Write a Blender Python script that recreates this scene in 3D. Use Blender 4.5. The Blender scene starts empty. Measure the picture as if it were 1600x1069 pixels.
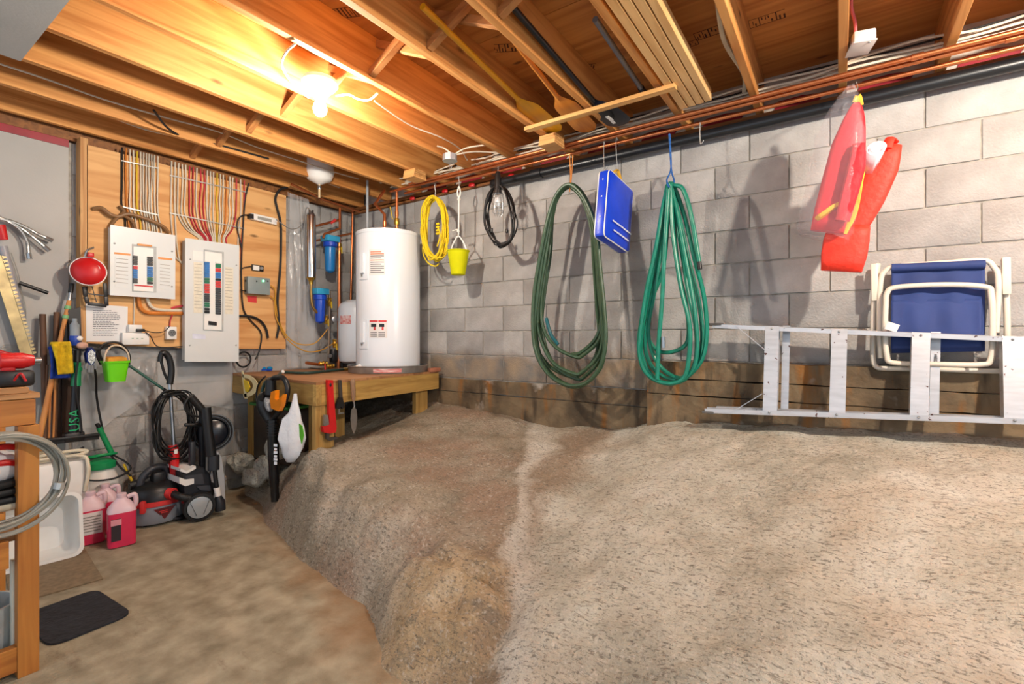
import bpy, bmesh, math, random
from mathutils import Vector, Matrix, noise

random.seed(7)
scene = bpy.context.scene
COL = scene.collection
PI = math.pi

# ------------------------------------------------------------------ camera, world, exposure
H = 1.25                       # eye height above the floor
F_PX, YAW, Y0 = 754.3, math.radians(34.126), 527.5
cam_data = bpy.data.cameras.new('camera')
cam = bpy.data.objects.new('camera', cam_data)
COL.objects.link(cam)
cam.location = (0, 0, H)
cam.rotation_euler = (math.radians(90), 0, YAW)
cam_data.sensor_width = 36.0
cam_data.lens = F_PX / 1600 * 36.0
cam_data.shift_y = (Y0 - 534.5) / 1600
cam_data.clip_start = 0.02
scene.camera = cam

scene.view_settings.view_transform = 'Standard'
scene.view_settings.look = 'None'
scene.view_settings.gamma = 1.0
scene.view_settings.use_curve_mapping = False
scene.view_settings.exposure = 1.0

scene.cycles.max_bounces = 8
scene.cycles.diffuse_bounces = 4
scene.cycles.glossy_bounces = 2
scene.cycles.transmission_bounces = 4
scene.cycles.caustics_reflective = False
scene.cycles.caustics_refractive = False
scene.cycles.use_adaptive_sampling = True
scene.cycles.adaptive_threshold = 0.025

world = bpy.data.worlds.new('daylight')
scene.world = world
world.use_nodes = True
bg = world.node_tree.nodes['Background']
bg.inputs['Color'].default_value = (0.74, 0.86, 1.0, 1)      # soft bluish fill, let in where the room's other walls are left unbuilt
bg.inputs['Strength'].default_value = 0.6
BULB_STRENGTH = 780.0

# ------------------------------------------------------------------ placement helpers
S_, C_ = math.sin(YAW), math.cos(YAW)

def at(px, py, X=None, Y=None, Z=None):
    """World point at a known distance (on the plane X=, Y= or Z=) seen in a given direction."""
    u = (px - 800) / F_PX
    d = Vector((-S_ + C_ * u, C_ + S_ * u, -(py - Y0) / F_PX))
    if X is not None: t = X / d.x
    elif Y is not None: t = Y / d.y
    else: t = (Z - H) / d.z
    return Vector((d.x * t, d.y * t, H + d.z * t))

def V(*a): return Vector(a)

def lin(c):
    def f(v):
        v /= 255.0
        return v / 12.92 if v <= 0.04045 else ((v + 0.055) / 1.055) ** 2.4
    return (f(c[0]), f(c[1]), f(c[2]), 1)

# ------------------------------------------------------------------ materials
MATS = {}

def mat(name, rgb, rough=0.6, metal=0.0, var=0.12, scale=12.0, bump=0.0, bscale=None, stretch=(1, 1, 1), rgb2=None,
        rand=0.0, trans=0.0, alpha=1.0, coat=0.0, emit=None, estr=0.0, spec=0.5, thin=None, detail=4):
    """Procedural principled material: noise mottling between two colours, optional relief and object-to-object variation."""
    if name in MATS: return MATS[name]
    m = bpy.data.materials.new(name); m.use_nodes = True
    nt = m.node_tree; N, L = nt.nodes, nt.links
    b = N['Principled BSDF']
    b.inputs['Roughness'].default_value = rough
    b.inputs['Metallic'].default_value = metal
    b.inputs['Specular IOR Level'].default_value = spec
    if coat: b.inputs['Coat Weight'].default_value = coat; b.inputs['Coat Roughness'].default_value = 0.15
    tc = N.new('ShaderNodeTexCoord'); mp = N.new('ShaderNodeMapping')
    mp.inputs['Scale'].default_value = stretch
    L.new(tc.outputs['Object'], mp.inputs['Vector'])
    nz = N.new('ShaderNodeTexNoise'); nz.inputs['Scale'].default_value = scale; nz.inputs['Detail'].default_value = detail
    L.new(mp.outputs['Vector'], nz.inputs['Vector'])
    c1 = lin(rgb)
    if rgb2 is None:
        c0 = tuple(v * (1 - var * 1.6) for v in c1[:3]) + (1,)
        c2 = tuple(min(1, v * (1 + var)) for v in c1[:3]) + (1,)
    else:
        c0, c2 = c1, lin(rgb2)
    ramp = N.new('ShaderNodeValToRGB')
    ramp.color_ramp.elements[0].position = 0.3; ramp.color_ramp.elements[0].color = c0
    ramp.color_ramp.elements[1].position = 0.7; ramp.color_ramp.elements[1].color = c2
    L.new(nz.outputs['Fac'], ramp.inputs['Fac'])
    out = ramp.outputs['Color']
    if rand:
        oi = N.new('ShaderNodeObjectInfo'); hs = N.new('ShaderNodeHueSaturation')
        mr = N.new('ShaderNodeMapRange'); mr.inputs['To Min'].default_value = 1 - rand; mr.inputs['To Max'].default_value = 1 + rand
        L.new(oi.outputs['Random'], mr.inputs['Value']); L.new(mr.outputs['Result'], hs.inputs['Value'])
        L.new(out, hs.inputs['Color']); out = hs.outputs['Color']
    L.new(out, b.inputs['Base Color'])
    if bump:
        n2 = N.new('ShaderNodeTexNoise'); n2.inputs['Scale'].default_value = bscale or scale * 4; n2.inputs['Detail'].default_value = 6
        L.new(mp.outputs['Vector'], n2.inputs['Vector'])
        bp = N.new('ShaderNodeBump'); bp.inputs['Strength'].default_value = bump; bp.inputs['Distance'].default_value = 0.01
        L.new(n2.outputs['Fac'], bp.inputs['Height']); L.new(bp.outputs['Normal'], b.inputs['Normal'])
    if trans:
        b.inputs['Transmission Weight'].default_value = trans; b.inputs['IOR'].default_value = 1.15
    if alpha < 1: b.inputs['Alpha'].default_value = alpha
    if emit:
        b.inputs['Emission Color'].default_value = lin(emit); b.inputs['Emission Strength'].default_value = estr
    MATS[name] = m
    return m

def wood(name, rgb, rgb2, axis='X', grain=1.0, rough=0.65, rand=0.1, knots=True, coat=0.0):
    """Sawn timber: stretched grain, ring bands and dark knots along one axis."""
    if name in MATS: return MATS[name]
    m = bpy.data.materials.new(name); m.use_nodes = True
    nt = m.node_tree; N, L = nt.nodes, nt.links
    b = N['Principled BSDF']; b.inputs['Roughness'].default_value = rough
    if coat: b.inputs['Coat Weight'].default_value = coat
    tc = N.new('ShaderNodeTexCoord'); mp = N.new('ShaderNodeMapping'); oi = N.new('ShaderNodeObjectInfo')
    sc = {'X': (0.6, 9, 9), 'Y': (9, 0.6, 9), 'Z': (9, 9, 0.6)}[axis]
    mp.inputs['Scale'].default_value = tuple(s * grain for s in sc)
    add = N.new('ShaderNodeVectorMath'); add.operation = 'ADD'
    mul = N.new('ShaderNodeVectorMath'); mul.operation = 'SCALE'; mul.inputs[0].default_value = (17, 23, 31)
    L.new(oi.outputs['Random'], mul.inputs['Scale'])
    L.new(tc.outputs['Object'], add.inputs[0]); L.new(mul.outputs[0], add.inputs[1]); L.new(add.outputs[0], mp.inputs['Vector'])
    nz = N.new('ShaderNodeTexNoise'); nz.inputs['Scale'].default_value = 2.2; nz.inputs['Detail'].default_value = 6; nz.inputs['Distortion'].default_value = 1.2
    L.new(mp.outputs['Vector'], nz.inputs['Vector'])
    ramp = N.new('ShaderNodeValToRGB')
    ramp.color_ramp.elements[0].position = 0.32; ramp.color_ramp.elements[0].color = lin(rgb2)
    ramp.color_ramp.elements[1].position = 0.62; ramp.color_ramp.elements[1].color = lin(rgb)
    L.new(nz.outputs['Fac'], ramp.inputs['Fac'])
    out = ramp.outputs['Color']
    if knots:
        vo = N.new('ShaderNodeTexVoronoi'); vo.inputs['Scale'].default_value = 1.0
        mp2 = N.new('ShaderNodeMapping'); s2 = {'X': (2.2, 6, 6), 'Y': (6, 2.2, 6), 'Z': (6, 6, 2.2)}[axis]
        mp2.inputs['Scale'].default_value = s2
        L.new(add.outputs[0], mp2.inputs['Vector']); L.new(mp2.outputs['Vector'], vo.inputs['Vector'])
        kr = N.new('ShaderNodeValToRGB'); kr.color_ramp.elements[0].position = 0.03; kr.color_ramp.elements[0].color = (1, 1, 1, 1)
        kr.color_ramp.elements[1].position = 0.1; kr.color_ramp.elements[1].color = (0, 0, 0, 1)
        L.new(vo.outputs['Distance'], kr.inputs['Fac'])
        mx = N.new('ShaderNodeMixRGB'); mx.inputs['Color2'].default_value = tuple(v * 0.35 for v in lin(rgb2)[:3]) + (1,)
        L.new(kr.outputs['Color'], mx.inputs['Fac']); L.new(out, mx.inputs['Color1']); out = mx.outputs['Color']
    hs = N.new('ShaderNodeHueSaturation'); mr = N.new('ShaderNodeMapRange')
    mr.inputs['To Min'].default_value = 1 - rand; mr.inputs['To Max'].default_value = 1 + rand
    L.new(oi.outputs['Random'], mr.inputs['Value']); L.new(mr.outputs['Result'], hs.inputs['Value'])
    L.new(out, hs.inputs['Color']); L.new(hs.outputs['Color'], b.inputs['Base Color'])
    bp = N.new('ShaderNodeBump'); bp.inputs['Strength'].default_value = 0.12; bp.inputs['Distance'].default_value = 0.004
    L.new(nz.outputs['Fac'], bp.inputs['Height']); L.new(bp.outputs['Normal'], b.inputs['Normal'])
    MATS[name] = m
    return m

# ------------------------------------------------------------------ scene-graph helpers
ROOTM = {}

def tag(o, label=None, cat=None, group=None, kind=None):
    if label: o['label'] = label
    if cat: o['category'] = cat
    if group: o['group'] = group
    if kind: o['kind'] = kind
    return o

def thing(name, label, cat, loc=(0, 0, 0), rz=0.0, group=None, M=None):
    o = bpy.data.objects.new(name, None); COL.objects.link(o)
    o.empty_display_size = 0.05
    Mw = M if M is not None else Matrix.Translation(Vector(loc)) @ Matrix.Rotation(rz, 4, 'Z')
    o.matrix_world = Mw
    ROOTM[o.name] = Mw.copy()
    return tag(o, label, cat, group)

def smoothpath(pts, n=6, closed=False):
    """Catmull-Rom through points."""
    P = [Vector(p) for p in pts]
    if len(P) < 3: return P
    out = []
    m = len(P)
    rng = range(m) if closed else range(m - 1)
    for i in rng:
        if closed:
            p0, p1, p2, p3 = P[(i - 1) % m], P[i], P[(i + 1) % m], P[(i + 2) % m]
        else:
            p1, p2 = P[i], P[i + 1]
            p0 = P[i - 1] if i > 0 else p1 * 2 - p2
            p3 = P[i + 2] if i + 2 < m else p2 * 2 - p1
        for k in range(n):
            t = k / n
            out.append(0.5 * ((2 * p1) + (p2 - p0) * t + (2 * p0 - 5 * p1 + 4 * p2 - p3) * t * t + (3 * p1 - p0 - 3 * p2 + p3) * t ** 3))
    if not closed: out.append(P[-1])
    return out

class MB:
    """Collects shapes in world space (through an optional local matrix) and links them as ONE mesh object."""
    def __init__(s, M=None):
        s.v, s.f, s.M = [], [], (M.copy() if M is not None else Matrix.Identity(4))
    def add(s, verts, faces):
        o = len(s.v)
        s.v.extend([s.M @ Vector(p) for p in verts])
        s.f.extend([tuple(i + o for i in f) for f in faces])
        return s
    def box(s, c, d, R=None, bev=0.0):
        x, y, z = d[0] / 2, d[1] / 2, d[2] / 2
        c = Vector(c)
        if bev > 0:
            bev = min(bev, x * .9, y * .9, z * .9)
            bm = bmesh.new(); bmesh.ops.create_cube(bm, size=1.0)
            for v in bm.verts: v.co = Vector((v.co.x * d[0], v.co.y * d[1], v.co.z * d[2]))
            bmesh.ops.bevel(bm, geom=list(bm.edges), offset=bev, segments=2, profile=0.5, affect='EDGES')
            bm.verts.ensure_lookup_table(); bm.verts.index_update()
            vs = [v.co.copy() for v in bm.verts]; fs = [tuple(v.index for v in f.verts) for f in bm.faces]; bm.free()
        else:
            vs = [Vector(p) for p in ((-x, -y, -z), (x, -y, -z), (x, y, -z), (-x, y, -z), (-x, -y, z), (x, -y, z), (x, y, z), (-x, y, z))]
            fs = [(0, 3, 2, 1), (4, 5, 6, 7), (0, 1, 5, 4), (1, 2, 6, 5), (2, 3, 7, 6), (3, 0, 4, 7)]
        if R is not None: vs = [R @ v for v in vs]
        return s.add([v + c for v in vs], fs)
    def bar(s, a, b, w, h, up=(0, 0, 1), bev=0.0):
        """Box of section w x h running from a to b."""
        a, b = Vector(a), Vector(b); d = b - a; ln = d.length; x = d.normalized()
        y = Vector(up).cross(x)
        if y.length < 1e-5: y = Vector((0, 1, 0)).cross(x)
        if y.length < 1e-5: y = Vector((1, 0, 0))
        y.normalize(); z = x.cross(y)
        R = Matrix((x, y, z)).transposed()
        return s.box((a + b) / 2, (ln, w, h), R, bev)
    def tube(s, pts, r, n=8, closed=False, cap=True, flat=1.0):
        P = [Vector(p) for p in pts]
        # drop duplicates
        Q = [P[0]]
        for p in P[1:]:
            if (p - Q[-1]).length > 1e-6: Q.append(p)
        P = Q; m = len(P)
        if m < 2: return s
        rr = r if isinstance(r, (list, tuple)) else None
        T = []
        for i in range(m):
            if closed: t = P[(i + 1) % m] - P[i - 1]
            else: t = P[min(i + 1, m - 1)] - P[max(i - 1, 0)]
            if t.length < 1e-9: t = Vector((0, 0, 1))
            T.append(t.normalized())
        a = Vector((0, 0, 1)) if abs(T[0].z) < 0.9 else Vector((1, 0, 0))
        nrm = (a - T[0] * a.dot(T[0])).normalized()
        vs, fs = [], []
        for i in range(m):
            nrm = nrm - T[i] * nrm.dot(T[i])
            if nrm.length < 1e-6: nrm = T[i].orthogonal()
            nrm.normalize(); bn = T[i].cross(nrm)
            ri = rr[min(i, len(rr) - 1)] if rr else r
            for k in range(n):
                an = 2 * PI * k / n
                vs.append(P[i] + nrm * (math.cos(an) * ri) + bn * (math.sin(an) * ri * flat))
        for i in range(m if closed else m - 1):
            j = (i + 1) % m
            for k in range(n):
                k2 = (k + 1) % n
                fs.append((i * n + k, i * n + k2, j * n + k2, j * n + k))
        if cap and not closed:
            fs.append(tuple(reversed(range(n)))); fs.append(tuple((m - 1) * n + k for k in range(n)))
        return s.add(vs, fs)
    def cyl(s, a, b, r, r2=None, n=20):
        return s.tube([a, b], [r, r if r2 is None else r2], n)
    def lathe(s, prof, n=28, o=(0, 0, 0), axis=(0, 0, 1), close=True, sx=1.0, sy=1.0):
        """prof: list of (radius, height) along axis from origin o."""
        z = Vector(axis).normalized(); x = z.orthogonal().normalized() if abs(z.z) < 0.99 else Vector((1, 0, 0)); y = z.cross(x); o = Vector(o)
        vs, fs = [], []
        for r, h in prof:
            for k in range(n):
                an = 2 * PI * k / n
                vs.append(o + x * (math.cos(an) * r * sx) + y * (math.sin(an) * r * sy) + z * h)
        for i in range(len(prof) - 1):
            for k in range(n):
                k2 = (k + 1) % n
                fs.append((i * n + k, i * n + k2, (i + 1) * n + k2, (i + 1) * n + k))
        if close:
            fs.append(tuple(reversed(range(n)))); fs.append(tuple((len(prof) - 1) * n + k for k in range(n)))
        return s.add(vs, fs)
    def prism(s, poly, thick, o=(0, 0, 0), ux=(1, 0, 0), uy=(0, 0, 1), un=None, taper=1.0):
        """Polygon (in ux,uy) extruded symmetrically along the normal by thick."""
        o, ux, uy = Vector(o), Vector(ux).normalized(), Vector(uy).normalized()
        un = Vector(un).normalized() if un is not None else ux.cross(uy).normalized()
        n = len(poly); vs = []
        cx = sum(p[0] for p in poly) / n; cy = sum(p[1] for p in poly) / n
        for sgn, tp in ((-0.5, 1.0), (0.5, taper)):
            for (a, b) in poly:
                vs.append(o + ux * (cx + (a - cx) * tp) + uy * (cy + (b - cy) * tp) + un * (thick * sgn))
        fs = [tuple(reversed(range(n))), tuple(range(n, 2 * n))]
        for k in range(n):
            k2 = (k + 1) % n
            fs.append((k, k2, n + k2, n + k))
        return s.add(vs, fs)
    def ball(s, c, r, n=12, sc=(1, 1, 1)):
        prof = []
        m = max(6, n // 2)
        for i in range(m + 1):
            a = -PI / 2 + PI * i / m
            prof.append((max(1e-4, math.cos(a) * r), math.sin(a) * r))
        c = Vector(c); vs, fs = [], []
        for rr, h in prof:
            for k in range(n):
                an = 2 * PI * k / n
                vs.append(c + Vector((math.cos(an) * rr * sc[0], math.sin(an) * rr * sc[1], h * sc[2])))
        for i in range(m):
            for k in range(n):
                k2 = (k + 1) % n
                fs.append((i * n + k, i * n + k2, (i + 1) * n + k2, (i + 1) * n + k))
        return s.add(vs, fs)
    def grid(s, fn, nu, nv):
        vs = [fn(i / nu, j / nv) for j in range(nv + 1) for i in range(nu + 1)]
        fs = [(j * (nu + 1) + i, j * (nu + 1) + i + 1, (j + 1) * (nu + 1) + i + 1, (j + 1) * (nu + 1) + i) for j in range(nv) for i in range(nu)]
        return s.add(vs, fs)
    def mesh(s, name, inv=None):
        me = bpy.data.meshes.new(name)
        vs = [inv @ v for v in s.v] if inv is not None else s.v
        me.from_pydata([tuple(v) for v in vs], [], s.f); me.update()
        return me
    def build(s, name, m, parent=None, smooth=True, angle=40, recalc=True, solid=0.0, label=None):
        inv = None; root = None
        if parent is not None:
            root = parent if parent.type == 'EMPTY' or parent.parent is None else parent.parent
            if root.name in ROOTM: inv = ROOTM[root.name].inverted()
        me = s.mesh(name, inv)
        if recalc:
            bm = bmesh.new(); bm.from_mesh(me); bmesh.ops.recalc_face_normals(bm, faces=list(bm.faces)); bm.to_mesh(me); bm.free()
        if smooth:
            me.shade_smooth(); me.set_sharp_from_angle(angle=math.radians(angle))
        o = bpy.data.objects.new(name, me); COL.objects.link(o)
        me.materials.append(m)
        if parent is not None: o.parent = parent
        if solid:
            md = o.modifiers.new('thickness', 'SOLIDIFY'); md.thickness = solid; md.offset = 0
        if label: o['label'] = label
        return o
    def one(s, name, m, label, cat, group=None, **k):
        """A thing that is a single mesh; its origin is put at the base centre."""
        xs = [v.x for v in s.v]; ys = [v.y for v in s.v]; zs = [v.z for v in s.v]
        c = Vector(((min(xs) + max(xs)) / 2, (min(ys) + max(ys)) / 2, min(zs)))
        s.v = [v - c for v in s.v]
        o = s.build(name, m, None, **k)
        o.location = c; ROOTM[o.name] = Matrix.Translation(c)
        return tag(o, label, cat, group)

def struct(name, mb, m, **k):
    o = mb.build(name, m, None, **k); o['kind'] = 'structure'; ROOTM[o.name] = Matrix.Identity(4); return o

def dup(o, loc=None, label=None, parent=None, M=None):
    c = o.copy(); COL.objects.link(c)
    if parent is not None: c.parent = parent
    if loc is not None: c.location = loc
    if M is not None: c.matrix_world = M
    if label: c['label'] = label
    for ch in list(o.children):
        if ch is not c: dup(ch, parent=c)
    return c

def text_mesh(txt, name, m, parent, o, ux, uy, size, thick=0.001, align='CENTER', label=None):
    """Flat lettering built as a thin mesh lying in the plane (ux, uy)."""
    cu = bpy.data.curves.new(name, 'FONT'); cu.body = txt; cu.size = size; cu.extrude = thick; cu.align_x = align; cu.align_y = 'CENTER'
    cu.resolution_u = 2
    tmp = bpy.data.objects.new(name + '_tmp', cu); COL.objects.link(tmp)
    dg = bpy.context.evaluated_depsgraph_get()
    me = bpy.data.meshes.new_from_object(tmp.evaluated_get(dg))
    bpy.data.objects.remove(tmp, do_unlink=True)
    ux, uy = Vector(ux).normalized(), Vector(uy).normalized(); un = ux.cross(uy)
    R = Matrix((ux, uy, un)).transposed().to_4x4(); R.translation = Vector(o)
    root = parent if parent.type == 'EMPTY' or parent.parent is None else parent.parent
    if root.name in ROOTM: R = ROOTM[root.name].inverted() @ R
    me.transform(R)
    ob = bpy.data.objects.new(name, me); COL.objects.link(ob); me.materials.clear(); me.materials.append(m); ob.parent = parent
    if label: ob['label'] = label
    return ob
# ================================================================== the setting
XL, YR, XR = -4.147, 3.226, 2.3          # planes of the two block walls
CZ6 = H + 0.0517                # height of one bed joint; courses are 0.2032 m
CH, BL = 0.2032, 0.4064
JZ = H + 1.33                   # underside of the joists
JD, JW = 0.235, 0.038

def interp(x, tab):
    if x <= tab[0][0]: return tab[0][1]
    for (a, va), (b, vb) in zip(tab, tab[1:]):
        if x <= b:
            t = (x - a) / (b - a); t = t * t * (3 - 2 * t)
            return va + (vb - va) * t
    return tab[-1][1]

def sstep(t):
    t = max(0.0, min(1.0, t)); return t * t * (3 - 2 * t)

# --- concrete slab
M_floor = mat('concrete_floor', (128, 118, 96), 0.85, rgb2=(176, 166, 142), scale=9, bump=0.6, bscale=70, detail=9)
def stain_floor(m):
    nt = m.node_tree; N, L = nt.nodes, nt.links; b = N['Principled BSDF']
    src = b.inputs['Base Color'].links[0].from_socket
    tc = N.new('ShaderNodeTexCoord')
    nz = N.new('ShaderNodeTexNoise'); nz.inputs['Scale'].default_value = 3.4; nz.inputs['Detail'].default_value = 10; nz.inputs['Roughness'].default_value = 0.7
    mp = N.new('ShaderNodeMapping'); mp.inputs['Scale'].default_value = (1.0, 2.2, 1)
    L.new(tc.outputs['Object'], mp.inputs['Vector']); L.new(mp.outputs['Vector'], nz.inputs['Vector'])
    r = N.new('ShaderNodeValToRGB'); r.color_ramp.elements[0].position = 0.6; r.color_ramp.elements[0].color = (0, 0, 0, 1)
    r.color_ramp.elements[1].position = 0.72; r.color_ramp.elements[1].color = (0.5, 0.5, 0.5, 1)
    L.new(nz.outputs['Fac'], r.inputs['Fac'])
    mx = N.new('ShaderNodeMixRGB'); mx.inputs['Color2'].default_value = lin((92, 62, 40))
    L.new(r.outputs['Color'], mx.inputs['Fac']); L.new(src, mx.inputs['Color1'])
    # ochre seepage along the foot of the bedrock, following its own line on the slab
    sep = N.new('ShaderNodeSeparateXYZ'); L.new(tc.outputs['Object'], sep.inputs['Vector'])
    ma = N.new('ShaderNodeMath'); ma.operation = 'MULTIPLY_ADD'; ma.inputs[1].default_value = -0.30; ma.inputs[2].default_value = 0.80
    L.new(sep.outputs['X'], ma.inputs[0])
    df = N.new('ShaderNodeMath'); df.operation = 'SUBTRACT'; L.new(sep.outputs['Y'], df.inputs[0]); L.new(ma.outputs[0], df.inputs[1])
    n3 = N.new('ShaderNodeTexNoise'); n3.inputs['Scale'].default_value = 5; n3.inputs['Detail'].default_value = 6
    L.new(tc.outputs['Object'], n3.inputs['Vector'])
    ad = N.new('ShaderNodeMath'); ad.operation = 'MULTIPLY_ADD'; ad.inputs[1].default_value = 0.55; L.new(n3.outputs['Fac'], ad.inputs[0]); L.new(df.outputs[0], ad.inputs[2])
    r3 = N.new('ShaderNodeValToRGB'); r3.color_ramp.elements[0].position = 0.12; r3.color_ramp.elements[0].color = (0, 0, 0, 1)
    r3.color_ramp.elements[1].position = 0.42; r3.color_ramp.elements[1].color = (0.6, 0.6, 0.6, 1)
    L.new(ad.outputs[0], r3.inputs['Fac'])
    m3 = N.new('ShaderNodeMixRGB'); m3.inputs['Color2'].default_value = lin((140, 92, 40))
    L.new(r3.outputs['Color'], m3.inputs['Fac']); L.new(mx.outputs['Color'], m3.inputs['Color1'])
    L.new(m3.outputs['Color'], b.inputs['Base Color'])
stain_floor(M_floor)
mb = MB(); mb.box((-0.95, 1.0, -0.06), (6.9, 4.9, 0.12)); struct('floor', mb, M_floor, smooth=False)

# --- bedrock that rises from the slab to the foot of the block wall
FOOT = [(-4.2, 2.12), (-3.85, 1.99), (-3.0, 1.72), (-2.44, 1.577), (-1.88, 1.484), (-1.6, 1.38), (-1.3, 1.24), (-0.6, 0.92), (0.0, 0.72), (1.6, 0.45)]
HWALL = [(-4.2, 0.62), (-3.1, 0.66), (-1.89, 0.595), (-1.265, 0.64), (-0.91, 0.75), (-0.525, 0.77), (0.25, 0.80), (1.6, 0.86)]
LIPH = [(-4.2, 0.18), (-3.4, 0.30), (-2.83, 0.45), (-2.3, 0.40), (-1.9, 0.33), (-1.5, 0.22), (-1.0, 0.16), (0, 0.18), (1.6, 0.2)]
LIPW = [(-4.2, 0.5), (-3.4, 0.4), (-2.83, 0.26), (-2.3, 0.32), (-1.9, 0.38), (-1.5, 0.4), (-1.0, 0.5), (0, 0.6), (1.6, 0.6)]
def rock_h(x, y):
    yf = interp(x, FOOT) + 0.03 * noise.noise(Vector((x * 3.1, 2.7, 0.4)))
    hw, hl, wl = interp(x, HWALL), interp(x, LIPH), interp(x, LIPW)
    d = y - yf
    if d < 0: h = d * 0.6
    else:
        W = YR - yf
        s = min(1.0, d / wl)
        lip = hl * (1 - (1 - s) ** 2.0)
        h = lip + (hw - hl) * (d / W) ** 1.15
    # ochre boulder in front of the face, with a crease behind it
    wx, wy = 0.13 * noise.noise(V(x * 3.3, y * 3.3, 1.5)), 0.13 * noise.noise(V(x * 3.3, y * 3.3, 8.5))
    dx, dy = (x + 1.33 + wx) / 0.27, (y - 1.40 + wy) / 0.23
    q = (abs(dx) ** 2.6 + abs(dy) ** 2.6) ** (2 / 2.6)
    h += 0.03 * sstep((1.25 - math.sqrt(q)) / 0.3) + 0.035 * noise.noise(V(x * 6, y * 6, 4)) * sstep((1.4 - math.sqrt(q)) / 0.4) - 0.03 * math.exp(-((math.sqrt(q) - 1.2) / 0.14) ** 2) * sstep((dy + 0.5) / 0.9)
    p = Vector((x, y, 0.0))
    k = min(1.0, max(0.0, d / 0.12))
    face = math.exp(-((d - 0.18) / 0.2) ** 2) * (1 if x < -1.2 else 0.4)
    h += k * (0.04 * noise.noise(p * 1.7 + V(3, 1, 0)) + 0.022 * noise.noise(p * 4.3) + 0.009 * noise.noise(p * 11) + 0.006 * noise.noise(p * 27))
    h += k * face * (0.08 * noise.noise(V(x * 4.0, y * 5.0, 7)) + 0.03 * noise.noise(V(x * 11.0, y * 13.0, 2)))
    # layered ledges of the steep face
    h += k * face * 0.014 * math.sin(46 * h + 6 * noise.noise(p * 3))
    return h

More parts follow.
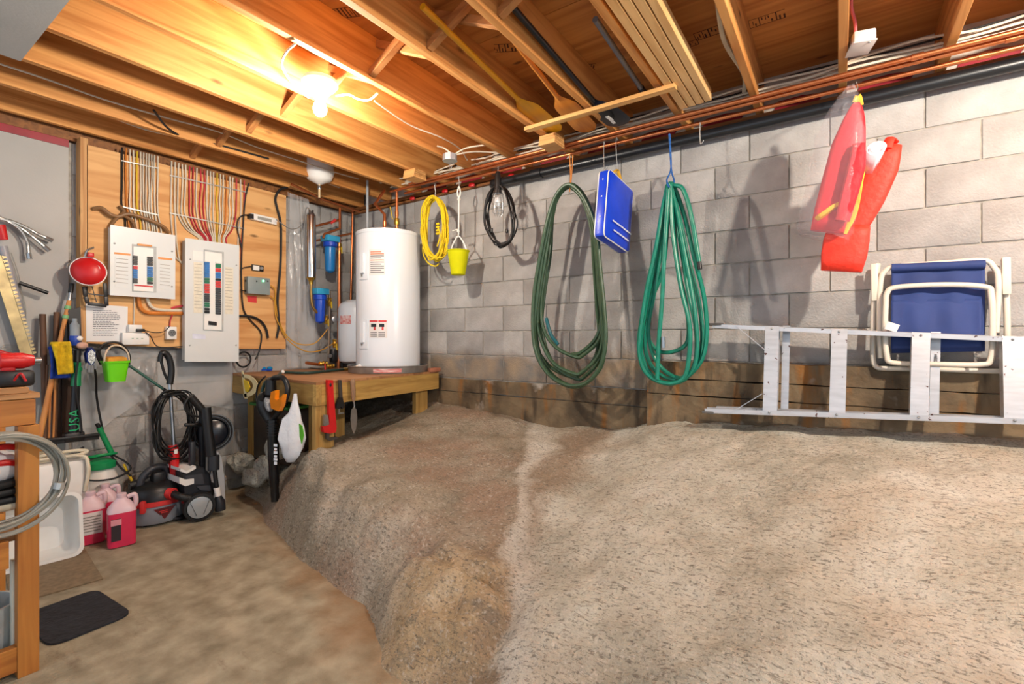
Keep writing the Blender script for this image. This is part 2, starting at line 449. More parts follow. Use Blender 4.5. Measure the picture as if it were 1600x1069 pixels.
def rock_material():
    m = bpy.data.materials.new('bedrock'); m.use_nodes = True
    nt = m.node_tree; N, L = nt.nodes, nt.links; b = N['Principled BSDF']
    b.inputs['Roughness'].default_value = 0.6
    tc = N.new('ShaderNodeTexCoord')
    def nz(scale, det=5, rough=0.6, st=(1, 1, 1), off=(0, 0, 0), rot=0):
        mp = N.new('ShaderNodeMapping'); mp.inputs['Scale'].default_value = st; mp.inputs['Location'].default_value = off; mp.inputs['Rotation'].default_value = (0, 0, rot)
        n = N.new('ShaderNodeTexNoise'); n.inputs['Scale'].default_value = scale; n.inputs['Detail'].default_value = det; n.inputs['Roughness'].default_value = rough
        L.new(tc.outputs['Object'], mp.inputs['Vector']); L.new(mp.outputs['Vector'], n.inputs['Vector']); return n.outputs['Fac']
    def ramp(fac, *st):
        r = N.new('ShaderNodeValToRGB')
        while len(r.color_ramp.elements) < len(st): r.color_ramp.elements.new(0.5)
        for e, (p, c) in zip(r.color_ramp.elements, st): e.position = p; e.color = c
        L.new(fac, r.inputs['Fac']); return r.outputs['Color']
    def mix(fac, a, c, mode='MIX'):
        x = N.new('ShaderNodeMixRGB'); x.blend_type = mode
        if isinstance(fac, float): x.inputs['Fac'].default_value = fac
        else: L.new(fac, x.inputs['Fac'])
        for s, i in ((a, 'Color1'), (c, 'Color2')):
            if isinstance(s, tuple): x.inputs[i].default_value = s
            else: L.new(s, x.inputs[i])
        return x.outputs['Color']
    g = lambda v: (v, v, v, 1)
    sep = N.new('ShaderNodeSeparateXYZ'); L.new(tc.outputs['Object'], sep.inputs['Vector'])
    def band(sock, a, b2, lo, hi):
        r = N.new('ShaderNodeMapRange'); r.inputs['From Min'].default_value = a; r.inputs['From Max'].default_value = b2
        r.inputs['To Min'].default_value = lo; r.inputs['To Max'].default_value = hi; L.new(sock, r.inputs['Value']); return r.outputs['Result']
    def madd(a, k, c):
        m_ = N.new('ShaderNodeMath'); m_.operation = 'MULTIPLY_ADD'; m_.inputs[1].default_value = k; L.new(a, m_.inputs[0])
        if isinstance(c, float): m_.inputs[2].default_value = c
        else: L.new(c, m_.inputs[2])
        return m_.outputs[0]
    # s: distance across the pale seam that divides the darker left rock from the paler right rock
    s0 = madd(sep.outputs['Y'], 0.546, sep.outputs['X'])
    s1 = madd(nz(2.6, det=7, off=(2, 8, 1)), 0.7, s0)           # seam lies near s1 = 0.12
    left = ramp(nz(2.2, det=7), (0.32, lin((118, 108, 90))), (0.5, lin((158, 146, 126))), (0.68, lin((182, 170, 152))))
    left = mix(ramp(nz(1.7, off=(4, 7, 1)), (0.5, g(0)), (0.62, g(0.75))), left, lin((158, 130, 108)))
    right = ramp(nz(2.0, det=7, off=(7, 1, 4)), (0.3, lin((160, 153, 136))), (0.5, lin((196, 190, 174))), (0.7, lin((218, 214, 202))))
    right = mix(ramp(nz(1.2, det=6, off=(1, 6, 2)), (0.52, g(0)), (0.66, g(0.6))), right, lin((186, 166, 142)))
    base = mix(band(s1, 0.05, 0.16, 0.0, 1.0), left, right)
    # brown water stain just right of the seam, low on the slope
    br = madd(sep.outputs['Y'], -0.35, s1)
    base = mix(ramp(band(br, -1.0, 0.2, 0, 1), (0.22, g(0)), (0.34, g(0.7)), (0.46, g(0.7)), (0.56, g(0))), base, lin((140, 112, 84)))
    base = mix(ramp(band(s1, -0.2, 0.4, 0, 1), (0.42, g(0)), (0.52, g(0.6)), (0.60, g(0.6)), (0.80, g(0))), base, lin((216, 210, 198)))
    # ochre boulder at the foot
    d = N.new('ShaderNodeVectorMath'); d.operation = 'DISTANCE'; d.inputs[1].default_value = (-1.33, 1.38, 0.2); L.new(tc.outputs['Object'], d.inputs[0])
    dw = madd(nz(4, off=(3, 3, 3)), 0.35, d.outputs['Value'])
    och = ramp(nz(7, det=6, off=(1, 2, 8)), (0.30, lin((124, 116, 102))), (0.45, lin((186, 158, 118))), (0.66, lin((208, 188, 156))))
    base = mix(ramp(dw, (0.38, g(0.85)), (0.54, g(0))), base, och)
    # directional pits, speckle and fine pale grain
    base = mix(ramp(nz(62, det=4, rough=0.7, st=(0.45, 1.7, 1), rot=0.35), (0.37, g(0.7)), (0.45, g(0))), base, lin((100, 88, 74)))
    base = mix(ramp(nz(85, det=3), (0.34, g(0.6)), (0.44, g(0))), base, lin((84, 76, 64)))
    base = mix(ramp(nz(60, det=3, off=(3, 1, 2)), (0.56, g(0)), (0.68, g(0.4))), base, lin((222, 214, 202)))
    L.new(base, b.inputs['Base Color'])
    rr = N.new('ShaderNodeMapRange'); rr.inputs['To Min'].default_value = 0.42; rr.inputs['To Max'].default_value = 0.75; L.new(nz(4), rr.inputs['Value']); L.new(rr.outputs['Result'], b.inputs['Roughness'])
    bp = N.new('ShaderNodeBump'); bp.inputs['Strength'].default_value = 1.0; bp.inputs['Distance'].default_value = 0.016
    L.new(nz(48, det=5, rough=0.65, st=(0.8, 1.5, 1), rot=0.35), bp.inputs['Height'])
    b2 = N.new('ShaderNodeBump'); b2.inputs['Strength'].default_value = 0.5; b2.inputs['Distance'].default_value = 0.03
    L.new(nz(7, det=6, st=(2.2, 0.7, 1), rot=0.5), b2.inputs['Height']); L.new(b2.outputs['Normal'], bp.inputs['Normal'])
    L.new(bp.outputs['Normal'], b.inputs['Normal'])
    return m
M_rock = rock_material()
NX, NY = 330, 160
rx0, rx1, ry0, ry1 = XL + 0.005, 2.3, 0.3, YR + 0.02
mb = MB()
mb.grid(lambda u, v: Vector((rx0 + (rx1 - rx0) * u, ry0 + (ry1 - ry0) * v, rock_h(rx0 + (rx1 - rx0) * u, ry0 + (ry1 - ry0) * v))), NX, NY)
o = mb.build('bedrock', M_rock, None, angle=80, recalc=False); ROOTM[o.name] = Matrix.Identity(4)
tag(o, 'rough grey-brown bedrock slope rising from slab to block wall', 'bedrock', kind='structure')

# --- block walls: recessed mortar backing with one object per concrete block
M_mortar = mat('mortar', (166, 160, 150), 0.9, scale=20, bump=0.3, var=0.2)
def block_material():
    m = mat('concrete_block', (150, 146, 142), 0.88, rgb2=(184, 181, 178), scale=5, bump=0.5, bscale=90, rand=0.09, detail=8)
    nt = m.node_tree; N, L = nt.nodes, nt.links; b = N['Principled BSDF']
    src = b.inputs['Base Color'].links[0].from_socket
    geo = N.new('ShaderNodeNewGeometry')
    sep = N.new('ShaderNodeSeparateXYZ'); L.new(geo.outputs['Position'], sep.inputs['Vector'])
    nz = N.new('ShaderNodeTexNoise'); nz.inputs['Scale'].default_value = 2.6; nz.inputs['Detail'].default_value = 7
    L.new(geo.outputs['Position'], nz.inputs['Vector'])
    ad = N.new('ShaderNodeMath'); ad.operation = 'MULTIPLY_ADD'; ad.inputs[1].default_value = -0.32; L.new(nz.outputs['Fac'], ad.inputs[0]); L.new(sep.outputs['Z'], ad.inputs[2])
    # damp, rust-stained courses just over the footing (tide mark)
    r = N.new('ShaderNodeMapRange'); r.inputs['From Min'].default_value = 0.90; r.inputs['From Max'].default_value = 0.99; r.inputs['To Min'].default_value = 0.7; r.inputs['To Max'].default_value = 0.0
    L.new(ad.outputs[0], r.inputs['Value'])
    sy = N.new('ShaderNodeMapRange'); sy.inputs['From Min'].default_value = YR - 0.15; sy.inputs['From Max'].default_value = YR - 0.05; L.new(sep.outputs['Y'], sy.inputs['Value'])
    mu = N.new('ShaderNodeMath'); mu.operation = 'MULTIPLY'; L.new(r.outputs['Result'], mu.inputs[0]); L.new(sy.outputs['Result'], mu.inputs[1])
    n2 = N.new('ShaderNodeTexNoise'); n2.inputs['Scale'].default_value = 7; n2.inputs['Detail'].default_value = 5; L.new(geo.outputs['Position'], n2.inputs['Vector'])
    cr = N.new('ShaderNodeValToRGB')
    for e, (p, c) in zip([cr.color_ramp.elements[0], cr.color_ramp.elements[1], cr.color_ramp.elements.new(0.66)], ((0.3, (92, 88, 82)), (0.5, (128, 120, 110)), (0.72, (170, 140, 98)))):
        e.position = p; e.color = lin(c)
    L.new(n2.outputs['Fac'], cr.inputs['Fac'])
    mx = N.new('ShaderNodeMixRGB'); L.new(mu.outputs[0], mx.inputs['Fac']); L.new(src, mx.inputs['Color1']); L.new(cr.outputs['Color'], mx.inputs['Color2'])
    L.new(mx.outputs['Color'], b.inputs['Base Color'])
    return m
M_block = block_material()
def block_mesh(name, L_, seed):
    rnd = random.Random(seed)
    mb = MB(); mb.box((0, 0, 0), (L_ - 0.008, 0.06, CH - 0.008), bev=0.003)
    for v in mb.v:
        v.x += rnd.uniform(-.0012, .0012); v.z += rnd.uniform(-.0012, .0012); v.y += rnd.uniform(-.0008, .0008)
    me = mb.mesh(name); me.materials.append(M_block); me.shade_smooth(); me.set_sharp_from_angle(angle=math.radians(35)); return me
BM_FULL = [block_mesh('block', BL, s) for s in range(4)]
BM_HALF = [block_mesh('block', BL / 2, 9), block_mesh('block', BL * 0.75, 10)]

WTOP = CZ6 + 6 * CH               # top of the block wall
def lay_block(parent, me, loc, rz):
    b = bpy.data.objects.new('block', me); COL.objects.link(b); b.parent = parent
    b.location = loc; b.rotation_euler = (0, 0, rz); return b

mb = MB(); mb.box(((XL + XR) / 2 - 0.05, YR + 0.107, WTOP / 2), (XR - XL + 0.1, 0.2, WTOP))
wall_r = struct('wall_right', mb, M_mortar, smooth=False)
rnd = random.Random(3)
# bed joint phase measured on the wall: head joints at X = 0.36 / 0.157 alternating
for k in range(1, 9):                        # course k lies between bed joint k and k-1
    zc = CZ6 + (6 - k) * CH + CH / 2
    # stagger: odd courses against even
    ph = 0.363 if k % 2 == 1 else 0.572
    x = ph + BL * 4
    while x > XL:
        x0 = max(x - BL, XL + 0.0)
        L_ = x - x0
        xc = (x + x0) / 2
        if k == 8 and xc > -1.05:
            x -= BL; continue
        if L_ > BL * 0.9: me = BM_FULL[rnd.randrange(4)]
        elif L_ > BL * 0.6: me = BM_HALF[1]
        elif L_ > BL * 0.3: me = BM_HALF[0]
        else: x -= BL; continue
        b = lay_block(wall_r, me, (xc, YR + 0.03 + rnd.uniform(-.0015, .0015), zc), 0)
        x -= BL

mb = MB(); mb.box((XL - 0.107, (0.98 + YR) / 2, WTOP / 2), (0.2, YR - 0.98, WTOP))
wall_l = struct('wall_left', mb, M_mortar, smooth=False)
for k in range(1, 13):
    zc = CZ6 + (6 - k) * CH + CH / 2
    if zc < 0: continue
    y = YR - (0 if k % 2 else BL / 2)
    if k % 2 == 0: lay_block(wall_l, BM_HALF[0], (XL - 0.03, YR - BL / 4, zc), PI / 2)
    while y > 1.05:
        y0 = max(y - BL, 1.0)
        L_ = y - y0
        me = BM_FULL[rnd.randrange(4)] if L_ > BL * .9 else (BM_HALF[1] if L_ > BL * .6 else BM_HALF[0])
        if L_ > BL * 0.3: lay_block(wall_l, me, (XL - 0.03 + rnd.uniform(-.0015, .0015), (y + y0) / 2, zc), PI / 2)
        y -= BL

# --- stained concrete footing under the right wall, cast against boards
def footing_material():
    m = mat('stained_footing', (78, 64, 46), 0.75, rgb2=(142, 120, 90), scale=4, bump=0.7, bscale=30, detail=8)
    nt = m.node_tree; N, L = nt.nodes, nt.links; b = N['Principled BSDF']
    src = b.inputs['Base Color'].links[0].from_socket
    tc = N.new('ShaderNodeTexCoord')
    def nz(scale, st, off):
        mp = N.new('ShaderNodeMapping'); mp.inputs['Scale'].default_value = st; mp.inputs['Location'].default_value = off
        n = N.new('ShaderNodeTexNoise'); n.inputs['Scale'].default_value = scale; n.inputs['Detail'].default_value = 5
        L.new(tc.outputs['Object'], mp.inputs['Vector']); L.new(mp.outputs['Vector'], n.inputs['Vector']); return n.outputs['Fac']
    for fac, lo, hi, c in ((nz(3, (3, 3, 0.5), (1, 2, 3)), 0.55, 0.66, (150, 96, 32)), (nz(4, (2.5, 2, 0.6), (7, 1, 9)), 0.56, 0.68, (60, 48, 34)),
                           (nz(3.2, (1, 1, 1), (5, 5, 2)), 0.62, 0.7, (196, 186, 172))):
        r = N.new('ShaderNodeValToRGB'); r.color_ramp.elements[0].position = lo; r.color_ramp.elements[0].color = (0, 0, 0, 1)
        r.color_ramp.elements[1].position = hi; r.color_ramp.elements[1].color = (.85, .85, .85, 1); L.new(fac, r.inputs['Fac'])
        mx = N.new('ShaderNodeMixRGB'); mx.inputs['Color2'].default_value = lin(c); L.new(r.outputs['Color'], mx.inputs['Fac']); L.new(src, mx.inputs['Color1']); src = mx.outputs['Color']
    L.new(src, b.inputs['Base Color'])
    return m
M_foot = footing_material()
ZF = CZ6 - 2 * CH
mb = MB(); mb.box(((XL + XR) / 2, YR + 0.05, 0.42), (XR - XL, 0.08, 0.84))
footing = struct('wall_footing', mb, M_foot, smooth=False)
def rough_board(x0, x1, z0, z1, yface, seed, slope=0.0):
    rnd = random.Random(seed); n = max(6, int((x1 - x0) / 0.08)); mb = MB()
    vs, fs = [], []
    for i in range(n + 1):
        x = x0 + (x1 - x0) * i / n
        for (zz, yy) in ((z0, YR + 0.05), (z0 + 0.002, yface), (z0 * .5 + z1 * .5, yface), (z1 - 0.002, yface), (z1, YR + 0.05)):
            w = slope * (x - x0)
            vs.append(Vector((x, yy + rnd.uniform(-.004, .004), zz + w + rnd.uniform(-.003, .003))))
    for i in range(n):
        for j in range(4):
            fs.append((i * 5 + j, (i + 1) * 5 + j, (i + 1) * 5 + j + 1, i * 5 + j + 1))
    mb.add(vs, fs); return mb
for i, (x0, x1, z0, z1, yf) in enumerate(((XL, -1.05, ZF - 0.115, ZF - 0.003, YR - 0.012), (XL, -1.05, 0.40, ZF - 0.117, YR - 0.018),
                                          (-1.05, XR, ZF + 0.09, ZF + CH - 0.003, YR - 0.075), (-1.05, XR, ZF - 0.01, ZF + 0.088, YR - 0.082), (-1.05, XR, 0.5, ZF - 0.012, YR - 0.088))):
    b = rough_board(x0, x1, z0, z1, yf, i).build('footing_band', M_foot, footing, angle=30)

# --- grey painted wall at the left
M_paint = mat('grey_painted_wall', (176, 174, 170), 0.7, var=0.04, scale=3, bump=0.06, bscale=80)
mb = MB(); mb.box((XL - 0.06, 0.2, 1.3), (0.12, 1.56, 2.6)); w = struct('wall_far', mb, M_paint, smooth=False)
mb = MB(); mb.box((XL + 0.004, 0.2, JZ - 0.07), (0.012, 1.56, 0.05)); 
o = mb.build('tape_strip', mat('red_tape', (150, 30, 44), 0.4), w)

# --- ceiling: plywood subfloor sheets, rim, joists
M_joist = wood('joist_timber', (214, 152, 84), (178, 112, 50), 'Y', rand=0.10)
M_sub = wood('subfloor_plywood', (204, 138, 68), (172, 104, 44), 'X', grain=0.7, rand=0.08)
ZS = JZ + JD
mb = MB(); mb.box((-0.95, 1.2, ZS + 0.06), (6.9, 4.9, 0.08)); ceil = struct('ceiling', mb, mat('dark_gap', (60, 40, 24), 0.9), smooth=False)
xs = [1.7, 0.62, -1.82, -4.26]
ys = [3.4, 2.03, 0.81, -0.41, -1.2]
for i in range(len(ys) - 1):
    off = 0.0 if i % 2 == 0 else 1.22
    edges = [2.5] + [e - off for e in (2.04, 0.82, -1.62, -4.06)] + [-4.4]
    edges = sorted(set(max(-4.4, min(2.5, e)) for e in edges), reverse=True)
    for a, c in zip(edges, edges[1:]):
        if a - c < 0.05: continue
        mb = MB(); mb.box(((a + c) / 2, (ys[i] + ys[i + 1]) / 2, ZS + 0.009), (a - c - 0.004, ys[i] - ys[i + 1] - 0.004, 0.018))
        mb.build('panel', M_sub, ceil, smooth=False)
JX = [0.015 + BL * k for k in range(-10, 7)]
M_jst = MB(); M_jst.box((0, 0, 0), (JW, 4.35, JD), bev=0.003)
me_j = M_jst.mesh('joist'); me_j.materials.append(M_joist)
joists = []
for i, x in enumerate(JX):
    j = bpy.data.objects.new('joist', me_j); COL.objects.link(j); j.parent = ceil
    j.location = (x, YR - 2.175 + 0.02, JZ + JD / 2); joists.append(j)
# sill plate and rim board over the right wall
M_sill = wood('old_sill', (150, 96, 48), (110, 66, 30), 'X', rand=0.05)
mb = MB(); mb.box(((XL + XR) / 2, YR + 0.045, JZ - 0.022 - 0.0), (XR - XL, 0.15, 0.04)); mb.box(((XL + XR) / 2, YR + 0.045, WTOP + 0.012), (XR - XL, 0.15, 0.03))
o = mb.build('trim_1', M_sill, None, smooth=False); o['kind'] = 'structure'
mb = MB(); mb.box(((XL + XR) / 2, YR + 0.07, JZ + JD / 2), (XR - XL, 0.04, JD))
o = mb.build('trim_2', mat('rim_membrane', (196, 186, 176), 0.45, var=0.2, scale=9, bump=0.4), None, smooth=False); o['kind'] = 'structure'
mb = MB(); mb.box((XL - 0.03, 1.2, (WTOP + ZS) / 2 + 0.01), (0.09, 4.2, ZS - WTOP)); o = mb.build('trim_3', M_sill, None, smooth=False); o['kind'] = 'structure'
# drywall ceiling where the finished part begins
mb = MB(); mb.box((-0.8, -0.3, JZ - 0.008), (4.85, 1.78, 0.014))
o = mb.build('drywall_sheet', M_paint, ceil, smooth=False)
# bridging between joists: paired cross struts
M_br = wood('bridging_wood', (196, 134, 76), (160, 100, 50), 'X', rand=0.12)
for i in range(len(JX) - 1):
    a, c = JX[i] + JW / 2, JX[i + 1] - JW / 2
    if c < -3.7 or a > 0.0: continue
    for s, yy in ((0, 1.655), (1, 1.70)):
        mb = MB()
        p0, p1 = V(a, yy, JZ + 0.03), V(c, yy, JZ + JD - 0.03)
        if s: p0, p1 = V(a, yy, JZ + JD - 0.03), V(c, yy, JZ + 0.03)
        mb.bar(p0, p1, 0.036, 0.036, up=(0, 1, 0), bev=0.002)
        mb.build('bridging', M_br, ceil, smooth=False)
# blocking piece seen between two joists at the top of the view
mb = MB(); mb.box((-1.40, 1.28, JZ + JD - 0.05), (BL - JW, 0.038, 0.09)); mb.build('blocking', M_br, ceil, smooth=False)
# ================================================================== pipes and services along the right wall
M_copper = mat('copper', (196, 112, 66), 0.32, metal=0.9, var=0.2, scale=6, rgb2=(222, 140, 92))
M_brass = mat('brass', (196, 160, 70), 0.35, metal=0.9, var=0.15)
M_abs = mat('black_abs', (24, 26, 30), 0.35, var=0.1)
M_black = mat('black_plastic', (20, 20, 22), 0.42, var=0.1)
M_rubber = mat('black_rubber', (17, 17, 18), 0.6, var=0.15)
M_white = mat('white_plastic', (232, 230, 226), 0.4, var=0.03)
M_wire = mat('galvanised_wire', (190, 190, 186), 0.4, metal=0.6)
M_steel = mat('steel', (170, 172, 174), 0.3, metal=0.9, var=0.1)
M_nmw = mat('white_cable', (218, 208, 188), 0.5, var=0.08, rand=0.06)
M_red = mat('red_plastic', (196, 22, 26), 0.4, var=0.06)

def pipe(label, pts, r, m=M_copper, name='copper_pipe', cat='pipe', group=None, couplings=(), smooth_n=0):
    P = smoothpath(pts, smooth_n) if smooth_n else [Vector(p) for p in pts]
    if not couplings:
        mb = MB(); mb.tube(P, r, 12); return mb.one(name, m, label, cat, group)
    t = thing(name, label, cat, P[0], group=group)
    MB().tube(P, r, 12).build('tube', m, t)
    for c, d in couplings:
        c, d = Vector(c), Vector(d).normalized() * 0.022
        MB().cyl(c - d, c + d, r * 1.32, n=14).build('coupling', m, t)
    return t

PZ = H + 1.30
G = 'copper pipes along the right wall'
pipe('copper pipe nearest the room, strapped under the joists', [(-3.02, 2.90, PZ), (XR, 2.90, PZ)], 0.0115, group=G, couplings=[((-1.55, 2.90, PZ), (1, 0, 0)), ((0.3, 2.90, PZ), (1, 0, 0))])
pipe('middle of the three copper pipes under the joists', [(-3.30, 2.945, PZ - .004), (XR, 2.945, PZ - .004)], 0.0115, group=G, couplings=[((-1.45, 2.945, PZ - .004), (1, 0, 0)), ((0.62, 2.945, PZ - .004), (1, 0, 0))])
pipe('copper pipe closest to the block wall above the hoses', [(-3.22, 3.04, PZ - .01), (XR, 3.04, PZ - .01)], 0.0115, group=G, couplings=[((-1.50, 3.04, PZ - .01), (1, 0, 0)), ((0.55, 3.04, PZ - .01), (1, 0, 0))])
# black drain pipe with a hub coupling and an elbow at its far end
t = thing('drain_pipe', 'black plastic drain pipe running along top of block wall', 'pipe', (-2.2, 3.13, H + 1.262))
MB().tube([(-2.25, 3.15, H + 1.245), (XR, 3.13, H + 1.262)], 0.031, 20).build('tube', M_abs, t)
MB().cyl((-1.95, 3.148, H + 1.247), (-1.86, 3.147, H + 1.247), 0.038, n=20).build('coupling', M_abs, t)
MB().tube(smoothpath([(-2.22, 3.15, H + 1.245), (-2.30, 3.15, H + 1.245), (-2.34, 3.19, H + 1.245), (-2.34, 3.23, H + 1.245)], 5), 0.036, 18).build('elbow', M_abs, t)
# cables run through the joists above the pipes
rnd = random.Random(11)
for i in range(7):
    yy, zz = 2.98 + 0.028 * (i % 4) + rnd.uniform(-.006, .006), JZ + 0.055 + 0.03 * (i // 4) + rnd.uniform(-.01, .01)
    pts = []
    x = -3.3 + rnd.uniform(-.2, .2)
    while x < XR:
        pts.append((x, yy + rnd.uniform(-.014, .014), zz + rnd.uniform(-.014, .012) - 0.012)); x += 0.2
    mb = MB(); mb.tube(smoothpath(pts, 3), 0.0058, 6, flat=0.7)
    mb.one('house_cable', M_rubber if i == 5 else M_nmw, 'black cable threaded through the joists over the pipes' if i == 5 else 'white cable in the bundle threaded through the joists over the pipes', 'cable', 'cable bundle over the copper pipes')
# red foam seal patches on the rim between joists
rim = bpy.data.objects['trim_2']
ROOTM[rim.name] = Matrix.Identity(4)
for x in JX:
    if x < -3.4 or x > 0.6: continue
    mb = MB(); mb.prism([(-.12, -.02), (.1, -.03), (.13, .015), (.02, .03), (-.1, .025)], 0.006, (x + 0.19, YR + 0.046, JZ + 0.05), (1, 0, 0), (0, 0, 1))
    mb.build('tape_patch', MATS['red_tape'], rim)
for i, x in enumerate((-3.25, -2.85, -2.55, -2.15)):
    mb = MB(); mb.lathe([(0.004, 0.0), (0.026, 0.004), (0.032, 0.02), (0.022, 0.035), (0.004, 0.04)], 12, (x, 3.16, JZ - 0.07), (0, 0, 1), sx=1.0, sy=0.6)
    mb.one('fire_stop_cap', M_red, 'small red foam cap on the sill above the heater corner', 'cap', 'red caps on the sill')

# ------------------------------------------------------------------ things hung from the pipes
HY = 2.945
def hook(t, px, ytop, ybot, Y=HY, m=M_wire, r=0.0018):
    a, b = at(px, ytop, Y=Y), at(px, ybot, Y=Y)
    pts = smoothpath([a + V(0, .012, 0), a + V(0, .004, .012), a + V(0, -.008, .006), a * .5 + b * .5 + V(.003, 0, 0), b + V(0, -.002, 0), b + V(.006, 0, -.008), b + V(.012, 0, .006)], 5)
    MB().tube(pts, r, 6).build('hook', m, t)

def coil(pts, loops, jit, yspread, seed, Y=HY, n=5):
    """Closed loops through image-plane points at distance Y, each jittered; returns list of 3-D paths."""
    rnd = random.Random(seed); out = []
    for k in range(loops):
        P = []
        sc = 1 - 0.06 * rnd.random()
        for (px, py, w) in pts:
            p = at(px, py, Y=Y)
            P.append(p + V(rnd.uniform(-jit, jit) * w, (k / max(1, loops - 1) - .5) * yspread + rnd.uniform(-.004, .004), rnd.uniform(-jit, jit) * w))
        out.append(smoothpath(P, n, closed=True))
    return out

# yellow rope
M_yrope = mat('yellow_rope', (238, 206, 20), 0.7, var=0.15, scale=120, bump=0.5)
t = thing('rope_coil', 'coiled bright yellow rope hanging by the water heater', 'rope', at(680, 415, Y=HY))
mb = MB()
base = [(680, 309, .5), (690, 318, .7), (694, 340, 1), (695, 370, 1.2), (691, 395, 1.3), (680, 405, 1.3), (668, 393, 1.3), (663, 365, 1.2), (665, 335, 1), (670, 317, .7)]
for P in coil(base, 15, 0.019, 0.06, 5): mb.tube(P, 0.0068, 6, closed=True)
mb.tube(smoothpath([at(697, 372, Y=HY - .03), at(698, 395, Y=HY - .03), at(688, 403, Y=HY - .03), at(672, 398, Y=HY - .03), at(662, 380, Y=HY - .03)], 5), 0.006, 6)
mb.tube(smoothpath([at(662, 375, Y=HY), at(661, 395, Y=HY), at(668, 410, Y=HY), at(680, 416, Y=HY), at(686, 412, Y=HY)], 5), 0.006, 6)
mb.build('rope', M_yrope, t)
mb = MB()
for k in range(4):
    c = at(684, 350 + k * 5, Y=HY - .03); mb.ball(c, 0.016, 8, (1.2, .8, .7))
mb.tube(smoothpath([at(684, 355, Y=HY - .03), at(688, 368, Y=HY - .035), at(683, 385, Y=HY - .035)], 4), 0.006, 6)
mb.build('knot', M_yrope, t)
hook(t, 680, 290, 309)

# yellow-green pail on white cord
M_pail = mat('lime_plastic', (226, 226, 24), 0.45, var=0.04, trans=0.25)
M_cord = mat('white_cord', (232, 230, 220), 0.7, var=0.06)
pc = at(716, 430, Y=HY)
t = thing('hanging_pail', 'small yellow-green plastic pail hanging on white cord', 'pail', pc)
mb = MB(); mb.lathe([(0.05, 0.0), (0.056, 0.004), (0.086, 0.185), (0.092, 0.19), (0.092, 0.196), (0.084, 0.196), (0.053, 0.012), (0.001, 0.008)], 28, pc); mb.build('body', M_pail, t)
mb = MB(); top = pc + V(0, 0, 0.31); 
mb.tube(smoothpath([pc + V(-.085, 0, .19), pc + V(-.05, 0, .26), top, pc + V(.05, 0, .26), pc + V(.085, 0, .19)], 6), 0.006, 8); mb.build('handle', M_white, t)
mb = MB(); tp = at(717, 286, Y=HY)
mb.tube(smoothpath([top, top + V(.004, 0, .05), tp + V(0, 0, -.12)], 5), 0.006, 7)
mb.tube(smoothpath([tp + V(0, 0, -.12), tp + V(-.016, 0, -.08), tp + V(0, 0, -.03), tp + V(.016, 0, -.08), tp + V(0, 0, -.12)], 6), 0.006, 7)
mb.ball(tp + V(0, 0, -.13), .013, 8); mb.ball(top + V(0, 0, .04), .013, 8); mb.tube([top + V(-.055, -.005, .05), top + V(.0, -.005, .055)], 0.005, 6)
mb.build('cord', M_cord, t)
hook(t, 717, 278, 289)

# caged work light on its black flex
t = thing('work_light', 'caged work lamp hung with coils of black flex', 'work light', at(783, 386, Y=HY))
mb = MB()
for P in coil([(779, 292, .4), (792, 300, .7), (800, 325, 1), (803, 350, 1.3), (797, 375, 1.3), (783, 383, 1.3), (769, 372, 1.2), (761, 350, 1), (760, 325, 1), (767, 303, .7)], 7, 0.016, 0.05, 8): mb.tube(P, 0.0060, 6, closed=True)
mb.build('flex', M_black, t)
g0, g1 = at(778, 268, Y=HY - .02), at(778, 298, Y=HY - .02)
MB().lathe([(0.012, 0), (0.022, .02), (0.024, .10), (0.030, .15), (0.032, .165)], 14, g0 + V(0, 0, 0), (0, 0, -1)).build('handle', M_black, t)
mb = MB(); cz = g1.z
for k in range(8):
    a = 2 * PI * k / 8; dx, dy = math.cos(a) * .042, math.sin(a) * .042
    mb.tube([g1 + V(dx * .7, dy * .7, 0), g1 + V(dx, dy, -.06), g1 + V(dx, dy, -.16), g1 + V(dx * .5, dy * .5, -.19)], 0.0018, 5)
for zz in (-.03, -.1, -.16):
    mb.tube([g1 + V(math.cos(2 * PI * k / 16) * .042, math.sin(2 * PI * k / 16) * .042, zz) for k in range(16)], 0.0018, 5, closed=True)
mb.build('cage', M_steel, t)
MB().ball(g1 + V(0, 0, -.08), .026, 12, (1, 1, 1.5)).build('bulb', mat('frosted_glass', (210, 212, 214), 0.3), t)
MB().box(at(768, 360, Y=HY - .03), (.018, .018, .035), bev=.004).build('plug', M_black, t)
MB().box(at(792, 361, Y=HY - .03), (.016, .016, .03), bev=.004).build('plug', M_black, t)
hook(t, 778, 255, 269)

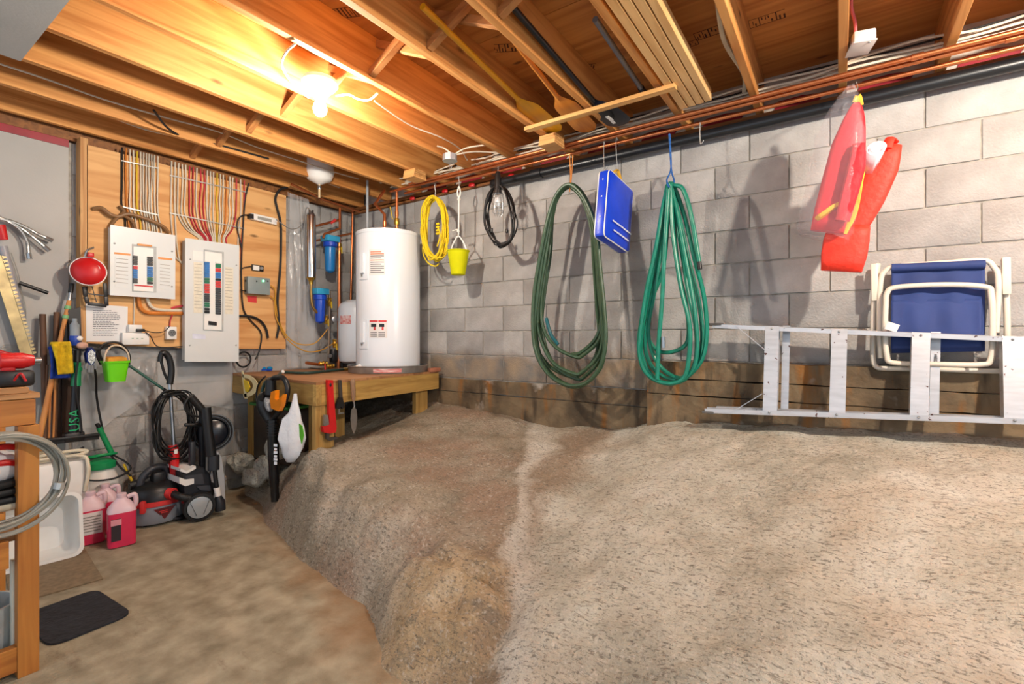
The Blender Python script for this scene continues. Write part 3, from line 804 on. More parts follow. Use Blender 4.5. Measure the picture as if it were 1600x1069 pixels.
# dark green garden hose
def z8(x, y): return (640 + x * .3743, 220 + y * .3743)
M_dgreen = mat('dark_green_hose', (58, 84, 58), 0.42, var=0.12, scale=30)
t = thing('garden_hose', 'dark olive-green garden hose coiled on the block wall', 'hose', at(888, 607, Y=HY), group='garden hoses hung on the block wall')
outer = [(670, 182), (612, 225), (575, 330), (545, 480), (522, 640), (512, 780), (528, 890), (580, 975), (660, 1020), (740, 1010), (800, 940), (820, 840), (812, 700), (800, 540), (775, 360), (730, 235)]
mb = MB(); rnd = random.Random(21)
for k, (bot, wl, wr) in enumerate(((1.0, 0, 0), (1.0, 8, -6), (.93, 26, -16), (.86, 34, -14), (.84, 20, -22), (.99, 14, -10), (.97, 40, -8), (.95, 6, -30))):
    P = []
    for i, (x, y) in enumerate(outer):
        side = (670 - x) / 155.0
        yy = 182 + (y - 182) * (bot if y > 300 else 1) + (k % 3) * 6
        xx = x + (wl if x < 670 else wr) * min(1, (y - 150) / 300) + rnd.uniform(-4, 4)
        P.append(at(*z8(xx, yy), Y=HY - 0.06 + 0.017 * k))
    if k == 4:
        P = P[:]; mb.tube(smoothpath(P[8:] + P[:7], 5), 0.0132, 9)
    else: mb.tube(smoothpath(P, 5, closed=True), 0.0132, 9, closed=True)
mb.build('tube', M_dgreen, t)
e = [at(*z8(570, 740), Y=HY - .06), at(*z8(590, 810), Y=HY - .06), at(*z8(620, 850), Y=HY - .06)]
MB().tube(smoothpath(e, 4), 0.0125, 9).build('hose_end', mat('teal_fitting', (24, 92, 100), 0.4), t)
a = at(*z8(672, 70), Y=HY)
mb = MB(); mb.tube(smoothpath([at(*z8(668, 60), Y=HY), at(*z8(672, 150), Y=HY), at(*z8(668, 212), Y=HY - .05), at(*z8(676, 150), Y=HY + .03), at(*z8(682, 60), Y=HY)], 5), 0.004, 6); mb.build('string', mat('orange_twine', (206, 130, 60), 0.8), t)

# blue flotation cushion
M_blue = mat('blue_vinyl', (16, 66, 214), 0.35, var=0.06, bump=0.15, bscale=14)
cc = at(960, 333, Y=2.93)
Rc = Matrix.Translation(cc) @ Matrix.Rotation(math.radians(-4), 4, 'Z') @ Matrix.Rotation(math.radians(-9), 4, 'X')
t = thing('boat_cushion', 'blue vinyl boat cushion with white piping hanging edge-on', 'cushion', M=Rc)
cw, cd, chh = 0.088, 0.36, 0.43
mb = MB(Rc); mb.box((0, 0, 0), (cw, cd, chh), bev=0.022)
for v in mb.v:
    l = Rc.inverted() @ v
    if abs(l.x) > cw * .4: l.x *= 1 + 0.28 * math.cos(l.y / cd * PI) * math.cos(l.z / chh * PI)
    v.xyz = (Rc @ l).xyz
mb.build('body', M_blue, t)
mb = MB(Rc)
def rrect(x, hy, hz, r=.03, n=5):
    out = []
    for sy, sz, a0 in ((1, 1, 0), (-1, 1, PI / 2), (-1, -1, PI), (1, -1, 1.5 * PI)):
        for k in range(n): 
            a = a0 + PI / 2 * k / (n - 1); out.append(V(x, sy * (hy - r) + math.cos(a) * r, sz * (hz - r) + math.sin(a) * r))
    return out
for x in (-cw / 2 + .012, cw / 2 - .012): mb.tube(rrect(x, cd / 2 - .001, chh / 2 - .001), 0.004, 6, closed=True)
mb.build('piping', M_white, t)
for zz in (-.09, .04, .15): MB(Rc).lathe([(.004, 0), (.005, .002), (.003, .004)], 8, (0, -cd / 2 - .001, zz), (0, -1, 0)).build('eyelet', M_white, t)
M_pw = mat('print_white', (235, 238, 245), 0.5, var=0.02)
mb = MB(Rc); 
for zz, y0, y1 in ((-.10, -.12, .14), (-.155, -.10, .10)):
    y = y0; k = 0
    while y < y1:
        w = (.018, .012, .022, .010)[k % 4]; mb.box((cw / 2 + .014 - abs(y) * .02, y + w / 2, zz), (.001, w, .010)); y += w + .004; k += 1
o = mb.build('print', M_pw, t); o['kind'] = 'stuff'
mb = MB(Rc); mb.tube(smoothpath([(0, -.06, chh / 2), (0, -.04, chh / 2 + .05), (0, .0, chh / 2 + .075), (0, .05, chh / 2 + .03), (0, .09, chh / 2)], 5), .012, 6, flat=.3)
mb.build('strap', mat('yellow_webbing', (224, 168, 40), 0.7), t)
hk = at(963, 232, Y=2.93)
MB().tube(smoothpath([hk + V(0, .02, .06), hk + V(0, 0, .07), hk + V(0, -.005, 0), Rc @ V(0, 0, chh / 2 + .07)], 4), .0018, 6).build('hook', M_wire, t)

# teal garden hose
def z1(x, y): return (900 + x * .4304, 180 + y * .4303)
M_teal = mat('teal_hose', (18, 128, 104), 0.35, var=0.12, scale=25)
t = thing('garden_hose', 'teal green garden hose hung by blue strap beside the cushion', 'hose', at(1050, 602, Y=HY), group='garden hoses hung on the block wall')
loops = [
    [(340, 250), (318, 320), (290, 480), (255, 640), (232, 800), (232, 880), (262, 945), (330, 975), (390, 955), (410, 880), (412, 760), (380, 620), (352, 430), (345, 300)],
    [(338, 250), (322, 330), (296, 500), (262, 650), (240, 780), (238, 870), (280, 950), (350, 975), (420, 930), (440, 840), (430, 700), (405, 560), (375, 400), (350, 280)],
    [(342, 252), (330, 340), (310, 480), (285, 640), (262, 790), (300, 905), (380, 955), (450, 900), (474, 800), (465, 660), (430, 520), (395, 370), (360, 270)],
    [(334, 252), (312, 360), (275, 560), (245, 700), (228, 830), (246, 925), (310, 968), (385, 965), (432, 900), (436, 780), (408, 640), (382, 480), (352, 300)],
    [(340, 254), (326, 360), (305, 520), (270, 680), (250, 840), (290, 930), (370, 962), (438, 915), (458, 820), (448, 690), (412, 540), (372, 360)],
    [(345, 255), (335, 370), (315, 560), (262, 700), (250, 780), (290, 850), (350, 860), (405, 820), (402, 700), (372, 560), (355, 400)],
]
mb = MB()
for k, lp in enumerate(loops):
    mb.tube(smoothpath([at(*z1(x, y), Y=HY - .05 + .025 * k) for x, y in lp], 5, closed=True), 0.0128, 9, closed=True)
mb.tube(smoothpath([at(*z1(x, y), Y=HY - .03) for x, y in ((355, 255), (385, 265), (410, 330), (430, 430), (448, 540))], 5), 0.0128, 9)
mb.tube(smoothpath([at(*z1(x, y), Y=HY - .06) for x, y in ((335, 270), (322, 480), (312, 680), (300, 830), (295, 960))], 5), 0.0128, 9)
mb.build('tube', M_teal, t)
MB().cyl(at(*z1(447, 532), Y=HY - .03), at(*z1(450, 560), Y=HY - .03), .0135, n=12).build('hose_end', M_black, t)
MB().cyl(at(*z1(316, 805), Y=HY - .06), at(*z1(317, 845), Y=HY - .06), .013, n=12).build('hose_fitting', M_steel, t)
M_bcord = mat('blue_cord', (34, 96, 168), 0.7, scale=80, var=.3)
mb = MB(); mb.tube(smoothpath([at(*z1(340, 68), Y=HY), at(*z1(345, 190), Y=HY), at(*z1(330, 235), Y=HY - .05), at(*z1(340, 262), Y=HY - .06), at(*z1(356, 240), Y=HY + .03), at(*z1(346, 195), Y=HY), at(*z1(338, 68), Y=HY)], 5), .005, 6)
mb.build('strap', M_bcord, t)

# bare wire hooks left over on the pipe
for i, (px, y0, y1, nm) in enumerate(((944, 225, 262, 'between the dark hose and the blue cushion'), (1094, 195, 222, 'right of the teal hose'), (703, 236, 262, 'next to the grey junction box'))):
    a, b = at(px, y0, Y=HY), at(px, y1, Y=HY)
    mb = MB(); mb.tube(smoothpath([a + V(0, .012, 0), a + V(0, 0, .012), a + V(0, -.004, 0), b, b + V(.01, 0, -.008), b + V(.02, 0, .006)], 5), .0018, 6)
    mb.one('wire_hook', M_wire, 'empty wire hook on the copper pipe ' + nm, 'hook', 'empty wire hooks')

# ------------------------------------------------------------------ life jackets
LY = 2.86
def slab(path, width, thick, Y, bulge=0.25, n=10, side=None, m=10):
    """Soft padded slab following an image path (px,py,width_px) at distance Y with real thickness."""
    mb = MB(); prof = []
    C = smoothpath([at(p[0], p[1], Y=Y) for p in path], 4)
    Wd = []
    L_ = len(path)
    for i in range(len(C)):
        f = i / (len(C) - 1) * (L_ - 1); k = min(int(f), L_ - 2); tt = f - k
        Wd.append(path[k][2] * (1 - tt) + path[k + 1][2] * tt)
    vs, fs = [], []
    for i, c in enumerate(C):
        tn = (C[min(i + 1, len(C) - 1)] - C[max(i - 1, 0)]).normalized()
        sd = V(0, 1, 0).cross(tn).normalized()
        e = min(1.0, min(i, len(C) - 1 - i) / 2.5 + .45)
        for k in range(n):
            a = 2 * PI * k / n
            ca, sa = math.cos(a), math.sin(a)
            sx = math.copysign(abs(ca) ** 0.5, ca) * Wd[i] / 2
            sy = math.copysign(abs(sa) ** 0.55, sa) * thick / 2 * e
            vs.append(c + sd * sx + V(0, 1, 0) * sy)
    for i in range(len(C) - 1):
        for k in range(n):
            k2 = (k + 1) % n
            fs.append((i * n + k, i * n + k2, (i + 1) * n + k2, (i + 1) * n + k))
    fs.append(tuple(reversed(range(n)))); fs.append(tuple((len(C) - 1) * n + k for k in range(n)))
    mb.add(vs, fs); return mb
M_lj = mat('orange_red_nylon', (236, 52, 30), 0.6, var=0.07, scale=20, bump=0.4, bscale=40)
M_lj2 = mat('red_nylon', (206, 32, 44), 0.55, var=0.1, scale=14, bump=0.5, bscale=25)
M_yw = mat('yellow_webbing', (236, 176, 36), 0.7)
s = 1 / 330.0
t = thing('life_jacket', 'orange-red keyhole life jacket hanging open below the bagged one', 'life jacket', at(1318, 428, Y=LY), group='life jackets')
slab([(1394, 226, .08), (1378, 262, .135), (1354, 310, .15), (1330, 350, .15), (1316, 372, .14)], 0, .085, LY + .06, n=14).build('upper_panel', M_lj, t)
slab([(1327, 352, .17), (1322, 375, .19), (1318, 400, .19), (1314, 424, .17)], 0, .10, LY + .03, n=14).build('lower_panel', M_lj, t)
mb = MB(); mb.tube(smoothpath([at(1352, 250, Y=LY + .02), at(1345, 275, Y=LY + .0), at(1335, 330, Y=LY - .02), at(1318, 365, Y=LY - .03)], 5), .014, 8, flat=.25); mb.build('strap', M_yw, t)
mb = MB(); mb.tube(smoothpath([at(1386, 232, Y=LY), at(1391, 217, Y=LY + .02), at(1399, 222, Y=LY + .05)], 4), .02, 8, flat=.5); mb.build('collar_tip', M_lj, t)
# rolled white foam edge
t2 = thing('foam_roll', 'rolled white foam sheet tucked into the life jackets', 'foam', at(1370, 245, Y=LY - .03))
mb = MB(); c = at(1370, 236, Y=LY - .05); pts = []
for k in range(40):
    a = k / 39 * 3.6 * PI; r_ = .012 + .022 * k / 39
    pts.append(c + V(math.cos(a) * r_ * 1.3, 0, math.sin(a) * r_))
vs = []; fs = []
for p in pts: vs += [p + V(0, -.05, .0), p + V(-.03, .08, -.05)]
fs = [(2 * i, 2 * i + 1, 2 * i + 3, 2 * i + 2) for i in range(39)]
mb.add(vs, fs); mb.build('sheet', mat('white_foam', (226, 220, 226), 0.6), t2, solid=.005, recalc=False)
t = thing('life_jacket', 'red life jacket with yellow strap inside a clear plastic bag', 'life jacket', at(1300, 370, Y=LY), group='life jackets')
slab([(1338, 163, .03), (1334, 190, .09), (1325, 230, .14), (1313, 280, .15), (1300, 330, .15), (1292, 362, .14)], 0, .12, LY - .05, n=16).build('body', M_lj2, t)
slab([(1342, 225, .05), (1338, 260, .07), (1328, 300, .07), (1316, 345, .06)], 0, .07, LY - .12, n=12).build('inner_panel', M_lj2, t)
slab([(1274, 347, .03), (1290, 336, .03), (1305, 326, .03), (1330, 319, .03)], 0, .14, LY - .06, n=10).build('waist_strap', M_yw, t)
MB().tube(smoothpath([at(1336, 160, Y=LY - .05), at(1341, 150, Y=LY - .05), at(1345, 165, Y=LY - .05)], 5), .012, 8, flat=.3).build('loop', M_yw, t)
M_film = mat('clear_bag_film', (236, 230, 240), 0.16, var=0.02, trans=0.0, alpha=0.08, bump=1.0, bscale=14)
t3 = thing('plastic_bag', 'clear plastic bag around the red life jacket', 'bag', at(1295, 376, Y=LY))
mb = slab([(1331, 140, .015), (1327, 158, .07), (1318, 185, .14), (1312, 220, .20), (1304, 270, .22), (1296, 320, .23), (1288, 362, .23), (1284, 374, .20)], 0, .20, LY - .06, n=22)
rnd = random.Random(4)
for v in mb.v: v += V(rnd.uniform(-.006, .006), rnd.uniform(-.006, .006), rnd.uniform(-.005, .005))
mb.build('film', M_film, t3, angle=30)
mb = MB(); a = at(1338, 142, Y=HY); mb.tube(smoothpath([at(1338, 128, Y=HY), at(1340, 138, Y=HY - .03), at(1332, 142, Y=LY - .06)], 4), .002, 6); mb.build('hook', M_wire, t3)

# ------------------------------------------------------------------ folding lawn chair standing on the footing ledge
M_frame = mat('cream_enamel_tube', (226, 216, 200), 0.35, var=0.04)
M_navy = mat('navy_canvas', (40, 62, 122), 0.75, var=0.15, scale=3, bump=0.5, bscale=5)
CY = 3.135
t = thing('folding_chair', 'folded lawn chair with cream tube frame and navy canvas', 'chair', at(1470, 580, Y=CY))
def tubeframe(name, pts, r, Y, closed=False, ylean=0.04):
    P = []
    for px, py in pts:
        yy = Y + ylean * (580 - py) / 180.0
        P.append(at(px, py, Y=yy))
    MB().tube(smoothpath(P, 5, closed), r, 10, closed=closed).build(name, M_frame, t)
tubeframe('leg_frame', [(1372, 412), (1366, 460), (1364, 520), (1364, 560), (1369, 573), (1385, 576), (1460, 577), (1550, 580), (1572, 575), (1574, 540), (1573, 480), (1569, 405)], .0125, CY)
tubeframe('back_frame', [(1376, 560), (1374, 500), (1376, 440), (1384, 423), (1402, 416), (1470, 411), (1535, 407), (1553, 418), (1560, 440), (1556, 520)], .0125, CY - .03)
tubeframe('seat_frame', [(1384, 475), (1383, 520), (1386, 556), (1396, 567), (1460, 569), (1530, 570), (1548, 562), (1551, 520), (1549, 462), (1538, 448), (1470, 445), (1400, 449), (1386, 458)], .0125, CY - .065, True)
for px, y0, y1 in ((1366, 412, 470), (1572, 402, 460)):
    a, b = at(px, y0, Y=CY), at(px + 1, y1, Y=CY)
    MB().bar(a, b, .03, .016, up=(0, 1, 0), bev=.004).build('arm_rest', M_frame, t)
def canvas(name, x0, x1, y0, y1, Y, wav):
    mb = MB()
    mb.grid(lambda u, v: at(x0 + (x1 - x0) * u, y0 + (y1 - y0) * v - 3 * u, Y=Y + wav * math.sin(u * 16) * math.sin(min(1, v * 1.2) * PI * .9 + .2) + .04 * (1 - v)), 30, 12)
    return mb.build(name, M_navy, t, solid=.004, recalc=False)
canvas('back_canvas', 1393, 1539, 416, 552, CY - .028, .006)
MB().tube([at(1393, 419, Y=CY - .035 + .04), at(1539, 413, Y=CY - .035 + .04)], .022, 12).build('back_hem', M_navy, t)
canvas('seat_canvas', 1392, 1534, 470, 546, CY - .045, .008)
for px in (1403, 1462, 1524):
    a, b = at(px, 553, Y=CY - .05), at(px, 566, Y=CY - .062)
    pts = [a + (b - a) * (k / 40) + V(math.cos(k * 1.3) * .006, math.sin(k * 1.3) * .006, 0) for k in range(41)]
    MB().tube(pts, .0016, 5).build('spring', M_steel, t)
MB().box(at(1394, 511, Y=CY - .09), (.05, .001, .04), Matrix.Rotation(.4, 3, 'Y')).build('tag', M_white, t)

# ------------------------------------------------------------------ aluminium step ladder lying on its side
M_alu = mat('aluminium', (206, 206, 208), 0.38, metal=0.55, var=0.08, scale=8, stretch=(1, 6, 6))
def spotted(m):
    nt = m.node_tree; N, L = nt.nodes, nt.links; b = N['Principled BSDF']
    src = b.inputs['Base Color'].links[0].from_socket
    tc = N.new('ShaderNodeTexCoord'); nz = N.new('ShaderNodeTexNoise'); nz.inputs['Scale'].default_value = 45; nz.inputs['Detail'].default_value = 2
    L.new(tc.outputs['Object'], nz.inputs['Vector'])
    r = N.new('ShaderNodeValToRGB'); r.color_ramp.elements[0].position = .70; r.color_ramp.elements[0].color = (0, 0, 0, 1); r.color_ramp.elements[1].position = .73; r.color_ramp.elements[1].color = (1, 1, 1, 1)
    L.new(nz.outputs['Fac'], r.inputs['Fac']); mx = N.new('ShaderNodeMixRGB'); mx.inputs['Color2'].default_value = lin((96, 62, 56))
    L.new(r.outputs['Color'], mx.inputs['Fac']); L.new(src, mx.inputs['Color1']); L.new(mx.outputs['Color'], b.inputs['Base Color'])
spotted(M_alu)
yb, yt = 2.985, 3.055
A0, A1 = at(1103, 643, Y=yb), at(1600, 660, Y=yb)
B0, B1_ = at(1115, 507, Y=yt), at(1600, 528, Y=yt)
A1 = A0 + (A1 - A0) * 1.25; B1_ = B0 + (B1_ - B0) * 1.25
t = thing('step_ladder', 'aluminium step ladder lying on its side against the footing', 'ladder', A0)
dA, dB = (A1 - A0), (B1_ - B0)
nY = (B0 - A0); 
for nm, p, q in (('rail', A0, A1), ('rail', B0, B1_)):
    mb = MB(); up = V(0, 0, 1)
    mb.bar(p, q, .066, .004, up=(0, -.1, 1)); 
    sg = 1 if p is A0 else -1
    mb.bar(p + V(0, -.031, .010 * sg), q + V(0, -.031, .010 * sg), .004, .022, up=(0, 0, 1)); mb.bar(p + V(0, .031, .010 * sg), q + V(0, .031, .010 * sg), .004, .022, up=(0, 0, 1))
    mb.build('rail', M_alu, t, smooth=False)
MB().bar(B0 + V(-.02, 0, 0), B0 + V(.05, 0, 0), .072, .016, bev=.004).build('rubber_foot', mat('grey_rubber', (96, 94, 92), .7), t)
MB().bar(A0 + V(-.015, 0, 0), A0 + V(.05, 0, 0), .072, .014, bev=.004).build('rubber_foot', mat('grey_rubber', (96, 94, 92), .7), t)
def on(seg0, d, px):   # point on a rail at a given bearing
    best = min((abs(proj_x(seg0 + d * (k / 400)) - px), k) for k in range(401)); return seg0 + d * (best[1] / 400)
def proj_x(p):
    f = -S_ * p.x + C_ * p.y; return 800 + F_PX * (C_ * p.x + S_ * p.y) / f
for bx, tx in ((1194, 1198), (1297, 1301), (1421, 1424), (1567, 1564), (None, .93)):
    p, q = (on(A0, dA, bx), on(B0, dB, tx)) if bx else (A0 + dA * tx, B0 + dB * tx)
    ax = (q - p).normalized(); xd = dA.normalized()
    mb = MB()
    mb.bar(p, q, .066, .004, up=xd)                                  # tread
    for sgn in (-1, 1):
        mb.bar(p + V(0, .031 * sgn, 0) + xd * .033, q + V(0, .031 * sgn, 0) + xd * .033, .004, .066, up=xd)
    mb.build('step', M_alu, t, smooth=False)
    for pp in (p, q): MB().ball(pp + V(.03, -.036, -.012 if pp is q else .012), .006, 8).build('rivet', M_steel, t)
    if bx in (1194, 1421):
        MB().bar(p + V(0, .055, .0) + xd * .095, q + V(0, .05, -.0) + xd * .095, .012, .036, up=xd).build('rear_rung', M_alu, t, smooth=False)
MB().bar(A1 + V(.01, .02, -.02), B1_ + V(.01, .0, .02), .12, .03, up=(1, 0, 0), bev=.004).build('top_cap', M_alu, t)
p1, q1 = on(A0, dA, 1150), on(A0, dA, 1196)
st = on(B0, dB, 1198); sb = on(A0, dA, 1194)
MB().bar(on(B0, dB, 1152) + V(0, -.03, -.004), st + (sb - st) * .27 + V(0, -.034, 0), .003, .016, up=(0, 1, 0)).build('brace', M_alu, t)
MB().bar(on(A0, dA, 1145) + V(0, -.03, .004), sb + (st - sb) * .24 + V(0, -.034, 0), .003, .016, up=(0, 1, 0)).build('brace', M_alu, t)
# folded rear frame of the ladder lies behind
mb = MB(); mb.bar(A0 + V(.05, .05, .02), A1 + V(0, .05, .0), .03, .018); mb.build('rear_rail', M_alu, t)
mb = MB(); mb.bar(B0 + V(.15, .04, -.02), B1_ + V(0, .04, -.01), .03, .018); mb.build('rear_rail', M_alu, t)
# ================================================================== stored on and fixed to the joists
M_pine = wood('pine_lumber', (228, 184, 124), (200, 148, 88), 'Y', rand=0.08)
M_pineX = wood('pine_batten', (226, 176, 108), (196, 140, 76), 'X', rand=0.05)
a, b = at(822, 203, Z=H + 1.30), at(1056, 135, Z=H + 1.30)
mb = MB(); mb.bar(a, b, .045, .022, bev=.002)
mb.one('wooden_batten', M_pineX, 'pale wooden batten nailed across the joists under the paddles', 'batten', smooth=False)
for i, (x, w, nm) in enumerate(((-.735, .042, 'lying against the joist'), (-.690, .042, 'second from the joist'), (-.645, .042, 'third from the joist'), (-.602, .038, 'outermost and brightest edge'))):
    mb = MB(); mb.box((x, 1.62 + .02 * i, H + 1.312 + .032), (w - .003, 2.45 - .05 * i, .064), bev=.002)
    mb.one('pine_board', M_pine, 'long pine board of the overhead stack, ' + nm, 'board', 'pine boards stored overhead', smooth=False)

def paddle(label, m, tip, neck, grip, bladew, shaft_r, group='paddles stored overhead', flat=True, blade_m=None, shoulder=.30):
    tip, neck, grip = Vector(tip), Vector(neck), Vector(grip)
    t = thing('canoe_paddle', label, 'paddle', tip, group=group)
    d = (neck - tip); ln = d.length; ux = d.normalized(); uy = ux.cross(V(0, 0, 1)).normalized(); un = uy.cross(ux)
    n = 16; vs, fs = [], []
    for i in range(n + 1):
        s = i / n
        w = bladew * (math.sqrt(max(0, 1 - (max(0, .14 - s) / .14) ** 2)) if s < .14 else (1 - .06 * (s - .14)) if s < 1 - shoulder else 0)
        if s >= 1 - shoulder:
            q = (s - (1 - shoulder)) / shoulder; w = bladew * .95 * (1 - sstep(q)) + shaft_r * 2 * sstep(q)
        w = max(w, bladew * .55 if s == 0 else .004)
        th = .006 + .008 * s
        c = tip + ux * (ln * s)
        vs += [c + uy * w / 2, c + un * th, c - uy * w / 2, c - un * th]
    for i in range(n):
        for k in range(4): fs.append((4 * i + k, 4 * i + (k + 1) % 4, 4 * i + 4 + (k + 1) % 4, 4 * i + 4 + k))
    fs += [(3, 2, 1, 0), (4 * n, 4 * n + 1, 4 * n + 2, 4 * n + 3)]
    MB().add(vs, fs).build('blade', blade_m or m, t, angle=50)
    MB().tube([neck - ux * .02, grip], shaft_r, 12).build('shaft', m, t)
    return t
M_ypad = mat('yellow_varnish', (214, 150, 22), 0.35, var=0.1, scale=4, stretch=(6, 1, 6))
M_wpad = wood('paddle_wood', (214, 140, 56), (190, 112, 36), 'Y', rand=.03, rough=.4, knots=False)
ZP = H + 1.345
paddle('yellow painted canoe paddle lying between the joists', M_ypad, at(868, 206, Z=ZP), at(806, 152, Z=ZP + .03), at(660, 10, Z=ZP + .06), .15, .015)
paddle('plain varnished wooden canoe paddle next to the yellow one', M_wpad, at(920, 205, Z=ZP - .01), at(868, 148, Z=ZP + .03), at(770, 20, Z=ZP + .08), .15, .014)
tk = paddle('black kayak paddle with round lettered blade', M_abs, at(972, 195, Z=ZP - .03), at(924, 155, Z=ZP + .01), at(800, 10, Z=ZP + .06), .16, .015, shoulder=.35)
a, b = at(945, 190, Z=ZP - .045), at(962, 178, Z=ZP - .045)
for (p0, p1, w_) in (((948, 182), (956, 188), .022), ((955, 188), (960, 193), .018)):
    MB().bar(at(*p0, Z=ZP - .047), at(*p1, Z=ZP - .047), w_, .002).build('printed_mark', M_white, tk)
# grey pole along the next bay
p0, p1 = at(1001, 137, Z=H + 1.42), at(930, 30, Z=H + 1.42)
t = thing('grey_pole', 'grey metal pole with black tip between the joists', 'pole', p0)
MB().tube([p0, p1], .014, 12).build('shaft', mat('grey_metal', (128, 132, 136), .4, metal=.5), t)
MB().tube([p0 + (p0 - p1).normalized() * .07, p0], .018, 12).build('tip', M_black, t)

# laminated offcuts stacked at joist ends
M_end = wood('end_grain', (226, 170, 104), (196, 136, 74), 'X', rand=.1, knots=False)
for (px, py, nm) in ((648, 274, 'by the yellow rope'), (862, 222, 'under the yellow paddle')):
    c = at(px, py, Z=H + 1.295); t = thing('plywood_offcuts', 'small stack of plywood offcuts held at the joist end ' + nm, 'wood offcuts', c, group='offcut stacks')
    for k in range(5):
        MB().box(c + V(0, .0, .014 * k - .03), (.12, .14 - .006 * k, .0125), bev=.001).build('ply', M_end, t, smooth=False)

# junction boxes
M_galv = mat('galvanised_box', (176, 182, 190), .4, metal=.6, var=.1)
c = at(703, 246, Z=H + 1.30)
t = thing('junction_box', 'grey metal octagon junction box under a joist', 'junction box', c, group='junction boxes')
MB().lathe([(.05, 0), (.052, .004), (.05, .045)], 8, c - V(0, 0, .025)).build('box', M_galv, t, angle=20)
MB().lathe([(.054, 0), (.054, .003)], 8, c - V(0, 0, .028)).build('cover', M_galv, t, angle=20)
rnd = random.Random(2)
for k, (q, lab) in enumerate(((at(683, 228, Z=H + 1.36), 'short white cable tail entering the grey octagon box'), (at(800, 240, Z=H + 1.37), 'white cable from the grey octagon box towards the pail'), (at(770, 225, Z=H + 1.38), 'white cable from the grey octagon box into the joist bay'))):
    mb = MB(); mb.tube(smoothpath([c + V(.03, 0, .01), c * .6 + q * .4 + V(0, 0, .03), q], 6), .0055, 7); mb.one('box_cable', M_nmw, lab, 'cable')
c = at(1345, 66, Z=H + 1.345)
M_jb = mat('pvc_box', (206, 196, 190), .4, var=.05)
t = thing('junction_box', 'pale plastic junction box on the joist above the life jackets', 'junction box', c, group='junction boxes')
MB().box(c, (.085, .12, .05), Matrix.Rotation(.25, 3, 'Z'), bev=.008).build('box', M_jb, t)
MB().box(c + V(.0, .0, -.028), (.09, .125, .006), Matrix.Rotation(.25, 3, 'Z'), bev=.002).build('cover', M_jb, t)
MB().ball(c + V(.03, -.045, -.032), .005, 8).build('screw', M_steel, t)
mb = MB(); mb.tube(smoothpath([c + V(-.02, -.02, .02), at(1336, 35, Z=H + 1.42), at(1330, 10, Z=H + 1.44), at(1332, -20, Z=H + 1.46)], 6), .007, 8)
mb.one('box_cable', mat('pink_cable', (206, 92, 96), .5), 'pink cable rising from the pale junction box', 'cable')
# lamp lead around the ceiling bulb
mb = MB(); mb.tube(smoothpath([at(462, 68, Z=JZ - .01), at(447, 82, Z=JZ - .02), at(440, 100, Z=JZ - .015), at(448, 118, Z=JZ - .01), at(462, 135, Z=JZ - .02), at(482, 152, Z=JZ - .015)], 6), .0055, 7)
mb.one('lamp_cable', M_nmw, 'white cable looping from the joist to the glowing bulb', 'cable')
mb = MB(); mb.tube(smoothpath([at(590, 146, Z=JZ - .01), at(577, 156, Z=JZ - .02), at(560, 155, Z=JZ - .01), at(545, 148, Z=JZ + .02), at(525, 150, Z=JZ + .02)], 6), .0055, 7)
mb.one('lamp_cable', M_nmw, 'short white cable bowed between joists right of the bulb', 'cable')
mb = MB(); mb.tube(smoothpath([at(585, 158, Z=JZ + .06), at(640, 195, Z=JZ + .06), at(690, 215, Z=JZ + .06), at(718, 232, Z=JZ + .06), at(730, 250, Z=JZ + .04)], 6), .005, 7)
mb.one('lamp_cable', M_nmw, 'thin white cable stapled along the joist toward the grey box', 'cable')
# cables in the left bays
rnd = random.Random(31)
for k in range(6):
    x = -3.43 - .41 * (k // 3) + rnd.uniform(-.1, .1); pts = []
    y = 0.4
    while y < 3.0:
        pts.append((x + rnd.uniform(-.03, .03), y, JZ + .07 + .05 * (k % 3) + rnd.uniform(-.02, .02))); y += .3
    mb = MB(); mb.tube(smoothpath(pts, 4), .0052, 6)
    blk = k in (1, 5)
    mb.one('joist_cable', M_rubber if blk else M_nmw, ('black cable' if blk else 'pale cable') + ' strung along the joist bay over the panels', 'cable', 'cables in the joist bays over the panels')
mb = MB(); mb.tube(smoothpath([at(240, 172, Z=JZ + .03), at(262, 200, Z=JZ + .01), at(290, 215, Z=JZ + .02), at(340, 226, Z=JZ + .03), at(420, 248, Z=JZ + .04)], 6), .007, 8)
mb.one('joist_cable', M_rubber, 'thick black cable sagging through the joists left of the bulb', 'cable')
# cable bundle on the side of the joist over the teal hose
for k in range(3):
    mb = MB(); x = -.39 - .03 - .006 * k
    mb.tube(smoothpath([(x, .9, JZ + .19), (x - .02, 1.6 + .1 * k, JZ + .17), (x + .0, 2.1, JZ + .13 + .01 * k), (x - .035, 2.5, JZ + .11), (x, 2.85, JZ + .09), (x - .02, 3.0, JZ + .06)], 6), .0055, 7)
    mb.one('joist_cable', M_nmw, 'pale cable clipped to the joist beside the pine boards', 'cable', 'cables clipped beside the pine boards')

# expansion tank hung under the ceiling in the corner
c = at(499, 285, X=-3.62)
t = thing('expansion_tank', 'white expansion tank hung under the joists by the corner', 'tank', c)
MB().lathe([(.012, -.02), (.05, 0.0), (.095, .022), (.112, .06), (.115, .085), (.112, .12), (.112, .20), (.09, .235), (.03, .25)], 28, c).build('body', M_white, t)
MB().tube([c + V(math.cos(2 * PI * k / 24) * .1155, math.sin(2 * PI * k / 24) * .1155, .088) for k in range(24)], .004, 6, closed=True).build('weld_band', M_white, t)
MB().tube([c + V(0, 0, -.13), c + V(0, 0, 0)], .011, 10).build('pipe', mat('cream_pipe', (206, 180, 140), .4, metal=.3), t)
MB().lathe([(.016, 0), (.018, .01), (.014, .03)], 10, c - V(0, 0, .06)).build('fitting', M_steel, t)
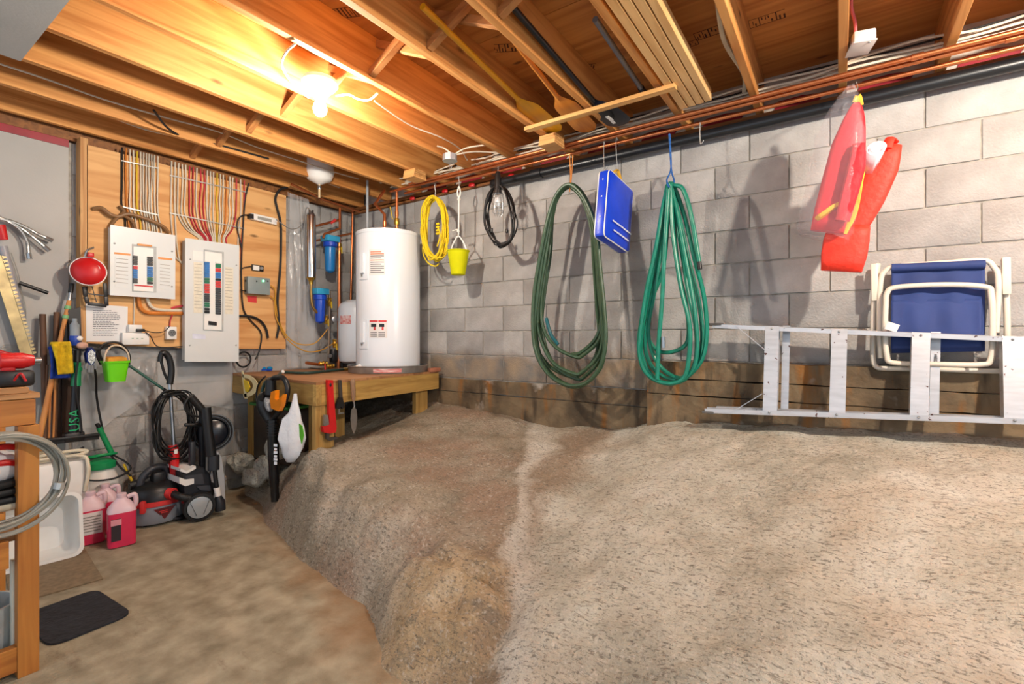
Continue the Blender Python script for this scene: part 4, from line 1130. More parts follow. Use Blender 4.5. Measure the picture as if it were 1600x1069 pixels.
# printed stamps on the subfloor plywood
M_ink = mat('stamp_ink', (74, 36, 16), .8)
def stamp(px, py, rot, seed, w=.12, hgt=.07):
    rnd = random.Random(seed); c = at(px, py, Z=ZS - .0006); ce = bpy.data.objects['ceiling']
    R = Matrix.Rotation(rot, 3, 'Z'); mb = MB()
    x = -w / 2
    while x < w / 2:
        b_ = rnd.uniform(.004, .014); hh = rnd.choice((hgt, hgt * .5, hgt * .3)); off = rnd.choice((0, hgt * .25, -hgt * .25)) if hh < hgt else 0
        mb.box(c + R @ V(x, off, 0), (b_ * .6, hh, .0006), R); x += b_ + .006
    mb.box(c + R @ V(0, hgt / 2, 0), (w, .004, .0006), R); mb.box(c + R @ V(0, -hgt / 2, 0), (w, .003, .0006), R)
    mb.build('stamp', M_ink, ce, smooth=False)
for a_ in ((1105, 52, .0, 1), (1198, 30, .0, 2, .16, .07), (790, 75, .5, 3), (918, 105, .5, 4, .09, .06), (540, 20, .4, 5), (1082, 68, .0, 6, .06, .05)): stamp(*a_)
# ================================================================== electrical board on the left wall
def crop(ox, oy, s): return lambda x, y: (ox + x * s, oy + y * s)
c4 = crop(140, 220, .3368)
XP = -4.062                                 # face of the plywood
M_ply = wood('board_plywood', (222, 172, 112), (196, 138, 78), 'Y', grain=.6, rand=.02)
M_stud = wood('stud_timber', (206, 160, 104), (170, 118, 66), 'Z', rand=.05)

def wpoly(pts, X): return [(at(px, py, X=X).y, at(px, py, X=X).z) for px, py in pts]
def wprism(pts, X, thick, taper=1.0, M=None):
    """Slab lying on the left wall: front face at X, going back by thick."""
    return MB().prism(wpoly(pts, X), thick, (X - thick / 2, 0, 0), (0, 1, 0), (0, 0, 1), taper=taper)
def wpath(pts, X, n=6, dx=None): 
    P = []
    for i, (px, py) in enumerate(pts):
        xx = X if not isinstance(X, (list, tuple)) else X[i]
        P.append(at(px, py, X=xx))
    return smoothpath(P, n)

t = thing('electrical_backboard', 'large plywood board carrying the breaker panels', 'board', at(290, 545, X=XP))
wprism([(136, 226), (447, 306), (446.5, 545), (320, 545), (190, 540), (136, 536)], XP, .018).build('sheet', M_ply, t, smooth=False)
a, b = at(127.5, 222, X=XP), at(127.5, 700, X=XP)
y0, y1 = at(119, 300, X=XP - .045).y, at(134.5, 300, X=XP).y
mb = MB(); mb.box((XP - .0445, (y0 + y1) / 2 + .01, 1.86), (.089, .04, 1.38), bev=.002); mb.build('stud', M_stud, t, smooth=False)
for yy in (1.55, 2.02, 2.38):
    mb = MB(); mb.box((XP - .052, yy, 1.86), (.066, .038, 1.3)); mb.build('stud', M_stud, t, smooth=False)

# --- breaker panels
M_panel = mat('panel_enamel', (214, 218, 218), 0.35, var=0.03, scale=3)
M_inner = mat('panel_insert', (232, 232, 228), 0.45, var=0.02)
M_lab = mat('cream_label', (222, 216, 198), 0.7, var=0.05, scale=60)
M_labt = mat('label_print', (150, 148, 140), 0.7)
M_orl = mat('orange_label', (226, 150, 84), 0.6)
BRK = {'k': M_black, 'b': mat('blue_tag', (40, 116, 186), .5), 'r': mat('red_tag', (206, 52, 52), .5), 'g': mat('green_tag', (22, 110, 78), .5), 'w': M_white, 's': mat('slate_blank', (52, 56, 62), .5)}
def wbox(pts, X, depth, bev=.003):
    """Bevelled box whose front face covers the given top-left/bottom-right points on plane X."""
    a, b = at(*pts[0], X=X), at(*pts[1], X=X)
    return MB().box(((X - depth / 2), (a.y + b.y) / 2, (a.z + b.z) / 2), (depth, abs(b.y - a.y), abs(a.z - b.z)), bev=bev)
def quad(name, c, pts, X, thick, m, parent, rim=0, label=None):
    o = wprism([c(*p) for p in pts], X, thick).build(name, m, parent, smooth=False, label=label); return o
def frame_ring(c, x0, y0, x1, y1, w, X, thick, m, parent, name='recess_frame'):
    mb = MB()
    for r in ((x0, y0, x1, y0 + w), (x0, y1 - w, x1, y1), (x0, y0 + w, x0 + w, y1 - w), (x1 - w, y0 + w, x1, y1 - w)):
        pl = wpoly([c(r[0], r[1]), c(r[2], r[1]), c(r[2], r[3]), c(r[0], r[3])], X); mb.prism(pl, thick, (X - thick / 2, 0, 0), (0, 1, 0), (0, 0, 1))
    return mb.build(name, m, parent, smooth=False)
def skew(c, k): return lambda x, y: (c(x, y)[0], c(x, y)[1])

def breakers(c, x0, x1, rows, X, parent, sl):
    """rows: list of (y0, y1, colour, count)"""
    for y0, y1, col, n in rows:
        h = (y1 - y0) / n
        for k in range(n):
            ya = y0 + k * h; d = 0
            pts = [c(x0, ya + h * .08), c(x1, ya + h * .08 + sl), c(x1, ya + h * .92 + sl), c(x0, ya + h * .92)]
            b = wprism(pts, X, .012).build('breaker', BRK[col], parent, smooth=False)

cA = crop(160, 340, .131)
XA = XP + .075
t = thing('breaker_panel', 'square pale-grey breaker panel with open cover window', 'breaker panel', at(222, 465, X=XA), group='breaker panels')
quad('box', cA, [(110, 100), (860, 215), (860, 960), (110, 915)], XA - .006, .066, M_panel, t)
quad('cover', cA, [(95, 85), (872, 212), (868, 975), (90, 925)], XA, .006, M_panel, t)
wprism([cA(355, 315), cA(645, 350), cA(645, 895), cA(355, 880)], XA + .004, .006).build('door_frame', mat('door_frame_grey', (176, 180, 180), .5), t, smooth=False)  # even grey for the door frame, darker than the panel cover
wprism([cA(372, 345), cA(610, 370), cA(610, 885), cA(372, 872)], XA + .007, .006).build('dead_front', M_inner, t, smooth=False)
breakers(cA, 370, 422, [(450, 562, 'k', 4), (574, 612, 'r', 2), (614, 722, 'b', 4), (724, 780, 's', 2)], XA + .016, t, 5)
breakers(cA, 538, 604, [(462, 572, 'k', 4), (580, 708, 'b', 5), (712, 762, 'g', 2), (764, 792, 'k', 1)], XA + .016, t, 6)
quad('label', cA, [(420, 308), (595, 330), (590, 350), (420, 332)], XA + .010, .003, M_orl, t)
quad('label', cA, [(140, 412), (335, 432), (335, 455), (140, 434)], XA + .0012, .0012, M_orl, t)
quad('label', cA, [(665, 470), (832, 488), (832, 512), (665, 494)], XA + .0012, .0012, M_orl, t)
quad('label', cA, [(378, 798), (602, 816), (602, 834), (378, 814)], XA + .0085, .0012, BRK['r'], t)
for x0, x1, y0, y1 in ((150, 320, 460, 830), (675, 820, 530, 850)):
    quad('label', cA, [(x0, y0), (x1, y0 + 18), (x1, y1 + 18), (x0, y1)], XA + .0012, .0012, M_panel, t)
    mb = MB()
    for k in range(7):
        yy = y0 + 25 + k * (y1 - y0 - 40) / 7
        mb.prism(wpoly([cA(x0 + 12, yy), cA(x1 - 12, yy + 14), cA(x1 - 12, yy + 19), cA(x0 + 12, yy + 5)], XA + .002), .001, (XA + .0016, 0, 0), (0, 1, 0), (0, 0, 1))
    o = mb.build('label_text', M_labt, t, smooth=False); o['kind'] = 'stuff'
for p in ((145, 308), (142, 762), (830, 405), (828, 823)):
    q = at(*cA(*p), X=XA); MB().lathe([(.006, 0), (.006, .002), (.003, .004)], 10, q, (1, 0, 0)).build('screw', M_steel, t)

cB = crop(280, 360, .1964)
XB = XP + .09
t = thing('breaker_panel', 'tall pale-grey breaker panel with two columns of breakers', 'breaker panel', at(330, 564, X=XB), group='breaker panels')
quad('box', cB, [(62, 75), (465, 130), (465, 1035), (58, 1035)], XB - .006, .08, M_panel, t)
quad('cover', cB, [(48, 60), (478, 120), (474, 1046), (45, 1046)], XB, .006, M_panel, t)
wprism([cB(197, 150), cB(356, 172), cB(352, 802), cB(192, 795)], XB + .004, .006).build('door_frame', MATS['door_frame_grey'], t, smooth=False)
wprism([cB(205, 165), cB(340, 185), cB(338, 795), cB(200, 788)], XB + .007, .006).build('dead_front', M_inner, t, smooth=False)
breakers(cB, 205, 243, [(232, 250, 'w', 1), (252, 375, 'b', 8), (377, 422, 'g', 2), (424, 500, 'r', 4), (502, 570, 's', 4), (572, 610, 'g', 2), (614, 660, 'k', 2)], XB + .016, t, 2)
breakers(cB, 292, 333, [(245, 262, 'w', 1), (264, 298, 'g', 2), (300, 330, 'r', 2), (333, 380, 'b', 3), (382, 400, 'k', 1), (402, 455, 'r', 3), (457, 668, 's', 12)], XB + .016, t, 3)
wprism([cB(237, 722), cB(300, 730), cB(300, 757), cB(237, 750)], XB + .02, .016).build('main_switch', M_black, t, smooth=False)
quad('label', cB, [(105, 820), (210, 830), (210, 868), (105, 860)], XB + .0012, .0012, mat('blue_white_label', (216, 220, 236), .6), t)
quad('label', cB, [(108, 160), (190, 170), (190, 245), (108, 238)], XB + .0012, .0012, M_white, t)
for x0, x1, y0, y1 in ((115, 187, 252, 655), (362, 430, 290, 665)):
    quad('label', cB, [(x0, y0), (x1, y0 + 6), (x1, y1 + 4), (x0, y1)], XB + .0012, .0012, M_lab, t)
    mb = MB()
    for k in range(14):
        yy = y0 + 15 + k * (y1 - y0 - 30) / 14
        mb.prism(wpoly([cB(x0 + 6, yy), cB(x1 - 6, yy + 5), cB(x1 - 6, yy + 8), cB(x0 + 6, yy + 3)], XB + .002), .001, (XB + .0016, 0, 0), (0, 1, 0), (0, 0, 1))
    o = mb.build('label_text', M_labt, t, smooth=False); o['kind'] = 'stuff'
for p in ((88, 230), (83, 914), (455, 278), (452, 914)):
    q = at(*cB(*p), X=XB); MB().lathe([(.006, 0), (.006, .002), (.003, .004)], 10, q, (1, 0, 0)).build('screw', M_steel, t)

# --- cables stapled up the board
CC = {'w': M_nmw, 'k': M_rubber, 'o': mat('orange_cable', (206, 122, 46), .5), 'y': mat('yellow_cable', (222, 186, 40), .5), 'r': mat('red_cable', (196, 56, 66), .5), 'n': mat('brown_cable', (128, 92, 56), .55)}
CN = {'w': 'white', 'k': 'black', 'o': 'orange', 'y': 'yellow', 'r': 'red'}
cnt = {}
def cab(col, pts, X, r, label, group=None, name='electrical_cable', flat=.6, n=5):
    mb = MB(); mb.tube(wpath(pts, X, n), r, 7, flat=flat); return mb.one(name, CC[col], label, 'cable', group)
rnd = random.Random(9)
left = [(150, 'k'), (169, 'o'), (187, 'w'), (203, 'w'), (220, 'y'), (236, 'w'), (250, 'w'), (263, 'w'), (275, 'w'), (287, 'w'), (301, 'w'), (316, 'w')]
nl = {c: sum(1 for _, q in left if q == c) for c in 'koyw'}
for i, (x, col) in enumerate(left):
    yt = 32 + (x - 150) * .24
    j = lambda: rnd.uniform(-2.5, 2.5)
    pts = [c4(x, yt), c4(x + j(), yt + 90), c4(x + j(), yt + 180), c4(x + j(), yt + 260), c4(x + 12 + j(), 360 + (x - 150) * .28), c4(x + 16, 420 + (x - 150) * .18)]
    lab = {'k': 'black cable at left edge of the bundle above the square panel', 'o': 'orange cable rising above the square breaker panel', 'y': 'yellow cable in the bundle above the square breaker panel'}.get(col, 'white cable in the stapled bundle above the square breaker panel')
    cab(col, pts, XP + .010, .0095 if col in 'ko' else .0082, lab, 'cables above the square panel')
right = [(380, 'w'), (396, 'w'), (413, 'w'), (429, 'w'), (445, 'w'), (464, 'r'), (481, 'r'), (497, 'w'), (514, 'r'), (531, 'r'), (546, 'w'), (560, 'w'), (574, 'w'), (591, 'y'), (606, 'w'), (620, 'w'), (635, 'o'), (650, 'w'), (664, 'w'), (681, 'r'), (700, 'w'), (717, 'r')]
for i, (x, col) in enumerate(right):
    yt = 95 + (x - 380) * .265
    j = lambda: rnd.uniform(-3, 3)
    if i < 2:
        pts = [c4(x, yt), c4(x + j(), 230), c4(x + j(), 350), c4(x + 8, 480), c4(x + 22, 545 + 12 * i), c4(448, 570 + 12 * i)]
    elif x > 690:
        pts = [c4(x, yt), c4(x + j(), 320), c4(x - 6, 400), c4(x - 12, 470), c4(x - 14, 560)]
    else:
        tx = 505 + (x - 413) * .48
        pts = [c4(x, yt), c4(x + j(), yt + 70), c4(x + j() - 2, 280), c4(x - 2 + j(), 345), c4((x * .6 + tx * .4), 410), c4(tx, 450), c4(tx + 2, 480)]
    lab = 'yellow cable fanning into the top of the tall panel' if col == 'y' else 'orange cable fanning into the top of the tall panel' if col == 'o' else 'red cable fanning down into the top of the tall panel' if (col == 'r' and x < 690) else 'red cable at right edge of the bundle above the tall panel' if col == 'r' else 'white cable bending into the left side of the tall panel' if i < 2 else 'white cable running down past the right of the tall panel' if x > 690 else 'white cable fanning down into the top of the tall panel'
    cab(col, pts, XP + .010, .0086, lab, 'cables above the tall panel')
for pts in ([(148, 92), (322, 128)], [(150, 305), (320, 345)], [(372, 160), (735, 240)], [(372, 335), (720, 408)]):
    a, b = at(*c4(*pts[0]), X=XP + .018), at(*c4(*pts[1]), X=XP + .018)
    mb = MB(); mb.bar(a, b, .002, .008, up=(0, 0, 1))
    nm = {148: 'upper metal strap across the left cable bundle', 150: 'lower metal strap across the left cable bundle'}.get(pts[0][0]) or ('upper metal strap across the right cable bundle' if pts[0][1] < 200 else 'lower metal strap across the right cable bundle')
    mb.one('cable_strap', M_wire, nm, 'strap', 'cable straps')
cab('n', [c4(15, 316), c4(55, 312), c4(95, 342), c4(135, 352), c4(175, 340), c4(230, 352), c4(300, 378), c4(345, 402), c4(368, 428)], [XP + .012, XP + .03, XP + .035, XP + .03, XP + .035, XP + .035, XP + .035, XP + .03, XP + .02], .013, 'thick brown sheathed cable draped over the square panel', flat=1)
cab('n', [c4(140, 300), c4(160, 330), c4(120, 365), c4(100, 395), c4(106, 420)], XP + .028, .011, 'short brown cable curling behind the top left of the square panel', flat=1)
cab('n', [c4(150, 345), c4(185, 362), c4(205, 385), c4(215, 420)], XP + .03, .010, 'brown cable dropping into the top of the square panel', flat=1)
cab('w', [c4(207, 725), c4(206, 790), c4(205, 858)], XP + .01, .006, 'white cable dropping from the square panel to the white outlet box')
cab('o', [c4(228, 728), c4(235, 770), c4(265, 796), c4(330, 800), c4(446, 801)], XP + .02, .013, 'thick orange cable between the two breaker panels', flat=1)
cab('w', [c4(266, 730), c4(285, 768), c4(330, 785), c4(446, 788)], XP + .02, .011, 'thick white cable between the two breaker panels', flat=1)
cab('r', [c4(380, 778), c4(405, 770), c4(446, 766)], XP + .02, .008, 'short red cable at the left side of the tall panel')
cab('r', [c4(372, 862), c4(374, 835), c4(384, 808)], XP + .02, .007, 'red cable end above the round socket')

# outlets
t = thing('outlet_box', 'white surface outlet box with adapter under the square panel', 'outlet', at(*c4(215, 948), X=XP + .04))
wbox([c4(152, 890), c4(278, 946)], XP + .04, .04, .004).build('box', M_white, t)
wbox([c4(182, 853), c4(246, 890)], XP + .045, .045, .006).build('adapter', M_white, t)
wbox([c4(218, 872), c4(258, 886)], XP + .06, .02, .004).build('plug', M_black, t)
mb = MB()
for k in range(3): mb.box(at(*c4(200 + 22 * k, 918), X=XP + .0405), (.001, .012, .004)); 
o = mb.build('slots', mat('green_print', (70, 130, 80), .6), t); o['kind'] = 'stuff'
t = thing('socket', 'white box with round grey socket beside the tall panel', 'outlet', at(*c4(382, 922), X=XP + .04))
wbox([c4(358, 862), c4(406, 922)], XP + .045, .045, .006).build('box', M_white, t)
q = at(*c4(383, 892), X=XP + .046); MB().lathe([(.024, 0), (.024, .003), (.020, .004), (.018, .001)], 20, q, (1, 0, 0)).build('face', mat('socket_grey', (110, 112, 114), .5), t)
for dy, dz in ((-.007, .004), (.007, .004), (0, -.009)): MB().box(q + V(.004, dy, dz), (.003, .003, .007)).build('slot', M_black, t)
cab('k', [c4(255, 880), c4(300, 890), c4(345, 885), c4(372, 860)], XP + .05, .003, 'thin black cord from the adapter up to the red cable end', flat=1)
cab('k', [c4(255, 884), c4(285, 910), c4(300, 940), c4(330, 958), c4(430, 955)], XP + .05, .0035, 'thin black cord drooping from the adapter toward the tall panel', flat=1)

# right-hand side of the board
M_grey = mat('grey_enamel', (134, 146, 146), .4, var=.05)
t = thing('control_box', 'grey control box with green indicator light on the plywood', 'control box', at(404, 462, X=XP + .06))
a = wbox([c4(735, 628), c4(838, 716)], XP + .065, .065, .004).build('box', M_grey, t)
q = at(*c4(806, 650), X=XP + .066); MB().ball(q, .008, 10).build('indicator', mat('green_led', (120, 255, 170), .3, emit=(90, 255, 150), estr=6), t)
for xx in (775, 826): MB().lathe([(.006, 0), (.006, .003)], 10, at(*c4(xx, 652), X=XP + .066), (1, 0, 0)).build('knob', M_black, t)
for yy in (650, 696): MB().cyl(at(*c4(722, yy), X=XP + .03), at(*c4(738, yy), X=XP + .03), .008, n=10).build('gland', M_black, t)
quad('sticker', c4, [(730, 718), (775, 722), (775, 752), (735, 748)], XP + .0015, .001, BRK['r'], t)
t = thing('switch_plate', 'small metal switch with round knob above the grey control box', 'switch', at(400, 424, X=XP + .02))
wbox([c4(754, 573), c4(808, 607)], XP + .016, .016, .002).build('plate', M_black, t)
wbox([c4(760, 577), c4(788, 603)], XP + .020, .006, .002).build('face', M_white, t)
MB().lathe([(.014, 0), (.016, .006), (.012, .016)], 14, at(*c4(795, 592), X=XP + .018), (1, 0, 0)).build('knob', M_steel, t)
t = thing('lamp_ballast', 'long white ballast box with black end high on the plywood', 'ballast', at(412, 350, X=XP + .03))
quad('case', c4, [(752, 335), (870, 362), (868, 390), (752, 363)], XP + .04, .038, M_white, t)
quad('end_cap', c4, [(742, 338), (762, 340), (762, 364), (742, 358)], XP + .042, .038, M_black, t)
quad('label', c4, [(780, 350), (845, 364), (845, 378), (780, 364)], XP + .0412, .001, M_labt, t)
cab('k', [c4(748, 346), c4(715, 345), c4(692, 362), c4(684, 395), c4(692, 440), c4(706, 500)], XP + .02, .005, 'black lead curving left from the white ballast box', flat=1)
cab('k', [c4(738, 198), c4(722, 270), c4(712, 400), c4(706, 520), c4(704, 640), c4(712, 770), c4(740, 825), c4(790, 880), c4(797, 920), c4(785, 980), c4(768, 1015)], XP + .016, .006, 'long thin black cable running down the plywood beside the tall panel', flat=1)
cab('k', [c4(918, 215), c4(880, 230), c4(862, 270), c4(872, 320), c4(886, 380), c4(888, 480), c4(884, 600), c4(872, 740), c4(878, 850), c4(868, 915)], XP + .02, .010, 'thick black cable hanging down the right side of the plywood', flat=1)
cab('k', [c4(688, 812), c4(750, 816), c4(795, 838), c4(818, 872), c4(828, 915)], XP + .02, .010, 'short thick black cable stub bending below the grey control box', flat=1)
cab('k', [c4(700, 605), c4(712, 590), c4(752, 582)], XP + .02, .004, 'thin black lead to the small metal switch', flat=1)
cab('k', [c4(700, 690), c4(708, 696), c4(724, 694)], XP + .025, .004, 'thin black lead into lower left of grey control box', flat=1)
t = MB(); cc = at(*c4(715, 1015), X=XP - .02)
pts = []
for k in range(60):
    a = k / 60 * 2 * PI * 2.9 + 1.2; pts.append(cc + V(.01 * math.sin(k * .3), math.cos(a) * .062, math.sin(a) * .062))
t.tube(pts, .007, 7); t.one('cable_coil', M_rubber, 'small coil of black cable under the lower right of the tall panel', 'cable')
c3 = crop(360, 420, .1683)
t = MB(); t.tube(wpath([c3(375, 155), c3(412, 195), c3(418, 290), c3(440, 440), c3(500, 590), c3(590, 680), (478, 539), c3(800, 680), c3(905, 560)], [XP + .03, XP + .03, XP + .02, XP + .02, XP + .03, XP + .06, XP + .08, XP + .1, XP + .12], 6), .005, 7); t.one('water_tube', mat('amber_tube', (206, 150, 40), .4), 'upper amber tube sagging from the grey box to the copper manifold', 'tube')
t = MB(); t.tube(wpath([c3(370, 250), c3(408, 300), c3(425, 450), c3(510, 630), c3(620, 730), c3(730, 772), c3(850, 755), c3(945, 700)], [XP + .03, XP + .025, XP + .025, XP + .03, XP + .06, XP + .08, XP + .1, XP + .14], 6), .005, 7); t.one('water_tube', MATS['amber_tube'], 'lower amber tube sagging from the grey box to the copper manifold', 'tube')

# notice in a plastic sleeve
t = thing('paper_notice', 'typed notice in a plastic sleeve pinned to the plywood', 'notice', at(168, 534, X=XP + .002))
cN = crop(60, 440, .131)
quad('sheet', cN, [(565, 262), (1066, 300), (1062, 722), (570, 716)], XP + .003, .002, mat('paper', (226, 226, 226), .5, var=.02), t)
mb = MB(); rnd = random.Random(6)
for k in range(15):
    yy = 345 + k * 21; x1 = rnd.choice((960, 975, 940, 900, 870))
    x = 650
    while x < x1:
        w = rnd.uniform(14, 40); x2 = min(x + w, x1)
        mb.prism(wpoly([cN(x, yy), cN(x2, yy), cN(x2, yy + 7), cN(x, yy + 7)], XP + .0038), .0006, (XP + .0035, 0, 0), (0, 1, 0), (0, 0, 1)); x = x2 + 6
o = mb.build('text_lines', mat('print_grey', (96, 98, 108), .7), t, smooth=False); o['kind'] = 'stuff'

# clear vapour-barrier film along the wall beside and below the board
M_poly = mat('vapour_film', (236, 238, 240), .12, var=.02, alpha=.3, bump=1.0, bscale=6)
rnd = random.Random(12)
def film(label, pts, X, amp, nu=14, nv=18):
    P = [at(*p, X=X) for p in pts]
    mb = MB()
    def f(u, v):
        p = P[0].lerp(P[1], u).lerp(P[3].lerp(P[2], u), v)
        return p + V(amp * (noise.noise(V(u * 5, v * 3, X * 9)) + .6 * noise.noise(V(u * 11, v * 2, 3))), 0, 0)
    mb.grid(f, nu, nv); mb.one('vapour_sheet', M_poly, label, 'plastic sheet', 'clear plastic sheets', recalc=False)
film('clear plastic sheet hanging between plywood and silver filter tube', [(449, 300), (482, 312), (500, 575), (449, 575)], -4.10, .03)
film('clear plastic sheet sagging below the tall breaker panel', [(245, 548), (362, 548), (364, 640), (248, 620)], -4.12, .02)
film('clear plastic sheet behind the green bucket', [(120, 545), (246, 548), (236, 615), (128, 690)], -4.115, .025)

# ================================================================== hung tools at far left
t = thing('red_dish', 'round red plastic dish with white rim hanging on the stud', 'dish', at(138, 450, X=-3.98))
q = at(138, 424, X=-3.97); ax = V(.88, -.36, .12).normalized()
MB().lathe([(.001, .045), (.026, .044), (.06, .034), (.085, .012), (.092, 0), (.088, -.004), (.08, .006), (.001, .036)], 32, q, ax, close=False, sx=.95).build('shell', M_red, t)
pts = [];
zz = ax; xx = zz.orthogonal().normalized(); yy = zz.cross(xx)
MB().tube([q + xx * math.cos(2 * PI * k / 32) * .0875 + yy * math.sin(2 * PI * k / 32) * .092 for k in range(32)], .004, 6, closed=True).build('rim', M_white, t)
qq = q + ax * .04 + V(0, .03, .005)
MB().tube([qq + xx * math.cos(2 * PI * k / 20) * .035 + yy * math.sin(2 * PI * k / 20) * .027 for k in range(20)], .0022, 6, closed=True).build('printed_ring', M_white, t)
MB().ball(qq, .018, 12, (.6, 1, .8)).build('boss', M_red, t)
MB().tube(smoothpath([q + V(.01, -.02, .09), q + V(.02, -.01, .13), q + V(.0, .02, .15), q + V(-.02, .03, .16)], 5), .006, 8).build('hanger', M_steel, t)
MB().box(q + V(.0, .01, .105), (.03, .035, .03), bev=.006).build('lug', M_red, t)
t = thing('black_bracket', 'black square tool frame hanging below the red dish', 'tool frame', at(150, 477, X=XP + .04))
P = [at(*cN(*p), X=XP + .05) for p in ((548, 60), (565, 180), (590, 262), (812, 290), (805, 180), (790, 20))]
mb = MB()
for a, b in zip(P, P[1:]): mb.bar(a, b, .022, .016, up=(1, 0, 0), bev=.003)
mb.build('frame', M_black, t)
MB().bar(at(*cN(590, 145), X=XP + .05), at(*cN(800, 170), X=XP + .05), .01, .008).build('cross_bar', M_black, t)
MB().bar(at(*cN(640, 60), X=XP + .04), at(*cN(692, 245), X=XP + .04), .004, .004).build('wire', M_black, t)

def rod(name, label, a, b, r, m, cat='pole', r2=None, group=None):
    mb = MB(); mb.tube([a, b], [r, r2 or r], 12); return mb.one(name, m, label, cat, group)
M_dkw = wood('dark_handle', (104, 70, 46), (70, 44, 28), 'Z', rand=.1, knots=False)
M_ltw = wood('handle_wood', (206, 142, 78), (176, 108, 54), 'Z', rand=.05, knots=False)
rod('broom_pole', 'dark brown round handle standing against the grey wall', at(66.5, 491, X=-4.09), at(72, 690, X=-4.02), .016, M_dkw, 'pole', group='tool poles')
rod('broom_pole', 'short dark brown handle beside the taped wooden one', at(88.5, 488, X=-4.10), at(84, 700, X=-4.05), .015, M_dkw, 'pole', group='tool poles')
t = thing('broom_pole', 'long wooden handle with black tip and green tape', 'handle', at(60, 690, X=-3.98), group='tool handles')
a, b = at(108, 470, X=-4.06), at(60, 690, X=-3.96)
MB().tube([a, b], [.012, .016], 12).build('shaft', M_ltw, t)
tp = at(112.5, 443, X=-4.07)
MB().tube([a, a.lerp(tp, .5)], .010, 10).build('ferrule', M_steel, t)
MB().tube([a.lerp(tp, .45), tp], .013, 10).build('tip', M_black, t)
for f in (.04, .11): MB().tube([a.lerp(b, f), a.lerp(b, f + .025)], .0165, 12).build('tape', mat('green_tape', (120, 176, 120), .5), t)
for k, (x0, x1, nm) in enumerate(((84, 97, 'left'), (97, 112, 'right'))):
    t0 = wprism([(x0, 560), (x1, 560), (x1, 690), (x0, 690)], -4.09 + .01 * k, .02)
    t0.one('dark_plank', wood('aged_plank', (70, 48, 34), (46, 30, 20), 'Z', rand=.15), 'dark aged plank behind the cloths, ' + nm + ' of the pair', 'plank', 'dark planks behind the cloths', smooth=False)
for k, (xa, xb, nm) in enumerate(((74, 70, 'nearest the wooden handle'), (80, 76, 'between the wooden handle and the planks'), (87, 83, 'right before the planks'))):
    rod('thin_rod', 'thin tool rod standing ' + nm, at(xa, 570, X=-4.05), at(xb, 692, X=-4.0), .006, M_ltw if k else M_dkw, 'rod', group='thin rods')

def cloth(name, label, pts, X, m, amp=.012, solid=.006):
    P = [at(*p, X=X) for p in pts]; mb = MB()
    def f(u, v):
        p = P[0].lerp(P[1], u).lerp(P[3].lerp(P[2], u), v)
        return p + V(amp * math.sin(u * 7 + v * 3) + .01 * noise.noise(V(u * 4, v * 5, X * 3)), 0, 0)
    mb.grid(f, 14, 14)
    # folded-over top edge
    P2 = [P[0] + V(-.03, 0, -.002), P[1] + V(-.03, 0, -.002)]
    mb.grid(lambda u, v: P[0].lerp(P[1], u) * (1 - v) + P2[0].lerp(P2[1], u) * v + V(amp * math.sin(u * 7), 0, .012 * math.sin(v * PI)), 14, 4)
    mb.v = mb.v; return mb.one(name, m, label, 'cloth', 'hung cleaning cloths', solid=solid, recalc=False)
cloth('cleaning_cloth', 'yellow cleaning cloth hung over the rack at left', [(80, 538), (110, 537), (115, 583), (91, 586)], -3.92, mat('yellow_cloth', (206, 170, 20), .9, var=.2, scale=30, bump=.4))
cloth('cleaning_cloth', 'royal-blue cloth hanging behind the yellow one', [(77, 545), (100, 543), (111, 590), (79, 592)], -3.95, mat('blue_cloth', (24, 58, 150), .9, var=.2, scale=30, bump=.4))
# rack rail
t = thing('tool_rack', 'black wall rack rail holding the cloths and floor tool', 'rack', at(120, 548, X=-4.0))
MB().bar(at(100, 546, X=-3.99), at(157, 546, X=-3.99), .02, .02, up=(0, 0, 1), bev=.003).build('rail', M_black, t)
for px in (104, 130, 152): MB().bar(at(px, 546, X=-4.0), at(px, 546, X=-4.145), .014, .014).build('arm', M_black, t)
wprism([(106, 485), (126, 480), (128, 540), (108, 545)], -4.04, .03).build('back_plate', M_black, t)
# bottle with blue cap
q = at(116.5, 540, X=-3.97)
t = thing('spray_bottle', 'clear bottle with blue and white label on the rack', 'bottle', q)
MB().lathe([(.001, .0), (.022, .0), (.024, .01), (.024, .13), (.016, .14), (.012, .15), (.012, .17), (.001, .171)], 16, q).build('body', mat('clear_plastic', (196, 206, 214), .2, trans=.5), t)
MB().lathe([(.0245, .0), (.026, .002), (.026, .06), (.0245, .062)], 16, q).build('label', mat('bottle_blue', (24, 64, 160), .5), t)
MB().ball(q + V(.022, .02, .045), .016, 10, (.6, 1, 1)).build('label_white', M_white, t)
q = at(128, 540, X=-3.95); MB().ball(q, .028, 12, (.8, 1.1, .8)).one('sponge', mat('pink_sponge', (206, 164, 146), .9, bump=.6), 'pale pink sponge beside the blue-labelled bottle', 'sponge')
